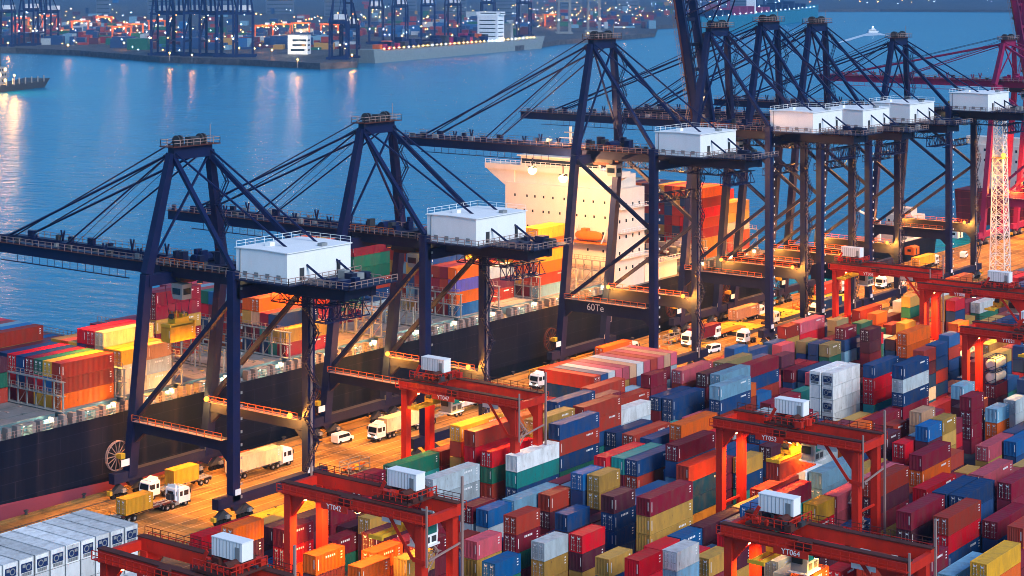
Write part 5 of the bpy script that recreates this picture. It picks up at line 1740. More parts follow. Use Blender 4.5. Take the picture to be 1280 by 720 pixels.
-172.45 369.39 5.5 4 M y
-172.45 369.39 2.75 4 M y
-172.45 369.39 0 4 r y
-172.45 378.86 5.5 2 R y
-172.45 378.86 2.75 2 R y
-172.45 378.86 0 2 R y
-172.45 385.27 5.5 2 w y
-172.45 385.27 2.75 2 w y
-172.45 385.27 0 2 R y
-172.45 402.25 2.75 4 L y
-172.45 402.25 0 4 M y
-172.45 411.72 0 2 M y
-172.45 421.2 2.75 4 E y
-172.45 421.2 0 4 r y
-172.45 433.74 2.75 4 r y
-172.45 433.74 0 4 N y
-172.45 443.21 8.25 2 D y
-172.45 443.21 5.5 2 B y
-172.45 443.21 2.75 2 B y
-172.45 443.21 0 2 t y
-172.45 452.69 0 4 M y
-169.65 198.03 2.75 2 M y
-169.65 198.03 0 2 M y
-169.65 204.44 5.5 2 M y
-169.65 204.44 2.75 2 M y
-169.65 204.44 0 2 M y
-169.65 226.91 0 4 r y
-169.65 236.39 0 2 M y
-169.65 242.8 0 2 M y
-169.65 292.27 2.75 4 N y
-169.65 292.27 0 4 G y
-169.65 301.75 2.75 2 M y
-169.65 301.75 0 2 M y
-169.65 313.23 2.75 4 E y
-169.65 313.23 0 4 E y
-169.65 325.77 0 4 N y
-169.65 338.31 0 4 G y
-169.65 366.28 0 2 G y
-169.65 372.69 2.75 2 M y
-169.65 372.69 0 2 M y
-169.65 401.12 2.75 4 r y
-169.65 401.12 0 4 r y
-169.65 413.66 0 4 r y
-169.65 426.2 5.5 4 R y
-169.65 426.2 2.75 4 N y
-169.65 426.2 0 4 G y
-169.65 438.74 2.75 4 D y
-169.65 438.74 0 4 M y
-169.65 451.28 0 4 M y
-166.85 191.03 2.75 2 G y
-166.85 191.03 0 2 G y
-166.85 229.48 2.75 2 D y
-166.85 229.48 0 2 G y
-166.85 245.95 2.75 4 M y
-166.85 245.95 0 4 M y
-166.85 258.5 2.75 4 N y
-166.85 258.5 0 4 M y
-166.85 267.97 5.5 2 B y
-166.85 267.97 2.75 2 M y
-166.85 267.97 0 2 W y
-166.85 277.45 2.75 4 r y
-166.85 277.45 0 4 r y
-166.85 289.99 0 4 M y
-166.85 302.53 0 4 N y
-166.85 312 2.75 2 R y
-166.85 312 0 2 L y
-166.85 318.41 2.75 2 D y
-166.85 318.41 0 2 D y
-166.85 327.89 0 4 M y
-166.85 340.43 0 4 O y
-166.85 349.9 0 2 N y
-166.85 356.31 2.75 2 D y
-166.85 356.31 0 2 D y
-166.85 377.79 0 4 M y
-166.85 392.33 0 4 B y
-166.85 404.87 2.75 4 G y
-166.85 404.87 0 4 P y
-166.85 417.41 5.5 4 r y
-166.85 417.41 2.75 4 r y
-166.85 417.41 0 4 r y
-166.85 426.88 8.25 2 r y
-166.85 426.88 5.5 2 r y
-166.85 426.88 2.75 2 M y
-166.85 426.88 0 2 N y
-166.85 436.36 5.5 4 r y
-166.85 436.36 2.75 4 r y
-166.85 436.36 0 4 r y
-164.05 194.09 2.75 4 M y
-164.05 194.09 0 4 M y
-164.05 203.57 0 2 r y
-164.05 209.98 0 2 N y
-164.05 230.93 2.75 2 r y
-164.05 230.93 0 2 M y
-164.05 240.4 2.75 4 r y
-164.05 240.4 0 4 R y
-164.05 252.94 5.5 4 N y
-164.05 252.94 2.75 4 N y
-164.05 252.94 0 4 B y
-164.05 276.92 5.5 2 M y
-164.05 276.92 2.75 2 M y
-164.05 276.92 0 2 M y
-164.05 283.33 2.75 2 r y
-164.05 283.33 0 2 M y
-164.05 307.31 2.75 4 N y
-164.05 307.31 0 4 t y
-164.05 319.85 2.75 4 M y
-164.05 319.85 0 4 M y
-164.05 334.39 0 4 D y
-164.05 346.93 0 4 t y
-164.05 377.47 0 4 r y
-164.05 386.94 5.5 2 D y
-164.05 386.94 2.75 2 O y
-164.05 386.94 0 2 G y
-164.05 396.42 2.75 4 M y
-164.05 396.42 0 4 M y
-164.05 408.96 0 4 G y
-164.05 420.43 0 2 M y
-164.05 429.91 5.5 4 R y
-164.05 429.91 2.75 4 M y
-164.05 429.91 0 4 M y
-161.25 197.09 2.75 4 B y
-161.25 197.09 0 4 W y
-161.25 250.63 5.5 4 B y
-161.25 250.63 2.75 4 D y
-161.25 250.63 0 4 r y
-161.25 307.18 0 4 w y
-161.25 321.72 0 4 O y
-161.25 334.26 0 4 M y
-161.25 360.3 0 4 M y
-161.25 372.84 0 4 r y
-161.25 382.31 5.5 2 r y
-161.25 382.31 2.75 2 r y
-161.25 382.31 0 2 r y
-161.25 391.79 5.5 4 G y
-161.25 391.79 2.75 4 B y
-161.25 391.79 0 4 B y
-161.25 404.33 5.5 4 M y
-161.25 404.33 2.75 4 M y
-161.25 404.33 0 4 M y
-161.25 413.8 5.5 2 M y
-161.25 413.8 2.75 2 N y
-161.25 413.8 0 2 M y
-161.25 423.28 2.75 4 M y
-161.25 423.28 0 4 M y
-149.35 203.03 2.75 2 r y
-149.35 203.03 0 2 r y
-149.35 209.44 2.75 2 G y
-149.35 209.44 0 2 G y
-149.35 215.85 0 2 M y
-149.35 228.76 2.75 2 M y
-149.35 228.76 0 2 O y
-149.35 247.67 2.75 2 E y
-149.35 247.67 0 2 M y
-149.35 257.14 2.75 4 N y
-149.35 257.14 0 4 N y
-149.35 269.69 2.75 4 r y
-149.35 269.69 0 4 D y
-149.35 281.16 5.5 2 W y
-149.35 281.16 2.75 2 D y
-149.35 281.16 0 2 D y
-149.35 290.64 0 4 M y
-149.35 300.11 2.75 2 M y
-149.35 300.11 0 2 r y
-149.35 328.59 5.5 4 M y
-149.35 328.59 2.75 4 G y
-149.35 328.59 0 4 M y
-149.35 352.56 2.75 2 N y
-149.35 352.56 0 2 N y
-149.35 369.47 5.5 2 B y
-149.35 369.47 2.75 2 T y
-149.35 369.47 0 2 r y
-149.35 380.95 11 4 N y
-149.35 380.95 8.25 4 N y
-149.35 380.95 5.5 4 M y
-149.35 380.95 2.75 4 M y
-149.35 380.95 0 4 M y
-149.35 390.42 8.25 2 D y
-149.35 390.42 5.5 2 D y
-149.35 390.42 2.75 2 D y
-149.35 390.42 0 2 D y
-149.35 399.9 2.75 4 N y
-149.35 399.9 0 4 L y
-146.55 209.09 2.75 4 r y
-146.55 209.09 0 4 D y
-146.55 220.57 0 2 M y
-146.55 236.98 2.75 2 N y
-146.55 236.98 0 2 N y
-146.55 246.45 2.75 4 D y
-146.55 246.45 0 4 M y
-146.55 259 5.5 4 G y
-146.55 259 2.75 4 G y
-146.55 259 0 4 N y
-146.55 271.54 0 4 N y
-146.55 297.58 0 4 G y
-146.55 330.62 2.75 4 B y
-146.55 330.62 0 4 B y
-146.55 343.16 5.5 4 r y
-146.55 343.16 2.75 4 N y
-146.55 343.16 0 4 N y
-146.55 355.7 0 4 M y
-146.55 368.24 0 4 D y
-146.55 380.78 8.25 4 N y
-146.55 380.78 5.5 4 N y
-146.55 380.78 2.75 4 D y
-146.55 380.78 0 4 N y
-146.55 390.25 5.5 2 G y
-146.55 390.25 2.75 2 M y
-146.55 390.25 0 2 r y
-143.75 209.09 2.75 4 D y
-143.75 209.09 0 4 G y
-143.75 223.63 2.75 4 M y
-143.75 223.63 0 4 M y
-143.75 236.17 2.75 4 w y
-143.75 236.17 0 4 w y
-143.75 250.71 5.5 4 N y
-143.75 250.71 2.75 4 N y
-143.75 250.71 0 4 N y
-143.75 265.25 2.75 4 r y
-143.75 265.25 0 4 L y
-143.75 277.8 0 4 r y
-143.75 290.34 0 4 G y
-143.75 299.81 2.75 2 M y
-143.75 299.81 0 2 r y
-143.75 317.79 5.5 4 W y
-143.75 317.79 2.75 4 r y
-143.75 317.79 0 4 M y
-143.75 327.26 5.5 2 M y
-143.75 327.26 2.75 2 R y
-143.75 327.26 0 2 M y
-143.75 347.74 2.75 4 w y
-143.75 347.74 0 4 w y
-143.75 362.28 2.75 4 E y
-143.75 362.28 0 4 E y
-143.75 374.82 5.5 4 G y
-143.75 374.82 2.75 4 G y
-143.75 374.82 0 4 O y
-140.95 209.03 2.75 2 r y
-140.95 209.03 0 2 r y
-140.95 229.94 5.5 2 R y
-140.95 229.94 2.75 2 N y
-140.95 229.94 0 2 N y
-140.95 248.85 0 2 M y
-140.95 258.32 0 4 r y
-140.95 270.87 2.75 4 N y
-140.95 270.87 0 4 r y
-140.95 283.41 2.75 4 G y
-140.95 283.41 0 4 N y
-140.95 295.95 2.75 4 M y
-140.95 295.95 0 4 M y
-140.95 317.92 5.5 2 G y
-140.95 317.92 2.75 2 G y
-140.95 317.92 0 2 G y
-140.95 343.28 0 2 O y
-140.95 359.19 8.25 2 N y
-140.95 359.19 5.5 2 N y
-140.95 359.19 2.75 2 G y
-140.95 359.19 0 2 G y
-140.95 368.67 0 4 G y
-138.15 212.03 2.75 2 B y
-138.15 212.03 0 2 B y
-138.15 257.48 0 2 G y
-138.15 273.96 0 4 M y
-138.15 286.5 5.5 4 P y
-138.15 286.5 2.75 4 M y
-138.15 286.5 0 4 G y
-138.15 295.97 0 2 r y
-138.15 314.88 2.75 2 r y
-138.15 314.88 0 2 D y
-138.15 333.83 0 2 w y
-138.15 343.31 0 4 r y
-138.15 352.78 0 2 r y
-138.15 359.19 2.75 2 E y
-138.15 359.19 0 2 G y
-138.15 368.67 5.5 4 B y
-138.15 368.67 2.75 4 B y
-138.15 368.67 0 4 r y
-135.35 218.09 2.75 4 B y
-135.35 218.09 0 4 D y
-135.35 230.63 0 4 L y
-135.35 268.62 0 4 G y
-135.35 281.17 5.5 4 r y
-135.35 281.17 2.75 4 r y
-135.35 281.17 0 4 O y
-135.35 293.71 0 4 D y
-135.35 306.25 0 4 M y
-135.35 315.72 0 2 G y
-135.35 341.2 2.75 4 N y
-135.35 341.2 0 4 N y
-135.35 355.74 2.75 4 N y
-135.35 355.74 0 4 N y
-132.55 218.09 2.75 4 O y
-132.55 218.09 0 4 L y
-132.55 232.63 0 4 W y
-132.55 256.18 0 4 D y
-132.55 265.65 0 2 t y
-132.55 308.13 0 4 r y
-132.55 319.6 0 2 D y
-132.55 344.51 11 2 D y
-132.55 344.51 8.25 2 D y
-132.55 344.51 5.5 2 L y
-132.55 344.51 2.75 2 L y
-132.55 344.51 0 2 M y
-132.55 353.99 0 4 W y
-120.65 227.09 0 4 M y
-120.65 247.13 2.75 4 w y
-120.65 247.13 0 4 N y
-120.65 299.61 5.5 2 r y
-120.65 299.61 2.75 2 D y
-120.65 299.61 0 2 r y
-120.65 306.02 5.5 2 G y
-120.65 306.02 2.75 2 G y
-120.65 306.02 0 2 M y
-120.65 315.5 5.5 4 r y
-120.65 315.5 2.75 4 r y
-120.65 315.5 0 4 M y
-117.85 230.09 0 4 r y
-117.85 242.63 0 4 M y
-117.85 255.17 0 4 r y
-117.85 264.65 2.75 2 M y
-117.85 264.65 0 2 G y
-117.85 299.56 5.5 2 M y
-117.85 299.56 2.75 2 D y
-117.85 299.56 0 2 r y
-117.85 309.04 2.75 4 M y
-117.85 309.04 0 4 M y
-115.05 246.09 2.75 4 M y
-115.05 246.09 0 4 D y
-115.05 274.57 2.75 2 D y
-115.05 274.57 0 2 D y
-115.05 301.05 2.75 4 N y
-115.05 301.05 0 4 M y
-112.25 233.09 2.75 4 G y
-112.25 233.09 0 4 G y
-112.25 245.63 2.75 4 w y
-112.25 245.63 0 4 T y
-112.25 258.18 0 4 M y
-112.25 288.72 2.75 4 M y
-112.25 288.72 0 4 M y
-112.25 301.26 5.5 4 r y
-112.25 301.26 2.75 4 M y
-112.25 301.26 0 4 M y
-109.45 233.03 5.5 2 N y
-109.45 233.03 2.75 2 D y
-109.45 233.03 0 2 G y
-109.45 257.94 2.75 2 D y
-109.45 257.94 0 2 D y
-109.45 267.42 0 4 D y
-109.45 279.96 2.75 4 M y
-109.45 279.96 0 4 M y
-109.45 292.5 0 4 G y
-106.65 236.03 2.75 2 E y
-106.65 236.03 0 2 r y
-106.65 279.5 5.5 4 B y
-106.65 279.5 2.75 4 r y
-106.65 279.5 0 4 r y
-103.85 257.03 5.5 2 M y
-103.85 257.03 2.75 2 M y
-103.85 257.03 0 2 N y
-214.6 182.65 0 4 W x
-214.6 182.65 2.75 4 W x
-214.6 182.65 5.5 4 W x
-214.6 179.93 0 4 W x
-214.6 179.93 2.75 4 W x
-214.6 177.21 0 4 W x
-214.6 177.21 2.75 4 W x
-214.6 177.21 5.5 4 W x
-214.6 174.49 0 4 W x
-214.6 174.49 2.75 4 W x
-214.6 174.49 5.5 4 W x
-214.6 171.77 0 4 W x
-214.6 171.77 2.75 4 W x
-214.6 171.77 5.5 4 W x
-214.6 169.05 0 4 W x
-214.6 169.05 2.75 4 W x
-214.6 169.05 5.5 4 W x
-214.6 166.33 0 4 W x
-214.6 166.33 2.75 4 W x
-214.6 166.33 5.5 4 W x
-214.6 163.61 0 4 W x
-214.6 163.61 2.75 4 W x
-214.6 163.61 5.5 4 W x
-214.6 160.89 0 4 W x
-214.6 160.89 2.75 4 W x
-214.6 160.89 5.5 4 W x
-214.6 158.17 0 4 W x
-214.6 158.17 2.75 4 W x
-214.6 158.17 5.5 4 W x
-214.6 158.17 8.25 4 W x
-214.6 155.45 0 4 W x
-214.6 155.45 2.75 4 W x
-214.6 155.45 5.5 4 W x
-214.6 155.45 8.25 4 W x
-214.6 152.73 0 4 W x
-214.6 152.73 2.75 4 W x
-214.6 152.73 5.5 4 W x
-214.6 152.73 8.25 4 W x
-214.6 150.01 0 4 W x
-214.6 150.01 2.75 4 W x
-214.6 150.01 5.5 4 W x
-214.6 150.01 8.25 4 W x
-214.6 147.29 0 4 W x
-214.6 147.29 2.75 4 W x
-214.6 147.29 5.5 4 W x
-214.6 147.29 8.25 4 W x
-199.5 179.65 0 4 W x
-199.5 179.65 2.75 4 W x
-199.5 176.93 0 4 W x
-199.5 176.93 2.75 4 W x
-199.5 174.21 0 4 W x
-199.5 174.21 2.75 4 W x
-199.5 171.49 0 4 W x
-199.5 171.49 2.75 4 W x
-199.5 168.77 0 4 W x
-199.5 168.77 2.75 4 W x
-199.5 166.05 0 4 W x
-199.5 166.05 2.75 4 W x
-199.5 163.33 0 4 W x
-199.5 163.33 2.75 4 W x
-199.5 160.61 0 4 W x
-199.5 160.61 2.75 4 W x
-199.5 157.89 0 4 W x
-199.5 157.89 2.75 4 W x
-217.3 307.85 0 4 B x
-217.3 307.85 2.75 4 P x
-217.3 310.51 0 4 M x
-217.3 310.51 2.75 4 N x
-217.3 310.51 5.5 4 r x
-217.3 310.51 8.25 4 N x
-217.3 313.17 0 4 D x
-217.3 313.17 2.75 4 R x
-217.3 313.17 5.5 4 D x
-217.3 313.17 8.25 4 W x
-217.3 315.83 0 4 D x
-217.3 315.83 2.75 4 M x
-217.3 315.83 5.5 4 D x
-217.3 315.83 8.25 4 P x
-217.3 318.49 0 4 T x
-217.3 318.49 2.75 4 r x
-217.3 318.49 5.5 4 G x
-217.3 318.49 8.25 4 P x
-217.3 321.15 0 4 r x
-217.3 321.15 2.75 4 D x
-217.3 321.15 5.5 4 r x
-217.3 321.15 8.25 4 t x
-217.3 323.81 0 4 N x
-217.3 323.81 2.75 4 D x
-217.3 323.81 5.5 4 N x
-217.3 323.81 8.25 4 W x
-217.3 326.47 0 4 M x
-217.3 326.47 2.75 4 r x
-217.3 326.47 5.5 4 M x
-217.3 326.47 8.25 4 P x
-217.3 329.13 0 4 r x
-217.3 329.13 2.75 4 N x
-217.3 329.13 5.5 4 T x
-217.3 329.13 8.25 4 r x
-217.3 331.79 0 4 L x
-217.3 331.79 2.75 4 E x
-217.3 331.79 5.5 4 r x
-217.3 331.79 8.25 4 P x
-217.3 334.45 0 4 D x
-217.3 334.45 2.75 4 W x
-217.3 334.45 5.5 4 M x
-217.3 334.45 8.25 4 t x
-217.3 337.11 0 4 r x
-217.3 337.11 2.75 4 M x
-217.3 337.11 5.5 4 w x
-217.3 337.11 8.25 4 P x
-274.45 204.1 20.5 4 D y
-274.45 204.1 17.75 4 E y
-274.45 204.1 15 4 r y
-276.95 204.1 23.25 4 D y
-276.95 204.1 20.5 4 Y y
-276.95 204.1 17.75 4 G y
-276.95 204.1 15 4 O y
-279.45 204.1 23.25 4 D y
-279.45 204.1 20.5 4 O y
-279.45 204.1 17.75 4 B y
-279.45 204.1 15 4 E y
-281.95 204.1 23.25 4 R y
-281.95 204.1 20.5 4 G y
-281.95 204.1 17.75 4 O y
-281.95 204.1 15 4 E y
-284.45 204.1 20.5 4 c y
-284.45 204.1 17.75 4 R y
-284.45 204.1 15 4 R y
-286.95 204.1 20.5 4 r y
-286.95 204.1 17.75 4 N y
-286.95 204.1 15 4 N y
-289.45 204.1 20.5 4 N y
-289.45 204.1 17.75 4 G y
-289.45 204.1 15 4 N y
-291.95 204.1 20.5 4 M y
-291.95 204.1 17.75 4 O y
-291.95 204.1 15 4 Y y
-294.45 204.1 20.5 4 Y y
-294.45 204.1 17.75 4 D y
-294.45 204.1 15 4 r y
-296.95 204.1 20.5 4 E y
-296.95 204.1 17.75 4 B y
-296.95 204.1 15 4 N y
-264.45 218.1 17.75 4 B y
-264.45 218.1 15 4 Y y
-266.95 218.1 17.75 4 R y
-266.95 218.1 15 4 Y y
-269.45 218.1 17.75 4 M y
-269.45 218.1 15 4 r y
-271.95 218.1 17.75 4 N y
-271.95 218.1 15 4 r y
-274.45 218.1 17.75 4 R y
-274.45 218.1 15 4 M y
-276.95 218.1 20.5 4 N y
-276.95 218.1 17.75 4 N y
-276.95 218.1 15 4 M y
-279.45 218.1 20.5 4 D y
-279.45 218.1 17.75 4 r y
-279.45 218.1 15 4 r y
-281.95 218.1 20.5 4 G y
-281.95 218.1 17.75 4 E y
-281.95 218.1 15 4 R y
-284.45 218.1 23.25 4 B y
-284.45 218.1 20.5 4 D y
-284.45 218.1 17.75 4 M y
-284.45 218.1 15 4 M y
-286.95 218.1 23.25 4 L y
-286.95 218.1 20.5 4 O y
-286.95 218.1 17.75 4 D y
-286.95 218.1 15 4 c y
-289.45 218.1 23.25 4 r y
-289.45 218.1 20.5 4 M y
-289.45 218.1 17.75 4 c y
-289.45 218.1 15 4 B y
-291.95 218.1 23.25 4 R y
-291.95 218.1 20.5 4 N y
-291.95 218.1 17.75 4 M y
-291.95 218.1 15 4 B y
-294.45 218.1 23.25 4 N y
-294.45 218.1 20.5 4 L y
-294.45 218.1 17.75 4 Y y
-294.45 218.1 15 4 R y
-296.95 218.1 23.25 4 r y
-296.95 218.1 20.5 4 O y
-296.95 218.1 17.75 4 c y
-296.95 218.1 15 4 G y
-264.45 232.1 20.5 4 Y y
-264.45 232.1 17.75 4 c y
-264.45 232.1 15 4 M y
-266.95 232.1 20.5 4 c y
-266.95 232.1 17.75 4 L y
-266.95 232.1 15 4 M y
-269.45 232.1 20.5 4 M y
-269.45 232.1 17.75 4 N y
-269.45 232.1 15 4 G y
-271.95 232.1 20.5 4 N y
-271.95 232.1 17.75 4 M y
-271.95 232.1 15 4 r y
-274.45 232.1 20.5 4 Y y
-274.45 232.1 17.75 4 G y
-274.45 232.1 15 4 r y
-276.95 232.1 20.5 4 O y
-276.95 232.1 17.75 4 Y y
-276.95 232.1 15 4 M y
-279.45 232.1 20.5 4 Y y
-279.45 232.1 17.75 4 r y
-279.45 232.1 15 4 M y
-281.95 232.1 17.75 4 G y
-281.95 232.1 15 4 r y
-284.45 232.1 17.75 4 M y
-284.45 232.1 15 4 r y
-286.95 232.1 17.75 4 r y
-286.95 232.1 15 4 O y
-289.45 232.1 17.75 4 B y
-289.45 232.1 15 4 r y
-291.95 232.1 17.75 4 r y
-291.95 232.1 15 4 Y y
-294.45 232.1 17.75 4 B y
-294.45 232.1 15 4 r y
-296.95 232.1 17.75 4 r y
-296.95 232.1 15 4 R y
-281.95 256.1 26 4 M y
-281.95 256.1 23.25 4 M y
-281.95 256.1 20.5 4 G y
-281.95 256.1 17.75 4 M y
-281.95 256.1 15 4 r y
-284.45 256.1 17.75 4 M y
-284.45 256.1 15 4 r y
-286.95 256.1 17.75 4 M y
-286.95 256.1 15 4 r y
-289.45 256.1 17.75 4 M y
-289.45 256.1 15 4 r y
-291.95 256.1 17.75 4 M y
-291.95 256.1 15 4 r y
-294.45 256.1 17.75 4 M y
-294.45 256.1 15 4 r y
-296.95 256.1 17.75 4 M y
-296.95 256.1 15 4 r y
-264.45 275.1 17.75 4 G y
-264.45 275.1 15 4 T y
-266.95 275.1 20.5 4 M y
-266.95 275.1 17.75 4 T y
-266.95 275.1 15 4 N y
-269.45 275.1 20.5 4 t y
-269.45 275.1 17.75 4 M y
-269.45 275.1 15 4 M y
-271.95 275.1 23.25 4 O y
-271.95 275.1 20.5 4 G y
-271.95 275.1 17.75 4 D y
-271.95 275.1 15 4 N y
-274.45 275.1 23.25 4 M y
-274.45 275.1 20.5 4 O y
-274.45 275.1 17.75 4 r y
-274.45 275.1 15 4 O y
-276.95 275.1 23.25 4 L y
-276.95 275.1 20.5 4 r y
-276.95 275.1 17.75 4 r y
-276.95 275.1 15 4 N y
-279.45 275.1 23.25 4 N y
-279.45 275.1 20.5 4 r y
-279.45 275.1 17.75 4 R y
-279.45 275.1 15 4 O y
-281.95 275.1 23.25 4 B y
-281.95 275.1 20.5 4 M y
-281.95 275.1 17.75 4 c y
-281.95 275.1 15 4 G y
-284.45 275.1 23.25 4 E y
-284.45 275.1 20.5 4 R y
-284.45 275.1 17.75 4 N y
-284.45 275.1 15 4 M y
-286.95 275.1 23.25 4 r y
-286.95 275.1 20.5 4 N y
-286.95 275.1 17.75 4 r y
-286.95 275.1 15 4 O y
-289.45 275.1 23.25 4 L y
-289.45 275.1 20.5 4 G y
-289.45 275.1 17.75 4 N y
-289.45 275.1 15 4 G y
-291.95 275.1 23.25 4 r y
-291.95 275.1 20.5 4 L y
-291.95 275.1 17.75 4 R y
-291.95 275.1 15 4 M y
-294.45 275.1 23.25 4 R y
-294.45 275.1 20.5 4 R y
-294.45 275.1 17.75 4 r y
-294.45 275.1 15 4 R y
-296.95 275.1 23.25 4 M y
-296.95 275.1 20.5 4 B y
-296.95 275.1 17.75 4 G y
-296.95 275.1 15 4 r y
-281.95 315.1 28.75 4 M y
-281.95 315.1 26 4 E y
-281.95 315.1 23.25 4 E y
-281.95 315.1 20.5 4 r y
-281.95 315.1 17.75 4 N y
-281.95 315.1 15 4 w y
-284.45 315.1 28.75 4 M y
-284.45 315.1 26 4 E y
-284.45 315.1 23.25 4 E y
-284.45 315.1 20.5 4 r y
-284.45 315.1 17.75 4 N y
-284.45 315.1 15 4 w y
-286.95 315.1 28.75 4 N y
-286.95 315.1 26 4 G y
-286.95 315.1 23.25 4 Y y
-286.95 315.1 20.5 4 G y
-286.95 315.1 17.75 4 D y
-286.95 315.1 15 4 M y
-289.45 315.1 28.75 4 O y
-289.45 315.1 26 4 N y
-289.45 315.1 23.25 4 M y
-289.45 315.1 20.5 4 G y
-289.45 315.1 17.75 4 E y
-289.45 315.1 15 4 M y
-291.95 315.1 28.75 4 Y y
-291.95 315.1 26 4 Y y
-291.95 315.1 23.25 4 c y
-291.95 315.1 20.5 4 B y
-291.95 315.1 17.75 4 N y
-291.95 315.1 15 4 N y
-294.45 315.1 28.75 4 O y
-294.45 315.1 26 4 O y
-294.45 315.1 23.25 4 N y
-294.45 315.1 20.5 4 r y
-294.45 315.1 17.75 4 D y
-294.45 315.1 15 4 G y
-296.95 315.1 28.75 4 O y
-296.95 315.1 26 4 O y
-296.95 315.1 23.25 4 Y y
-296.95 315.1 20.5 4 D y
-296.95 315.1 17.75 4 D y
-296.95 315.1 15 4 Y y
-271.95 289.1 17.75 4 M y
-271.95 289.1 15 4 M y
-274.45 289.1 20.5 4 M y
-274.45 289.1 17.75 4 O y
-274.45 289.1 15 4 M y
-276.95 289.1 20.5 4 O y
-276.95 289.1 17.75 4 D y
-276.95 289.1 15 4 O y
-279.45 289.1 20.5 4 c y
-279.45 289.1 17.75 4 R y
-279.45 289.1 15 4 O y
-281.95 289.1 20.5 4 r y
-281.95 289.1 17.75 4 M y
-281.95 289.1 15 4 G y
-284.45 289.1 20.5 4 M y
-284.45 289.1 17.75 4 M y
-284.45 289.1 15 4 r y
-286.95 289.1 20.5 4 Y y
-286.95 289.1 17.75 4 L y
-286.95 289.1 15 4 r y
-289.45 289.1 20.5 4 r y
-289.45 289.1 17.75 4 B y
-289.45 289.1 15 4 N y
-291.95 289.1 20.5 4 D y
-291.95 289.1 17.75 4 L y
-291.95 289.1 15 4 N y
-294.45 289.1 20.5 4 r y
-294.45 289.1 17.75 4 L y
-294.45 289.1 15 4 c y
-296.95 289.1 20.5 4 M y
-296.95 289.1 17.75 4 B y
-296.95 289.1 15 4 N y
-279.45 302.5 23.25 4 E y
-279.45 302.5 20.5 4 E y
-279.45 302.5 17.75 4 r y
-279.45 302.5 15 4 N y
-281.95 302.5 20.5 4 r y
-281.95 302.5 17.75 4 N y
-281.95 302.5 15 4 M y
-284.45 302.5 20.5 4 O y
-284.45 302.5 17.75 4 r y
-284.45 302.5 15 4 D y
-286.95 302.5 23.25 4 R y
-286.95 302.5 20.5 4 M y
-286.95 302.5 17.75 4 c y
-286.95 302.5 15 4 r y
-289.45 302.5 23.25 4 M y
-289.45 302.5 20.5 4 Y y
-289.45 302.5 17.75 4 M y
-289.45 302.5 15 4 N y
-291.95 302.5 23.25 4 O y
-291.95 302.5 20.5 4 M y
-291.95 302.5 17.75 4 B y
-291.95 302.5 15 4 Y y
-294.45 302.5 23.25 4 M y
-294.45 302.5 20.5 4 E y
-294.45 302.5 17.75 4 N y
-294.45 302.5 15 4 D y
-296.95 302.5 23.25 4 D y
-296.95 302.5 20.5 4 M y
-296.95 302.5 17.75 4 r y
-296.95 302.5 15 4 M y
-264.45 330.1 23.25 4 M y
-264.45 330.1 20.5 4 r y
-264.45 330.1 17.75 4 R y
-264.45 330.1 15 4 M y
-266.95 330.1 23.25 4 r y
-266.95 330.1 20.5 4 M y
-266.95 330.1 17.75 4 M y
-266.95 330.1 15 4 r y
-269.45 330.1 23.25 4 r y
-269.45 330.1 20.5 4 M y
-269.45 330.1 17.75 4 M y
-269.45 330.1 15 4 r y
-271.95 330.1 26 4 r y
-271.95 330.1 23.25 4 M y
-271.95 330.1 20.5 4 r y
-271.95 330.1 17.75 4 N y
-271.95 330.1 15 4 M y
-274.45 330.1 26 4 B y
-274.45 330.1 23.25 4 G y
-274.45 330.1 20.5 4 N y
-274.45 330.1 17.75 4 L y
-274.45 330.1 15 4 G y
-276.95 330.1 28.75 4 O y
-276.95 330.1 26 4 r y
-276.95 330.1 23.25 4 L y
-276.95 330.1 20.5 4 M y
-276.95 330.1 17.75 4 r y
-276.95 330.1 15 4 c y
-279.45 330.1 28.75 4 M y
-279.45 330.1 26 4 r y
-279.45 330.1 23.25 4 G y
-279.45 330.1 20.5 4 r y
-279.45 330.1 17.75 4 R y
-279.45 330.1 15 4 M y
-281.95 330.1 28.75 4 N y
-281.95 330.1 26 4 M y
-281.95 330.1 23.25 4 r y
-281.95 330.1 20.5 4 M y
-281.95 330.1 17.75 4 Y y
-281.95 330.1 15 4 r y
-284.45 330.1 28.75 4 G y
-284.45 330.1 26 4 M y
-284.45 330.1 23.25 4 G y
-284.45 330.1 20.5 4 R y
-284.45 330.1 17.75 4 E y
-284.45 330.1 15 4 r y
-286.95 330.1 28.75 4 r y
-286.95 330.1 26 4 c y
-286.95 330.1 23.25 4 M y
-286.95 330.1 20.5 4 O y
-286.95 330.1 17.75 4 O y
-286.95 330.1 15 4 r y
-289.45 330.1 28.75 4 M y
-289.45 330.1 26 4 O y
-289.45 330.1 23.25 4 M y
-289.45 330.1 20.5 4 M y
-289.45 330.1 17.75 4 r y
-289.45 330.1 15 4 R y
-291.95 330.1 28.75 4 r y
-291.95 330.1 26 4 Y y
-291.95 330.1 23.25 4 R y
-291.95 330.1 20.5 4 N y
-291.95 330.1 17.75 4 N y
-291.95 330.1 15 4 Y y
-294.45 330.1 28.75 4 B y
-294.45 330.1 26 4 G y
-294.45 330.1 23.25 4 Y y
-294.45 330.1 20.5 4 G y
-294.45 330.1 17.75 4 M y
-294.45 330.1 15 4 D y
-296.95 330.1 28.75 4 G y
-296.95 330.1 26 4 M y
-296.95 330.1 23.25 4 D y
-296.95 330.1 20.5 4 O y
-296.95 330.1 17.75 4 B y
-296.95 330.1 15 4 R y
-269.45 346.1 20.5 4 D y
-269.45 346.1 17.75 4 r y
-269.45 346.1 15 4 M y
-271.95 346.1 20.5 4 O y
-271.95 346.1 17.75 4 E y
-271.95 346.1 15 4 E y
-274.45 346.1 20.5 4 D y
-274.45 346.1 17.75 4 O y
-274.45 346.1 15 4 O y
-276.95 346.1 20.5 4 Y y
-276.95 346.1 17.75 4 E y
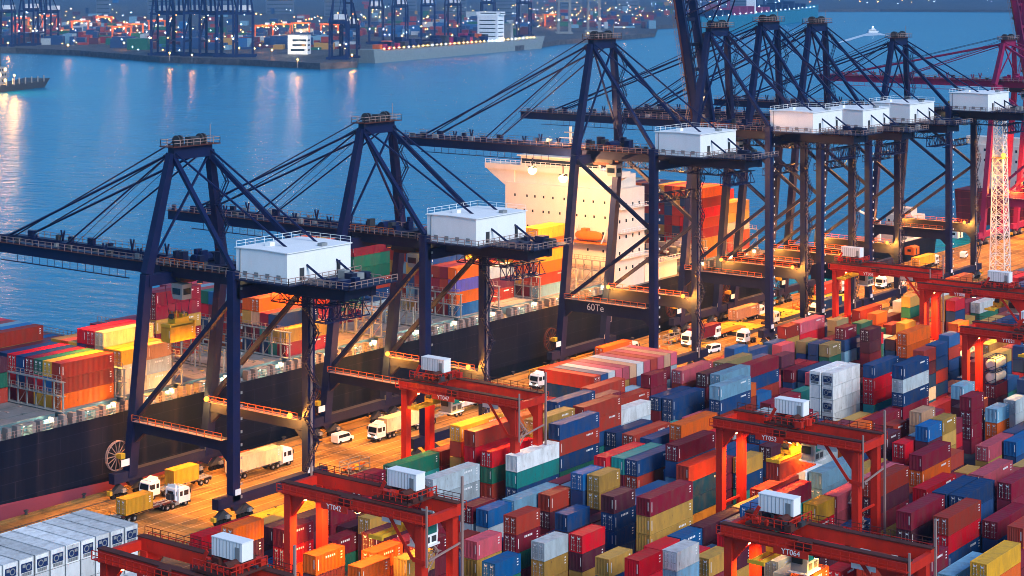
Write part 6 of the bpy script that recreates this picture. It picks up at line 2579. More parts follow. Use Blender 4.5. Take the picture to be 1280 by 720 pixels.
-276.95 346.1 15 4 O y
-279.45 346.1 23.25 4 Y y
-279.45 346.1 20.5 4 G y
-279.45 346.1 17.75 4 G y
-279.45 346.1 15 4 r y
-281.95 346.1 23.25 4 r y
-281.95 346.1 20.5 4 r y
-281.95 346.1 17.75 4 L y
-281.95 346.1 15 4 M y
-284.45 346.1 23.25 4 r y
-284.45 346.1 20.5 4 r y
-284.45 346.1 17.75 4 D y
-284.45 346.1 15 4 N y
-286.95 346.1 23.25 4 r y
-286.95 346.1 20.5 4 M y
-286.95 346.1 17.75 4 N y
-286.95 346.1 15 4 D y
-289.45 346.1 23.25 4 N y
-289.45 346.1 20.5 4 Y y
-289.45 346.1 17.75 4 N y
-289.45 346.1 15 4 M y
-291.95 346.1 23.25 4 D y
-291.95 346.1 20.5 4 c y
-291.95 346.1 17.75 4 M y
-291.95 346.1 15 4 R y
-294.45 346.1 23.25 4 L y
-294.45 346.1 20.5 4 L y
-294.45 346.1 17.75 4 D y
-294.45 346.1 15 4 D y
-296.95 346.1 23.25 4 M y
-296.95 346.1 20.5 4 c y
-296.95 346.1 17.75 4 D y
-296.95 346.1 15 4 r y
-264.45 361.1 28.75 4 Y y
-264.45 361.1 26 4 O y
-264.45 361.1 23.25 4 t y
-264.45 361.1 20.5 4 O y
-264.45 361.1 17.75 4 r y
-264.45 361.1 15 4 M y
-266.95 361.1 26 4 Y y
-266.95 361.1 23.25 4 r y
-266.95 361.1 20.5 4 O y
-266.95 361.1 17.75 4 Y y
-266.95 361.1 15 4 D y
-269.45 361.1 23.25 4 O y
-269.45 361.1 20.5 4 Y y
-269.45 361.1 17.75 4 Y y
-269.45 361.1 15 4 r y
-271.95 361.1 26 4 E y
-271.95 361.1 23.25 4 D y
-271.95 361.1 20.5 4 E y
-271.95 361.1 17.75 4 E y
-271.95 361.1 15 4 M y
-274.45 361.1 26 4 M y
-274.45 361.1 23.25 4 D y
-274.45 361.1 20.5 4 M y
-274.45 361.1 17.75 4 R y
-274.45 361.1 15 4 D y
-276.95 361.1 26 4 D y
-276.95 361.1 23.25 4 R y
-276.95 361.1 20.5 4 R y
-276.95 361.1 17.75 4 Y y
-276.95 361.1 15 4 L y
-279.45 361.1 26 4 N y
-279.45 361.1 23.25 4 R y
-279.45 361.1 20.5 4 r y
-279.45 361.1 17.75 4 r y
-279.45 361.1 15 4 N y
-281.95 361.1 26 4 Y y
-281.95 361.1 23.25 4 r y
-281.95 361.1 20.5 4 D y
-281.95 361.1 17.75 4 N y
-281.95 361.1 15 4 G y
-284.45 361.1 26 4 G y
-284.45 361.1 23.25 4 R y
-284.45 361.1 20.5 4 M y
-284.45 361.1 17.75 4 G y
-284.45 361.1 15 4 N y
-286.95 361.1 26 4 c y
-286.95 361.1 23.25 4 B y
-286.95 361.1 20.5 4 N y
-286.95 361.1 17.75 4 M y
-286.95 361.1 15 4 c y
-289.45 361.1 26 4 R y
-289.45 361.1 23.25 4 B y
-289.45 361.1 20.5 4 B y
-289.45 361.1 17.75 4 M y
-289.45 361.1 15 4 M y
-291.95 361.1 26 4 M y
-291.95 361.1 23.25 4 N y
-291.95 361.1 20.5 4 O y
-291.95 361.1 17.75 4 N y
-291.95 361.1 15 4 r y
-294.45 361.1 26 4 N y
-294.45 361.1 23.25 4 M y
-294.45 361.1 20.5 4 r y
-294.45 361.1 17.75 4 Y y
-294.45 361.1 15 4 r y
-296.95 361.1 26 4 M y
-296.95 361.1 23.25 4 N y
-296.95 361.1 20.5 4 L y
-296.95 361.1 17.75 4 B y
-296.95 361.1 15 4 c y
-264.45 437.1 31.5 4 O y
-264.45 437.1 28.75 4 N y
-264.45 437.1 26 4 r y
-264.45 437.1 23.25 4 M y
-264.45 437.1 20.5 4 r y
-264.45 437.1 17.75 4 r y
-264.45 437.1 15 4 M y
-266.95 437.1 31.5 4 r y
-266.95 437.1 28.75 4 N y
-266.95 437.1 26 4 r y
-266.95 437.1 23.25 4 R y
-266.95 437.1 20.5 4 M y
-266.95 437.1 17.75 4 r y
-266.95 437.1 15 4 E y
-269.45 437.1 31.5 4 O y
-269.45 437.1 28.75 4 G y
-269.45 437.1 26 4 r y
-269.45 437.1 23.25 4 r y
-269.45 437.1 20.5 4 N y
-269.45 437.1 17.75 4 M y
-269.45 437.1 15 4 r y
-271.95 437.1 31.5 4 r y
-271.95 437.1 28.75 4 N y
-271.95 437.1 26 4 N y
-271.95 437.1 23.25 4 M y
-271.95 437.1 20.5 4 r y
-271.95 437.1 17.75 4 R y
-271.95 437.1 15 4 r y
-274.45 437.1 31.5 4 Y y
-274.45 437.1 28.75 4 M y
-274.45 437.1 26 4 M y
-274.45 437.1 23.25 4 N y
-274.45 437.1 20.5 4 G y
-274.45 437.1 17.75 4 D y
-274.45 437.1 15 4 M y
-276.95 437.1 31.5 4 N y
-276.95 437.1 28.75 4 M y
-276.95 437.1 26 4 D y
-276.95 437.1 23.25 4 M y
-276.95 437.1 20.5 4 O y
-276.95 437.1 17.75 4 D y
-276.95 437.1 15 4 L y
-279.45 437.1 31.5 4 D y
-279.45 437.1 28.75 4 D y
-279.45 437.1 26 4 r y
-279.45 437.1 23.25 4 N y
-279.45 437.1 20.5 4 G y
-279.45 437.1 17.75 4 O y
-279.45 437.1 15 4 N y
-281.95 437.1 31.5 4 O y
-281.95 437.1 28.75 4 R y
-281.95 437.1 26 4 D y
-281.95 437.1 23.25 4 N y
-281.95 437.1 20.5 4 L y
-281.95 437.1 17.75 4 E y
-281.95 437.1 15 4 D y
-284.45 437.1 31.5 4 M y
-284.45 437.1 28.75 4 O y
-284.45 437.1 26 4 O y
-284.45 437.1 23.25 4 D y
-284.45 437.1 20.5 4 E y
-284.45 437.1 17.75 4 r y
-284.45 437.1 15 4 M y
-286.95 437.1 31.5 4 c y
-286.95 437.1 28.75 4 L y
-286.95 437.1 26 4 r y
-286.95 437.1 23.25 4 N y
-286.95 437.1 20.5 4 R y
-286.95 437.1 17.75 4 R y
-286.95 437.1 15 4 N y
-289.45 437.1 31.5 4 Y y
-289.45 437.1 28.75 4 E y
-289.45 437.1 26 4 R y
-289.45 437.1 23.25 4 O y
-289.45 437.1 20.5 4 O y
-289.45 437.1 17.75 4 L y
-289.45 437.1 15 4 O y
-291.95 437.1 31.5 4 E y
-291.95 437.1 28.75 4 B y
-291.95 437.1 26 4 M y
-291.95 437.1 23.25 4 D y
-291.95 437.1 20.5 4 M y
-291.95 437.1 17.75 4 O y
-291.95 437.1 15 4 N y
-294.45 437.1 31.5 4 M y
-294.45 437.1 28.75 4 G y
-294.45 437.1 26 4 Y y
-294.45 437.1 23.25 4 R y
-294.45 437.1 20.5 4 G y
-294.45 437.1 17.75 4 R y
-294.45 437.1 15 4 M y
-296.95 437.1 31.5 4 r y
-296.95 437.1 28.75 4 B y
-296.95 437.1 26 4 N y
-296.95 437.1 23.25 4 G y
-296.95 437.1 20.5 4 D y
-296.95 437.1 17.75 4 D y
-296.95 437.1 15 4 D y
-261.95 450.1 26 4 G y
-261.95 450.1 23.25 4 G y
-261.95 450.1 20.5 4 w y
-261.95 450.1 17.75 4 r y
-261.95 450.1 15 4 M y
-264.45 450.1 26 4 G y
-264.45 450.1 23.25 4 M y
-264.45 450.1 20.5 4 r y
-264.45 450.1 17.75 4 r y
-264.45 450.1 15 4 D y
-266.95 450.1 28.75 4 R y
-266.95 450.1 26 4 G y
-266.95 450.1 23.25 4 r y
-266.95 450.1 20.5 4 M y
-266.95 450.1 17.75 4 E y
-266.95 450.1 15 4 M y
-269.45 450.1 28.75 4 R y
-269.45 450.1 26 4 c y
-269.45 450.1 23.25 4 r y
-269.45 450.1 20.5 4 E y
-269.45 450.1 17.75 4 M y
-269.45 450.1 15 4 M y
-271.95 450.1 28.75 4 O y
-271.95 450.1 26 4 N y
-271.95 450.1 23.25 4 D y
-271.95 450.1 20.5 4 E y
-271.95 450.1 17.75 4 D y
-271.95 450.1 15 4 r y
-274.45 450.1 28.75 4 L y
-274.45 450.1 26 4 M y
-274.45 450.1 23.25 4 O y
-274.45 450.1 20.5 4 R y
-274.45 450.1 17.75 4 M y
-274.45 450.1 15 4 r y
-276.95 450.1 28.75 4 L y
-276.95 450.1 26 4 B y
-276.95 450.1 23.25 4 R y
-276.95 450.1 20.5 4 L y
-276.95 450.1 17.75 4 Y y
-276.95 450.1 15 4 M y
-279.45 450.1 28.75 4 N y
-279.45 450.1 26 4 r y
-279.45 450.1 23.25 4 r y
-279.45 450.1 20.5 4 Y y
-279.45 450.1 17.75 4 r y
-279.45 450.1 15 4 R y
-281.95 450.1 28.75 4 M y
-281.95 450.1 26 4 r y
-281.95 450.1 23.25 4 r y
-281.95 450.1 20.5 4 M y
-281.95 450.1 17.75 4 M y
-281.95 450.1 15 4 R y
-284.45 450.1 28.75 4 M y
-284.45 450.1 26 4 B y
-284.45 450.1 23.25 4 r y
-284.45 450.1 20.5 4 R y
-284.45 450.1 17.75 4 M y
-284.45 450.1 15 4 D y
-286.95 450.1 28.75 4 r y
-286.95 450.1 26 4 M y
-286.95 450.1 23.25 4 R y
-286.95 450.1 20.5 4 E y
-286.95 450.1 17.75 4 E y
-286.95 450.1 15 4 O y
-289.45 450.1 28.75 4 N y
-289.45 450.1 26 4 M y
-289.45 450.1 23.25 4 E y
-289.45 450.1 20.5 4 D y
-289.45 450.1 17.75 4 r y
-289.45 450.1 15 4 D y
-291.95 450.1 28.75 4 M y
-291.95 450.1 26 4 O y
-291.95 450.1 23.25 4 r y
-291.95 450.1 20.5 4 G y
-291.95 450.1 17.75 4 r y
-291.95 450.1 15 4 G y
-294.45 450.1 28.75 4 r y
-294.45 450.1 26 4 M y
-294.45 450.1 23.25 4 M y
-294.45 450.1 20.5 4 D y
-294.45 450.1 17.75 4 O y
-294.45 450.1 15 4 O y
-296.95 450.1 28.75 4 N y
-296.95 450.1 26 4 r y
-296.95 450.1 23.25 4 r y
-296.95 450.1 20.5 4 R y
-296.95 450.1 17.75 4 D y
-296.95 450.1 15 4 Y y
'''
# ------------------------------------------------------------------ shipping containers
PAL = dict(Z=(.7, .66, .58), N=(.006, .050, .165), B=(.005, .115, .33), M=(.20, .009, .028), D=(.085, .016, .034), r=(.33, .032, .018), R=(.62, .005, .020), G=(.46, .26, .055),
           O=(.68, .11, .008), Y=(.70, .36, .028), W=(.66, .69, .70), w=(.42, .50, .54), L=(.17, .36, .50), E=(.008, .13, .080), T=(.015, .28, .27),
           P=(.52, .085, .12), t=(.52, .29, .17), c=(.72, .58, .36), k=(.25, .20, .085), V=(.10, .085, .36))
CH, CW = 2.68, 2.44
def corr_panel(mb, p0, p1, z0, z1, nrm, per, dep, m):
    """vertical corrugated sheet from p0 to p1"""
    p0, p1 = Vector(p0), Vector(p1); L = (p1 - p0).length; n = max(2, int(L / per)); d = (p1 - p0) / n; nr = Vector(nrm)
    pts = []
    for i in range(n):
        a = p0 + d * i
        pts += [a, a + d * .38, a + d * .5 - nr * dep, a + d * .88 - nr * dep]
    pts.append(p1)
    vs = [(p.x, p.y, z0) for p in pts] + [(p.x, p.y, z1) for p in pts]; k = len(pts)
    mb.add(vs, [(i, i + 1, i + 1 + k, i + k) for i in range(k - 1)], m)
def make_box(L, reefer=False, marks=0):
    """container body, long along y, door end at -y, origin under its middle"""
    mb = MB(); B = M['box']; hx, hy = CW / 2, L / 2; e = .06
    for x in (-hx + .07, hx - .07):
        for y in (-hy + .07, hy - .07): mb.box((x, y, CH / 2), (.14, .14, CH), B)
        mb.box((x, 0, .08), (.13, L - .28, .16), B); mb.box((x, 0, CH - .06), (.11, L - .28, .12), B)
    for y in (-hy + .07, hy - .07):
        mb.box((0, y, .08), (CW - .28, .13, .16), B); mb.box((0, y, CH - .06), (CW - .28, .11, .12), B)
    dep = .012 if reefer else .05
    corr_panel(mb, (hx - .025, -hy + .14, 0), (hx - .025, hy - .14, 0), .15, CH - .1, (1, 0, 0), .55 if reefer else .28, dep, B)
    corr_panel(mb, (-hx + .025, hy - .14, 0), (-hx + .025, -hy + .14, 0), .15, CH - .1, (-1, 0, 0), .55 if reefer else .28, dep, B)
    corr_panel(mb, (hx - .14, hy - .03, 0), (-hx + .14, hy - .03, 0), .15, CH - .1, (0, 1, 0), .25, dep * .8, B)
    n = int(L / .55); vs = []
    for i in range(n + 1):
        y = -hy + .12 + (L - .24) * i / n; z = CH - .035 - (.022 if i % 2 else 0)
        vs += [(-hx + .1, y, z), (hx - .1, y, z)]
    mb.add(vs, [(2 * i, 2 * i + 1, 2 * i + 3, 2 * i + 2) for i in range(n)], B)
    mb.add([(-hx + .1, -hy + .1, .14), (hx - .1, -hy + .1, .14), (hx - .1, hy - .1, .14), (-hx + .1, hy - .1, .14)], [(0, 3, 2, 1)], B)
    W = M['mark']
    if marks >= 1:
        for k in range(3): mb.box((hx - .012, hy - .75, CH - .55 - k * .42), (.03, .34, .16), W)
    if marks >= 2: mb.box((hx - .012, -hy + .55, CH * .5), (.03, .12, 1.5), W)
    if marks >= 3:
        for k in range(5): mb.box((hx - .012, hy - 2.2 - k * .42, CH - .62), (.03, .26, .3), W)
    return mb.build('shipping_container')
def make_door(x):
    mb = MB(); B = M['box']; mb.box((0, 0, CH / 2), (1.08, .06, CH - .3), B)
    for k in range(4): mb.box((0, -.035, .42 + k * .6), (1.0, .03, .34), B)
    for o in (-.22, .22):
        mb.tube((o, -.08, .2), (o, -.08, CH - .2), .028, M['grey'], 5); mb.box((o + .12, -.09, CH * .42), (.3, .03, .06), M['grey'])
        for z in (.3, 1.0, 1.75, CH - .4): mb.box((o, -.075, z), (.12, .05, .07), M['mark'])
    mb.box((.02, -.056, CH - .55), (.42, .012, .22), M['mark'])
    return mb.build('door')
def make_front():
    mb = MB(); corr_panel(mb, (-CW / 2 + .14, -.0, 0), (CW / 2 - .14, -.0, 0), .15, CH - .1, (0, -1, 0), .25, .04, M['box'])
    mb.box((CW / 2 - .35, -.012, CH * .55), (.10, .02, 1.3), M['mark']); return mb.build('front_panel')
def make_reefer_unit():
    mb = MB(); B = M['box']; mb.box((0, .02, CH / 2), (CW - .3, .06, CH - .25), B)
    mb.box((0, -.03, CH * .52), (1.86, .08, 1.25), M['reefblue'])
    n = 18; c = (-.30, -.09, CH * .52); vs = [(c[0] + .47 * math.cos(2 * math.pi * i / n), c[1], c[2] + .47 * math.sin(2 * math.pi * i / n)) for i in range(n)]
    mb.add(vs, [tuple(range(n))], M['grey'])
    vs = [(c[0] + .33 * math.cos(2 * math.pi * i / n), c[1] - .01, c[2] + .33 * math.sin(2 * math.pi * i / n)) for i in range(n)]
    mb.add(vs, [tuple(range(n))], M['reefblue'])
    mb.box((.48, -.09, CH * .62), (.5, .05, .42), M['grey']); mb.box((0, -.02, .45), (1.7, .06, .45), M['grey']); mb.box((0, -.02, CH - .4), (1.5, .05, .35), B)
    for k in range(5): mb.box((-.6 + .3 * k, -.06, .45), (.03, .03, .4), M['dgrey'])
    return mb.build('refrigeration_unit')
M['reefblue'] = paint('reefer_blue', (.012, .03, .10), .5, amount=.2)
PROTO = {}
for L in (12.19, 6.06):
    for k in range(4): PROTO[L, 'dry', k] = make_box(L, False, k).data
PROTO[12.19, 'reefer', 0] = make_box(12.19, True, 0).data
PROTO['door'] = make_door(0).data; PROTO['front'] = make_front().data; PROTO['unit'] = make_reefer_unit().data
for o in list(COL.objects):
    if o.type == 'MESH' and o.parent is None and o.data in PROTO.values(): bpy.data.objects.remove(o)
def put(name, me, col, parent=None, loc=(0, 0, 0), rz=0):
    o = bpy.data.objects.new(name, me); COL.objects.link(o); o.location = loc; o.rotation_euler = (0, 0, rz); o.color = (*col, 1)
    if parent: o.parent = parent
    return o
def container(x, y, z, L, c, axis, kind, door, label, group):
    col = PAL[c] if isinstance(c, str) else c
    if kind == 'tank': return tank(x, y, z, label, group)
    me = PROTO[L, kind, 0 if kind == 'reefer' else random.choice((0, 1, 1, 2, 3))]
    b = put('shipping_container', me, col, None, (x, y, z), R(90) if axis == 'x' else (axis if not isinstance(axis, str) else 0))
    tag(b, label, 'container', group)
    if kind == 'reefer':
        u = put('refrigeration_unit', PROTO['unit'], col, b, (0, -L / 2 + .02, 0))
        if random.random() < .3: u.scale.x = -1
    elif door:
        for s in (-1, 1): put('door', PROTO['door'], col, b, (s * .545, -L / 2 + .06, .0))
    else: put('front_panel', PROTO['front'], col, b, (0, -L / 2 + .03, 0))
    return b
def tank(x, y, z, label, group):
    r = empty('tank_container', (x, y, z)); tag(r, label, 'container', group)
    mb = MB()
    for sx in (-1.16, 1.16):
        for sy in (-2.95, 2.95): mb.box((sx, sy, 1.3), (.14, .14, 2.6), M['navy'])
        for zz in (.08, 2.54): mb.beam((sx, -2.95, zz), (sx, 2.95, zz), .12, .12, M['navy'])
    for sy in (-2.95, 2.95):
        for zz in (.08, 2.54): mb.beam((-1.16, sy, zz), (1.16, sy, zz), .12, .12, M['navy'])
        mb.beam((-1.1, sy, .1), (1.1, sy, 1.2), .1, .1, M['navy'])
    mb.build('frame', r)
    mb = MB(); mb.tube((0, -2.7, 1.32), (0, 2.7, 1.32), 1.13, M['cream'], 24); mb.tube((0, -2.86, 1.32), (0, -2.7, 1.32), .7, M['cream'], 24, 1.12); mb.box((0, 0, 2.46), (.5, 4.2, .12), M['grey']); mb.tube((0, 0, 2.4), (0, 0, 2.6), .3, M['grey'], 10)
    mb.build('tank', r); return r
random.seed(3)
GROUPS = {'lifted': None, 'yard': 'containers stacked in the yard', 'reefer row': 'white refrigerated containers', 'end-on row': 'containers stored end-on to the road', 'ship': 'containers aboard the long black ship'}
for ln in THINGS.strip().split('\n'):
    a, label = ln.split('|'); q = a.split()
    container(float(q[0]), float(q[1]), float(q[2]), 12.19 if q[3] == '4' else 6.06, q[4], q[5], {'d': 'dry', 'r': 'reefer', 't': 'tank'}[q[6]], q[7] == '1', label, GROUPS[{'y': 'yard', 'r': 'reefer row', 'e': 'end-on row', 's': 'ship', 'l': 'lifted'}[q[8]]])
# all others, smaller in view or hidden inside the stacks, as one mass
m, nt, b = nodes_of('stacked_container_paint'); N, Lk = nt.nodes, nt.links
at_ = N.new('ShaderNodeAttribute'); at_.attribute_name = 'paint'
o_, n_ = dirt_mix(nt, at_.outputs['Color'], .22, .7, (.10, .075, .055), rust=(.12, .05, .03)); Lk.new(o_, b.inputs['Base Color']); b.inputs['Roughness'].default_value = .55
M['mass'] = m
mb = MB(); cols = []
for ln in MASS.strip().split('\n'):
    q = ln.split(); x, y, z = float(q[0]), float(q[1]), float(q[2]); L = 12.19 if q[3] == '4' else 6.06; c = PAL[q[4]]; v = random.uniform(.75, 1.25)
    n0 = len(mb.v); hy = L / 2; hx = CW / 2
    for d in ((0, 0, CH / 2, CW - .10, L - .10, CH - .06),): mb.box(d[:3], d[3:], M['mass'])
    for sx in (-hx + .06, hx - .06):
        for sy in (-hy + .06, hy - .06): mb.box((sx, sy, CH / 2), (.12, .12, CH), M['mass'])
        mb.box((sx, 0, CH - .05), (.12, L - .24, .1), M['mass'])
    ns = int(L / .56)
    for i in range(ns): mb.add([(hx - .052, -hy + .3 + i * .56, .2), (hx - .01, -hy + .34 + i * .56, .2), (hx - .01, -hy + .5 + i * .56, .2), (hx - .052, -hy + .56 + i * .56, .2), (hx - .052, -hy + .3 + i * .56, CH - .2), (hx - .01, -hy + .34 + i * .56, CH - .2), (hx - .01, -hy + .5 + i * .56, CH - .2), (hx - .052, -hy + .56 + i * .56, CH - .2)], [(0, 1, 5, 4), (1, 2, 6, 5), (2, 3, 7, 6)], M['mass'])
    for i in range(n0, len(mb.v)):
        p = mb.v[i]; mb.v[i] = (x + p[0], y + p[1], z + p[2]) if q[5] == 'y' else (x - p[1], y + p[0], z + p[2])
    cols += [(c[0] * v, c[1] * v, c[2] * v, 1)] * (len(mb.v) - n0)
mo = mb.build('stacked_containers'); tag(mo, 'farther and lower containers packed in the stacks of ship and yard', 'containers', kind='stuff')
ca = mo.data.color_attributes.new('paint', 'FLOAT_COLOR', 'POINT'); ca.data.foreach_set('color', [k for c in cols for k in c])
# ------------------------------------------------------------------ trucks, vans, hatch cover, lattice mast
random.seed(21)
def truck(x, y, rz, label, trailer=True, flat='grey', z=0.05):
    """terminal tractor with skeletal trailer; front towards +y before turning; bed height 1.35"""
    r = empty('terminal_truck', (x, y, z), rz); tag(r, label, 'truck', 'terminal trucks on the quay')
    mb = MB(); Wt = M['white']
    mb.prism([(6.3, .75), (8.9, .75), (9.0, 1.6), (8.75, 3.0), (8.5, 3.25), (6.4, 3.25), (6.3, 3.0)], 'x', -1.22, 1.22, Wt); mb.box((0, 7.4, 3.32), (2.1, 1.7, .14), Wt)
    mb.prism([(6.5, 3.25), (8.0, 3.25), (6.6, 3.75)], 'x', -1.0, 1.0, Wt); cab = mb.build('cab', r)
    mb = MB(); mb.add([(-1.08, 8.985, 1.85), (1.08, 8.985, 1.85), (1.02, 8.80, 2.85), (-1.02, 8.80, 2.85)], [(0, 1, 2, 3)], M['glass'])
    for s in (-1, 1): mb.box((s * 1.225, 8.0, 2.3), (.03, 1.0, .85), M['glass']); mb.box((s * 1.225, 6.85, 2.3), (.03, .6, .8), M['glass'])
    mb.box((0, 6.285, 2.4), (1.5, .03, .6), M['glass']); mb.build('window', cab)
    for s in (-1, 1): mb = MB(); mb.box((s * 1.5, 8.75, 2.5), (.22, .12, .7), M['dgrey']); mb.beam((s * 1.2, 8.75, 2.7), (s * 1.5, 8.75, 2.7), .05, .05, M['dgrey']); mb.build('mirror', cab)
    for s in (-.85, .85):
        mb = MB(); mb.box((s, 9.0, 1.05), (.36, .06, .22), M['headlamp']); mb.build('headlight', r)
    mb = MB(); mb.box((0, 8.98, .62), (2.4, .25, .4), M['dgrey']); mb.box((0, 8.98, 1.4), (1.5, .04, .3), M['dgrey']); mb.build('bumper', r)
    mb = MB(); mb.box((0, 5.6, .85), (.9, 6.4, .3), M['dgrey']); mb.box((.9, 6.0, .8), (.6, 1.2, .5), M['grey']); mb.box((0, 5.95, 1.6), (1.0, .4, 1.3), M['dgrey'])
    mb.build('chassis', r)
    for y0 in (7.9, 5.0, 3.75) + ((-3.6, -4.9) if trailer else ()):
        for s in (-1, 1):
            mb = MB(); mb.tube((s * .8, y0, .52), (s * 1.2, y0, .52), .52, M['black'], 14); mb.tube((s * 1.19, y0, .52), (s * 1.215, y0, .52), .25, M['grey'], 8); mb.build('wheel', r)
    if trailer:
        mb = MB(); F_ = M[flat]
        for s in (-.55, .55): mb.box((s, -.2, 1.15), (.22, 11.8, .3), F_)
        for yy in (-6, -3, 0, 3, 5.6): mb.box((0, yy, 1.18), (2.44, .3, .22), F_)
        if flat == 'orange': mb.box((0, -.2, 1.27), (2.5, 12.0, .16), F_)
        mb.box((0, -6.05, .8), (2.3, .15, .5), M['dgrey']); mb.build('trailer', r)
    return r
def load(x, y, rz, L, c, label, z=1.4, off=-.2, door=True):
    p = Vector((0, off, 0)); a, b = math.cos(rz), math.sin(rz)
    o = container(x - p.y * b, y + p.y * a, z, L, c, rz, 'dry', door, label, 'containers riding on trucks'); return o
q = at(204, 632); truck(q[0] + 1.5, q[1] - 6, 0, 'white truck with empty skeletal trailer, the shipward of two cabs side by side', flat='grey')
q = at(216, 634); truck(q[0], q[1] - 6, 0, 'white truck carrying a short yellow container, cab beside its twin', flat='brown')
load(q[0], q[1] - 6, 0, 6.06, 'Y', 'short dull-yellow container on a truck close to the reefer stacks', off=-2.6)
q = at(243, 607); truck(q[0], q[1] - 3, math.pi, 'truck parked below the yellow container, its cab hidden by crane legs', flat='grey'); load(q[0], q[1] - 3, math.pi, 6.06, 'Y', 'bright yellow short container on a trailer under the nearest crane', off=0, door=False)
q = at(318, 592); truck(q[0], q[1], 0, 'white-cabbed truck hauling a cream container between the crane legs'); load(q[0], q[1], 0, 12.19, 'c', 'long cream container on a truck passing behind the landward crane leg')
q = at(490, 545); truck(q[0], q[1] + 3, math.pi, 'white truck driving towards us with a pale container, nearest the second gantry'); load(q[0], q[1] + 3, math.pi, 12.19, 'c', 'long pale container on the truck driving towards us')
q = at(585, 512); truck(q[0], q[1], 0, 'white truck under the gantry by the quay carrying a cream container'); load(q[0], q[1], 0, 12.19, 'W', 'long white container on a truck glimpsed below the gantry girder')
q = at(690, 480); truck(q[0], q[1] + 2, math.pi, 'white truck with orange-red container left of the end-on container row'); load(q[0], q[1] + 2, math.pi, 12.19, 'r', 'long orange-red container on a truck beside the end-on row')
q = at(912, 418); truck(q[0], q[1], math.pi, 'truck with a long flat orange trailer, cab towards us', flat='orange')
q = at(930, 414); truck(q[0] + 1.0, q[1] + 6, 0, 'white truck head behind the orange flat trailer', trailer=False)
q = at(948, 424); truck(q[0], q[1], math.pi, 'white bobtail truck waiting beside the dark crane leg', trailer=False)
q = at(1002, 437); truck(q[0], q[1], 0, 'truck with a cream container behind the khaki stacks'); load(q[0], q[1], 0, 12.19, 'c', 'long cream container on a truck behind khaki boxes')
q = at(1085, 415); truck(q[0], q[1] + 8, 0, 'white truck half hidden behind the far orange stacks')
q = at(420, 560); truck(q[0] + 2, q[1] + 30, math.pi, 'white truck close to the ship below the second crane')
def van(x, y, rz, label, c='white'):
    r = empty('van', (x, y, .05), rz); tag(r, label, 'van', 'vans on the quay')
    mb = MB(); mb.prism([(-2.3, .35), (2.35, .35), (2.4, .95), (1.6, 1.15), (1.0, 1.95), (-2.2, 2.0), (-2.35, 1.7)], 'x', -.9, .9, M[c]); mb.build('body', r)
    mb = MB()
    for s in (-1, 1): mb.prism([(-2.0, 1.2), (1.35, 1.2), (.95, 1.8), (-2.0, 1.82)], 'x', s * .905 - .01, s * .905 + .01, M['glass'])
    mb.add([(-.8, 1.66, 1.16), (.8, 1.66, 1.16), (.75, 1.06, 1.92), (-.75, 1.06, 1.92)], [(0, 1, 2, 3)], M['glass']); mb.build('window', r)
    for y0 in (1.5, -1.5):
        for s in (-1, 1): mb = MB(); mb.tube((s * .72, y0, .35), (s * .93, y0, .35), .35, M['black'], 12); mb.build('wheel', r)
    for s in (-.65, .65): mb = MB(); mb.box((s, 2.39, .8), (.3, .05, .18), M['headlamp']); mb.build('headlight', r)
for px_, py_, a, lb in ((972, 430, 2.9, 'white van parked by the blue containers on the quay road'), (890, 441, 3.0, 'pale van near the foot of the third crane'), (1128, 360, .3, 'van on the far quay road beneath the pinkish gantry'), (1205, 322, .2, 'white van on the lit far quay by the lattice mast'), (428, 553, 0, 'van by the bogies of the second crane')):
    p = at(px_, py_); van(p[0], p[1], a, lb)
# hatch covers laid on the quay
def hatch(x, y, z, lab, lx=11.5, ly=13.5):
    r = empty('hatch_cover', (x, y, z)); tag(r, lab, 'hatch cover', 'hatch covers landed on the quay')
    mb = MB(); mb.box((0, 0, .75), (lx, ly, .5), M['yellow'])
    for i in range(6): mb.box((-lx / 2 + .8 + i * (lx - 1.6) / 5, 0, 1.02), (.2, ly - .6, .06), M['yellow'])
    mb.build('panel', r)
    mb = MB(); mb.box((0, -ly / 2 - .03, .45), (lx, .16, 1.1), M['dgrey']); mb.box((lx / 2 + .03, 0, .45), (.16, ly, 1.1), M['dgrey']); mb.box((-lx / 2 - .03, 0, .45), (.16, ly, 1.1), M['dgrey']); mb.box((0, ly / 2 + .03, .45), (lx, .16, 1.1), M['dgrey'])
    for i in range(8): mb.box((random.uniform(-5, 5), random.uniform(-6, 6), 1.08), (.5, .3, .12), M['dgrey'])
    mb.build('stiffener', r)
hatch(-217.3, 228.3, .05, 'mustard-yellow hatch cover lying on the quay behind the purple containers', 10.4, 15.5)
# lattice light mast
p = at(1250, 343); lm = empty('lattice_mast', (p[0], p[1], 0)); tag(lm, 'tall white and pink lattice light mast rising before the magenta cranes', 'light mast')
mb = MB(); zt = 49.0
for i in range(4):
    a = [(-1, -1), (1, -1), (1, 1), (-1, 1)][i]; mb.beam((a[0] * 2.4, a[1] * 2.4, 0), (a[0] * 1.35, a[1] * 1.35, zt), .28, .28, M['mark'])
n = 16
for k in range(n):
    z0, z1 = zt * k / n, zt * (k + 1) / n; w0, w1 = 2.4 - 1.05 * k / n, 2.4 - 1.05 * (k + 1) / n; mm = M['mark'] if (k // 2) % 2 == 0 else M['rustwhite']
    cs = [(-1, -1), (1, -1), (1, 1), (-1, 1)]
    for i in range(4):
        a, b_ = cs[i], cs[(i + 1) % 4]; mb.beam((a[0] * w0, a[1] * w0, z0), (b_[0] * w1, b_[1] * w1, z1), .17, .17, mm); mb.beam((b_[0] * w0, b_[1] * w0, z0), (a[0] * w1, a[1] * w1, z1), .17, .17, mm); mb.beam((a[0] * w1, a[1] * w1, z1), (b_[0] * w1, b_[1] * w1, z1), .17, .17, mm)
mb.build('lattice', lm)
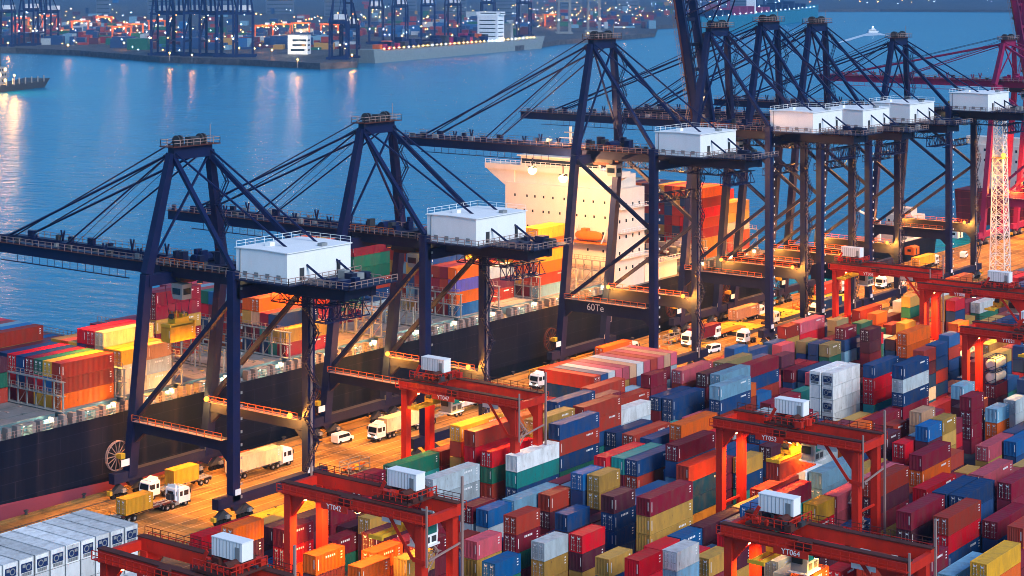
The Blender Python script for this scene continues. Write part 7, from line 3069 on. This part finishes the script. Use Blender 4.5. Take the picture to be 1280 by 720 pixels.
mb = MB(); mb.box((0, 0, zt + .2), (5.6, 5.6, .2), M['grey']); mb.rail((-2.8, -2.8, zt + .3), (2.8, -2.8, zt + .3), M['mark'], 1.2, 1.1, .06); mb.rail((2.8, -2.8, zt + .3), (2.8, 2.8, zt + .3), M['mark'], 1.2, 1.1, .06)
for z in (zt + 1, zt + 2.8): mb.box((0, 0, z), (5.0, 5.0, .12), M['mark'])
mb.build('platform', lm)
for i in range(6):
    for z in (zt + .9, zt + 2.6):
        x, y = [(-2, -2.7), (0, -2.7), (2, -2.7), (2.7, -2), (2.7, 0), (2.7, 2)][i]; mb = MB(); mb.box((x, y, z), (1.0, 1.0, .9), M['mark']); mb.build('floodlight', lm)
mb = MB(); mb.ball((1.9, -1.9, 37), .8, M['sodium']); mb.box((0, 0, 36), (4.0, 4.0, .15), M['yellow']); mb.build('lamp', lm); lamp('POINT', (2.7, -2.7, 36.6), 1600 * LAMP, SOD, lm, .7)
# apron flood at the far end of the quay
for Y in (560, 640, 720):
    fl = bpy.data.objects.new('apron_floodlight', FLOOD); COL.objects.link(fl); fl.location = (-236, Y, 44)
# low equipment around crane feet: grab cages, bins and a small office
for i, (px_, py_, c, lb) in enumerate(((1195, 297, 'white', 'small white hut on the far lit quay'), (1140, 318, 'orange', 'orange equipment box by the far crane foot'))):
    p = at(px_, py_); r = empty('equipment_cabin', (p[0], p[1], .05)); tag(r, lb, 'cabin'); mb = MB(); mb.prism([(-1.6, 0), (1.6, 0), (1.6, 2.5), (0, 2.9), (-1.6, 2.5)], 'y', -2.2, 2.2, M[c]); b0 = mb.build('body', r); mb = MB(); mb.box((1.61, 0, 1.1), (.04, .9, 2), M['dgrey']); mb.build('door', r); mb = MB(); mb.box((0, -2.21, 1.5), (1.2, .04, .8), M['glass']); mb.build('window', r)

# the nearest crane's spreader with a yellow box
spreader(-248.5, 228.7, 29.0, 8.0, 'yellow spreader with orange headblock under the nearest crane, over the ship', 3.0)
container(-248.5, 228.7, 26.3, 6.06, 'Y', 0, 'dry', False, 'short yellow container lifted beneath the nearest crane', None)

for x, y, rz, c, ta, la in ((-246.2, 366, 0, 'O', 'truck with an orange box under the 60Te crane', 'long orange container on a truck under the 60Te crane'), (-240.5, 398, math.pi, 'M', 'truck with a maroon box ahead of the crane with raised boom', 'long maroon container on a truck ahead of the crane with raised boom'), (-246.2, 428, 0, 't', 'truck with a tan box between the close-set tall cranes', 'long tan container on a truck between the close-set tall cranes'),
        (-234.0, 452, math.pi, 'N', 'truck with a navy box at the landward legs of the tall cranes', 'long navy container on a truck at the landward legs of the tall cranes'), (-246.2, 476, 0, 'r', 'truck with a brick-brown box beyond the close-set cranes', 'long brick-brown container on a truck beyond the close-set cranes'), (-240.0, 505, math.pi, 'c', 'truck with a cream box at the farthest navy crane', 'long cream container on a truck at the farthest navy crane'), (-246.0, 540, 0, 'Y', 'truck with a yellow box out on the lit far quay', 'long yellow container on a truck out on the lit far quay')):
    truck(x, y, rz, ta); load(x, y, rz, 12.19, c, la)
# gear on the apron between the crane legs
random.seed(41)
def gear_cage(x, y, rz, c, label):
    r = empty('gear_cage', (x, y, .05), rz); tag(r, label, 'gear cage', 'lashing gear cages on the apron')
    mb = MB(); lx, ly, h = 2.3, 5.8, 2.2
    for sx in (-1, 1):
        for sy in (-1, 0, 1): mb.box((sx * lx / 2, sy * ly / 2, h / 2), (.14, .14, h), M[c])
        for z in (.1, 1.1, h - .07): mb.box((sx * lx / 2, 0, z), (.1, ly, .14), M[c])
    for sy in (-1, 1):
        for z in (.1, 1.1, h - .07): mb.box((0, sy * ly / 2, z), (lx, .1, .14), M[c])
    mb.box((0, 0, .16), (lx - .1, ly - .1, .1), M['dgrey']); mb.build('frame', r)
    mb = MB()
    for k in range(12): mb.box((random.uniform(-.8, .8), random.uniform(-2.4, 2.4), .3 + random.uniform(.1, .6)), (random.uniform(.3, 1), random.uniform(.4, 1.2), random.uniform(.3, .9)), random.choice((M['dgrey'], M['rail'], M['orange'], M['yellow'])), random.uniform(0, 1))
    mb.build('lashing_gear', r)
GC = [(-249.2, 245, 'orange', 'orange gear cage at the kerb between the first two crane feet'), (-249, 300, 'grey', 'grey gear cage at the kerb beyond the second crane'), (-248.6, 312, 'orange', 'orange gear cage halfway between second and third crane'), (-229.5, 255, 'grey', 'grey gear cage by the landward rail before the second crane'),
      (-248.8, 340, 'yellow', 'yellow gear cage at the shipward foot of the 60Te crane'), (-240, 375, 'orange', 'orange gear cage under the far portal of the 60Te crane'), (-234, 385, 'yellow', 'yellow gear cage between third and fourth crane, landward'), (-246, 392, 'grey', 'grey gear cage between third and fourth crane, shipward'),
      (-242, 452, 'orange', 'orange gear cage under the fifth navy crane'), (-247, 485, 'yellow', 'yellow gear cage beyond the sixth navy crane'), (-233, 498, 'orange', 'orange gear cage before the farthest navy crane'), (-241, 545, 'grey', 'grey gear cage on the lit quay beyond the navy cranes')]
for i, (x, y, c, lb) in enumerate(GC): gear_cage(x, y, random.uniform(-.1, .1), c, lb)
for (x, y, lb) in ((-243, 350, 'yellow hatch cover lying between the legs of the 60Te crane'), (-241.5, 416, 'yellow hatch cover under the crane with the raised boom'), (-243, 440, 'yellow hatch cover under the crane behind the raised boom'), (-242, 470, 'yellow hatch cover under the sixth navy crane'), (-242, 520, 'yellow hatch cover under the farthest navy crane')): hatch(x, y, .05, lb, 10.5, 13.0)
def bollard(x, y):
    r = empty('bollard', (x, y, .3)); tag(r, 'black mooring bollard on the quay kerb under the ship', 'bollard', 'mooring bollards along the kerb')
    mb = MB(); mb.tube((0, 0, 0), (0, 0, .55), .28, M['dgrey'], 10, .22); mb.build('post', r); mb = MB(); mb.tube((0, 0, .55), (0, 0, .75), .42, M['dgrey'], 10); mb.build('cap', r)
for k in range(26): bollard(-255.0, 200 + k * 12.5)
# ------------------------------------------------------------------ the far shore
random.seed(77)
def shore(pts, name, z=2.5):
    near = [at(x, y, z) for x, y in pts]; far = []
    mb = MB(); n = len(near)
    back = [rd((x - 640) / 2300 * 9000 * 1.0, 9000, z) for x, y in pts]
    vs_ = [(p[0], p[1], z) for p in near] + [(p[0], p[1], z) for p in back] + [(p[0], p[1], -6) for p in near]
    fs = [(i, i + 1, i + 1 + n, i + n) for i in range(n - 1)] + [(i + 2 * n, i + 1 + 2 * n, i + 1, i) for i in range(n - 1)]
    fs += [(0, n, n, 2 * n)] if False else []
    mb.add(vs_, fs, M['farland']); tag(mb.build(name), kind='structure')
M['farland'] = ground_mat('far_quay', (.06, .06, .065), (.10, .10, .105), (.03, .03, .033))
shore([(-200, 56), (20, 60), (100, 63), (200, 71), (300, 74), (400, 79), (446, 77), (452, 62), (560, 60), (650, 57), (700, 50), (760, 46), (818, 41), (822, 32), (980, 22)], 'far_terminal_ground')
shore([(960, 12), (1100, 11.5), (1400, 13)], 'distant_shore', 2.5)
# far gantry and quay cranes: each a thing with legs, girder and boom
def farcrane(px_, py_, h, up, steel, label, wide=1.0):
    p = at(px_, py_, 2.5); r = empty('quay_crane', (p[0], p[1], 2.5), R(THETA) + random.uniform(-.15, .15)); tag(r, label, 'quay crane', 'quay cranes of the terminal across the water')
    S = M[steel]; hx, hy = 9 * wide, 13
    zg = h * .56
    for sx in (-1, 1):
        for sy in (-1, 1):
            mb = MB(); mb.beam((sx * hx, sy * hy, 0), (sx * hx, sy * hy * .95, zg + 2), 2.2, 2.2, S); mb.build('leg', r)
    mb = MB()
    for sx in (-1, 1):
        mb.beam((sx * hx, -hy, h * .2), (sx * hx, hy, h * .2), 1.6, 2.2, S); mb.beam((sx * hx, -hy, h * .22), (sx * hx, hy, zg), 1.0, 1.0, S); mb.beam((sx * hx, -hy * .95, zg), (sx * 4.5, -hy * .7, h), 1.8, 1.8, S); mb.beam((sx * 4.5, -hy * .7, h), (sx * hx, hy, zg), 1.0, 1.0, S)
    for sy in (-1, 1): mb.beam((-hx, sy * hy, zg), (hx, sy * hy, zg), 1.6, 2.4, S)
    for sy in (-1, 1): m2 = MB(); m2.beam((-hx - 4, sy * hy, 1.6), (hx + 4, sy * hy, 1.6), 1.6, 2.6, S); m2.build('sill_beam', r)
    mb.beam((-4.5, -hy * .7, h), (4.5, -hy * .7, h), 1.8, 2.2, S); mb.build('frame', r)
    mb = MB()
    for x in (-3.5, 3.5): mb.beam((x, -hy, zg + 2), (x, hy + 18, zg + 2), 1.4, 2.6, S)
    mb.build('girder', r)
    mb = MB()
    for x in (-3.5, 3.5):
        q = (x, -hy - 8, zg + 2 + h * .82) if up else (x, -hy - 42, zg + 2)
        mb.beam((x, -hy, zg + 2), q, 1.4, 2.4, S); mb.beam((x, -hy * .7, h), (x, -hy - 5, zg + h * .5) if up else (x, -hy - 34, zg + 3), .5, .5, S)
    mb.build('boom', r)
    mb = MB(); mb.box((0, hy + 4, zg + 6), (14, 13, 5.5), M['white']); mb.build('machinery_house', r)
    mb = MB(); c = 'farwarm' if random.random() < .45 else 'farwhite'
    for q in ((-hx, -hy - 2, h * .24), (hx, -hy - 2, h * .24), (0, -hy, zg - 1), (2, hy, zg - 1)):
        if random.random() < .7: mb = MB(); mb.ball(q, .55, M[c], 6, 4); mb.build('lamp', r)
    return r
LBL = iter(['far blue crane at the frame edge, boom level over the moored barge', 'far blue crane just behind the crane at the frame edge', 'slim far blue crane above the bare far quay', 'far blue crane starting the dense row, boom upright', 'far blue crane second in the dense upright row', 'far blue crane third in the dense upright row', 'far blue crane in the middle of the dense row', 'far blue crane fifth in the dense upright row', 'far blue crane closing the dense upright row', 'far blue crane beside the white office block', 'far crane with lit legs at the tip of the far quay', 'thin far crane above the bow of the far grey ship', 'thin far crane over the stern lights of the grey ship', 'thin far crane left of the far white bridge', 'thin far crane between the white bridge and lit tower', 'far crane behind the lit lattice towers', 'far crane beyond the pier head lamp', 'pale far crane above the pier', 'far crane near the channel mouth', 'far dark crane behind the big teal ship', 'far pink crane over the teal ship deck', 'farthest small crane on the teal ship'])
for px_, py_, h, up, s in ((8, 58, 78, False, 'farnavy'), (36, 57, 80, True, 'farnavy'), (60, 55, 74, True, 'farnavy'), (203, 69, 84, True, 'farnavy'), (224, 69, 84, True, 'farnavy'), (244, 70, 86, True, 'farnavy'), (264, 70, 84, True, 'farnavy'), (284, 71, 86, True, 'farnavy'), (306, 71, 86, True, 'farnavy'), (424, 74, 70, False, 'farnavy'), (437, 72, 60, True, 'navy'),
                       (470, 55, 84, True, 'farnavy'), (500, 53, 86, True, 'farnavy'), (535, 52, 88, True, 'farnavy'), (566, 51, 88, True, 'farnavy'), (610, 48, 90, True, 'farnavy'), (655, 46, 88, True, 'farnavy'), (705, 42, 90, True, 'grey'), (742, 40, 92, True, 'grey'), (872, 26, 80, True, 'farnavy'), (905, 24, 84, True, 'pink'), (950, 20, 84, True, 'farnavy')):
    farcrane(px_, py_, h, up, s, next(LBL))
# far yard gantries, lit orange
def fargantry(px_, py_, label, s='red'):
    p = at(px_, py_, 2.5); r = empty('yard_gantry_crane', (p[0], p[1], 2.5), R(THETA) + R(8)); tag(r, label, 'yard crane', 'lit yard cranes across the water')
    S = M['orange']
    for x in (-12, 12):
        for y in (-4, 4): mb = MB(); mb.beam((x, y, 0), (x, y, 21), 1.8, 1.8, S); mb.build('leg', r)
    mb = MB()
    for y in (-4, 4): mb.beam((-14, y, 22), (14, y, 22), 1.6, 2.2, S)
    mb.build('girder', r); mb = MB(); mb.box((random.uniform(-6, 6), 0, 24.6), (6, 3, 2.6), M['white']); mb.build('trolley', r)
    mb = MB()
    for x in (-8, 3): mb = MB(); mb.ball((x, -4.5, 19.5), .5, M['farwarm'], 6, 4); mb.build('lamp', r)
    lamp('POINT', (0, -6, 17), 26000 * LAMP, (1, .50, .16), r, 1.5)
for i, (px_, py_, lb) in enumerate(((152, 54, 'far red gantry with two lamps, just inland of the bare quay'), (168, 50, 'far red gantry close behind the one with two lamps'), (330, 52, 'far red gantry over the orange-lit box stack'), (352, 50, 'far red gantry between box stack and white office'), (376, 48, 'far red gantry peeping over the white office block'), (100, 45, 'far red gantry in the lit haze above the bare quay'), (130, 38, 'far red gantry deepest in the lit yard'), (26, 40, 'far red gantry glowing between the first blue cranes'), (412, 50, 'far red gantry behind the tip of the far quay'), (196, 44, 'far red gantry left of the dense crane row'), (690, 34, 'far red gantry on the long pier'), (62, 36, 'far red gantry inland of the second blue crane'))): fargantry(px_, py_, lb)
# far stacks
m, nt, b = nodes_of('far_stack_paint'); a_ = nt.nodes.new('ShaderNodeAttribute'); a_.attribute_name = 'paint'; nt.links.new(a_.outputs['Color'], b.inputs['Base Color']); b.inputs['Roughness'].default_value = .6
mb = MB(); cols = []
for i in range(1000):
    px_ = random.uniform(-40, 960); base = 60 if px_ < 150 else (66 if px_ < 440 else (50 if px_ < 660 else 40)); py_ = base - abs(random.gauss(0, 1)) * 15 - 4
    if px_ > 820: py_ = random.uniform(8, 21)
    py_ = max(py_, 3); p = at(px_, py_, 2.5); n0 = len(mb.v); k = random.choice((1, 2, 3, 3, 4, 5)); w_ = random.choice((6.1, 12.2, 12.2, 24.8)); c = [k * .85 for k in PAL[random.choice('MMrrNNNBDDENLwGN')]]
    mb.box((p[0], p[1], 2.5 + k * 1.35), (w_, random.choice((12.2, 25)), k * 2.7), m, R(THETA)); cols += [(*c, 1)] * (len(mb.v) - n0)
o = mb.build('far_container_stacks'); tag(o, 'dim stacks of containers massed across the water', 'containers', kind='stuff')
ca = o.data.color_attributes.new('paint', 'FLOAT_COLOR', 'POINT'); ca.data.foreach_set('color', [k for c in cols for k in c])
mb = MB()
for i in range(560):
    px_ = random.uniform(-20, 980); base = 58 if px_ < 150 else (66 if px_ < 440 else (50 if px_ < 660 else 40)); py_ = max(4, base - abs(random.gauss(0, 1)) * 17)
    if px_ > 820: py_ = random.uniform(6, 22)
    h = random.choice((3, 6, 14, 22, 30)); p = at(px_, py_, 2.5); mb.ball((p[0], p[1], 2.5 + h), random.choice((.35, .45, .6)), M[random.choice(('farwhite', 'farwhite', 'farwarm', 'farwarm', 'farwarm'))], 5, 3)
for i in range(40):
    p = at(random.uniform(1010, 1290), random.uniform(3, 9), 2.5); mb.ball((p[0], p[1], 2.5 + random.uniform(5, 30)), .8, M[random.choice(('farwhite', 'farwarm'))], 5, 3)
tag(mb.build('far_terminal_lamps'), 'countless small lamps of the terminal across the water', 'lamps', kind='stuff')
ORDW = 'first second third fourth fifth sixth seventh eighth ninth tenth eleventh twelfth thirteenth fourteenth fifteenth sixteenth'.split()
LPX = [10, 85, 155, 212, 240, 325, 340, 372, 440, 530, 610, 735, 780, 18]; LPI = [sorted(LPX).index(x) for x in LPX]
for px_, py_, e in ((10, 57, 1), (85, 60, .6), (155, 57, 1.2), (212, 70, 2.2), (240, 72, .8), (325, 60, 1.2), (340, 66, .9), (372, 78, 2), (440, 72, 3.0), (530, 58, .8), (610, 50, 1), (735, 45, 1.6), (780, 38, 1.2), (18, 98, 2)):
    p = at(px_, py_ - 3, 10); o = lamp('POINT', (p[0], p[1], 10), 4000 * e * LAMP, (1, .36, .06), None, 1.2, name='far_terminal_light')
    mb = MB(); mb.tube((0, 0, -7.5), (0, 0, 0), .25, M['grey'], 6); pole = mb.build('pole', None, (p[0], p[1], 10.5)); 
    r = empty('lamp_post', (p[0], p[1], 2.5)); pole.parent = r; pole.location = (0, 0, 7.5); mb = MB(); mb.ball((0, 0, 8), .6, M['farwarm'], 8, 5); mb.build('lamp', r)
    tag(r, 'sodium lamp post on the far waterside, ' + ORDW[LPI.pop(0)] + ' from the left', 'lamp post', 'sodium lamp posts on the far waterside')
# white office block
p = at(372, 68, 2.5); r = empty('office_block', (p[0], p[1], 2.5), R(THETA) - .12); tag(r, 'white three-storey office block with dark window bands on the far quay', 'building')
mb = MB(); mb.box((0, 8, 11), (23, 16, 22), M['white']); wl = mb.build('wall', r)
for z in (5, 10.5, 16):
    mb = MB(); mb.box((2 if z > 6 else 0, -.06, z), (16, .2, 2.4), M['glass']); mb.box((11.55, 6, z), (.2, 10, 2.0), M['glass']); mb.build('window', wl)
mb = MB(); mb.box((0, 8, 22.3), (24, 17, .6), M['grey']); mb.build('roof', r); lamp('POINT', (p[0] + 6, p[1] - 14, 16), 9000 * LAMP, (1, .85, .6), None, 1.5)
# distant city blocks
M['city'] = paint('city_wall', (.10, .14, .20), .7, amount=.2, scale=.02)
CL = ['low', 'broad', 'tall', 'slim', 'stepped', 'square']
for i in range(14):
    px_ = -10 + i * 72 + random.uniform(-12, 12); p = at(px_, random.uniform(12, 20), 2.5); wd = random.uniform(30, 70); hh = random.uniform(45, 110)
    r = empty('tower_block', (p[0], p[1], 2.5), R(THETA) + random.uniform(-.2, .2)); tag(r, 'dim distant city block behind the far terminal, ' + ORDW[i] + ' from the left', 'building', 'distant city blocks behind the far terminal')
    mb = MB(); mb.box((0, 0, hh / 2), (wd, 24, hh), M['city']); wl = mb.build('wall', r)
    for k in range(int(hh / 9)): mb = MB(); mb.box((0, -12.05, 4 + k * 9), (wd * .9, .2, 2), M['glass']); mb.build('window', wl)
# far ship with white bridge, big teal ship, barge, ferry
def farship(a, b_, w_, h, mat, name, label, cat):
    p, q = Vector(at(*a, -4)), Vector(at(*b_, -4)); L = (q - p).length; rz = math.atan2(q.y - p.y, q.x - p.x)
    r = empty(name, ((p.x + q.x) / 2, (p.y + q.y) / 2, -4), rz); tag(r, label, cat)
    mb = MB(); hl = L / 2
    pr = [(-hl, h * 1.15), (-hl + 4, -2), (hl - 12, -2), (hl, h * 1.25), (hl - 22, h), (-hl + 24, h), (-hl + 20, h * 1.15)]
    mb.prism(pr, 'y', -w_ / 2, w_ / 2, mat); mb.build('hull', r); return r, hl
M['farhull'] = paint('far_hull_grey', (.22, .27, .28), .6, amount=.2); M['tealhull'] = paint('teal_hull', (.02, .20, .30), .6, amount=.2)
r, hl = farship((452, 79), (668, 60), 30, 13, M['farhull'], 'cargo_ship', 'grey far ship with a tall white bridge block across the channel', 'cargo ship')
mb = MB(); mb.box((hl * .42, 0, 30), (20, 28, 34), M['white']); mb.box((hl * .42, 0, 48.9), (14, 34, 4), M['white']); su = mb.build('superstructure', r)
for z in (20, 25, 30, 35, 40, 49): mb = MB(); mb.box((hl * .42, -14.06 if z < 48 else -17.06, z), (15, .2, 1.1), M['glass']); mb.build('window', su); mb = MB(); mb.box((hl * .42 - (10.06 if z < 48 else 7.06), 0, z), (.2, 22, 1.1), M['glass']); mb.build('window', su)
mb = MB(); mb.box((hl * .6, 0, 24), (8, 20, 22), M['grey']); mb.build('funnel', r)
for i in range(44): mb = MB(); mb.box((-hl * .85 + i * hl * .027, random.uniform(-10, 9), 14 + random.uniform(0, 5)), (9, 9, random.uniform(4, 16)), random.choice((M['farnavy'], M['navy'], M['pink'], M['dgrey'], M['orange']))); mb.build('cargo_stack', r)
mb = MB()
for i in range(36): mb = MB(); mb.ball((-hl * .9 + i * hl * .05, -15.4, 15.5), .5, M[random.choice(('farwhite', 'farwarm', 'farwarm'))], 5, 3); mb.build('lamp', r)
r, hl = farship((862, 44), (1012, 24), 40, 26, M['tealhull'], 'cargo_ship', 'large teal far ship strung with white deck lamps', 'cargo ship')
for i in range(14): mb = MB(); mb.box((-hl * .8 + i * hl * .12, 0, 32), (14, 30, random.uniform(8, 24)), random.choice((M['farnavy'], M['navy'], M['pink'], M['navy']))); mb.build('cargo_stack', r)
mb = MB(); mb.box((-hl * .2, -8, 44), (9, 16, 38), M['white']); mb.build('superstructure', r)
mb = MB()
for i in range(22): mb = MB(); mb.ball((-hl * .9 + i * hl * .085, -20.6, 29), .6, M['farwhite'], 5, 3); mb.build('lamp', r)
r, hl = farship((-75, 122), (47, 108), 24, 6, M['dgrey'], 'work_barge', 'work barge with lit cabins and a dark mast at the frame edge', 'barge')
mb = MB(); mb.box((-10, 0, 13), (44, 16, 15), M['grey']); mb.box((-14, 0, 22.9), (30, 12, 5), M['grey']); wl = mb.build('deckhouse', r)
mb = MB()
for z in (9, 14, 18):
    for i in range(10): mb.box((-29 + i * 4.2, -8.05, z), (2.2, .12, 1.8), M['warmlamp'] if (i + z) % 3 == 0 else M['glass'])
mb.build('window', wl)
mb = MB(); mb.beam((14, 0, 6), (10, 0, 50), 2.2, 2.2, M['dgrey']); mb.beam((14, 0, 8), (-30, 0, 50), .8, .8, M['dgrey']); mb.build('mast', r)
mb = MB()
for i in range(14): mb.beam((-hl * .9 + i * hl * .135, -12.2, 5), (-hl * .9 + i * hl * .135, -12.2, 10.5), 1.0, .6, M['grey'])
mb.build('fender_post', r); p = at(18, 104, 6); lamp('POINT', (p[0], p[1], 22), 20000 * LAMP, (1, .5, .12), None, 1.2)
p = at(1091, 41, -4); r = empty('ferry', (p[0], p[1], -4), R(THETA) + .15); tag(r, 'small white ferry with a bright wake crossing the far channel', 'boat')
mb = MB(); mb.prism([(-9, 2.6), (-8, -1), (6, -1), (10, 3.2)], 'y', -3.5, 3.5, M['white']); mb.build('hull', r); mb = MB(); mb.box((-1, 0, 4.2), (12, 6, 3.2), M['white']); mb.box((0, 0, 7), (5, 4, 2.4), M['white']); c_ = mb.build('cabin', r); mb = MB(); mb.box((-1, -3.05, 4.6), (10, .1, 1), M['glass']); mb.build('window', c_); mb = MB(); mb.ball((0, 0, 10), .7, M['farwhite']); mb.build('lamp', r)
M['foam'] = paint('wake_foam', (.62, .72, .78), .8, amount=.4, scale=.2, dark=(.2, .4, .55))
mb = MB(); W_ = [(1084, 41.5), (1099, 41), (1112, 44.5), (1098, 44), (1080, 45), (1062, 50.5), (1040, 56), (1058, 49)]
mb.add([(*at(x, y, -3.94)[:2], -3.94) for x, y in W_], [(0, 1, 3, 4), (1, 2, 3), (0, 4, 7), (7, 4, 5), (7, 5, 6)], M['foam']); tag(mb.build('wake'), 'white foam wake fanning out behind the small ferry', 'wake', kind='stuff')

# ------------------------------------------------------------------ evening haze over the harbour
m = bpy.data.materials.new('evening_haze'); m.use_nodes = True; nt = m.node_tree; nt.nodes.clear()
pv = nt.nodes.new('ShaderNodeVolumePrincipled'); pv.inputs['Color'].default_value = (.30, .62, 1, 1); pv.inputs['Density'].default_value = HAZE; pv.inputs['Anisotropy'].default_value = .65
ou = nt.nodes.new('ShaderNodeOutputMaterial'); nt.links.new(pv.outputs[0], ou.inputs['Volume'])
mb = MB(); mb.bb(-9500, 3500, -3500, 16500, -9.0, 175, m); tag(mb.build('haze'), kind='stuff')
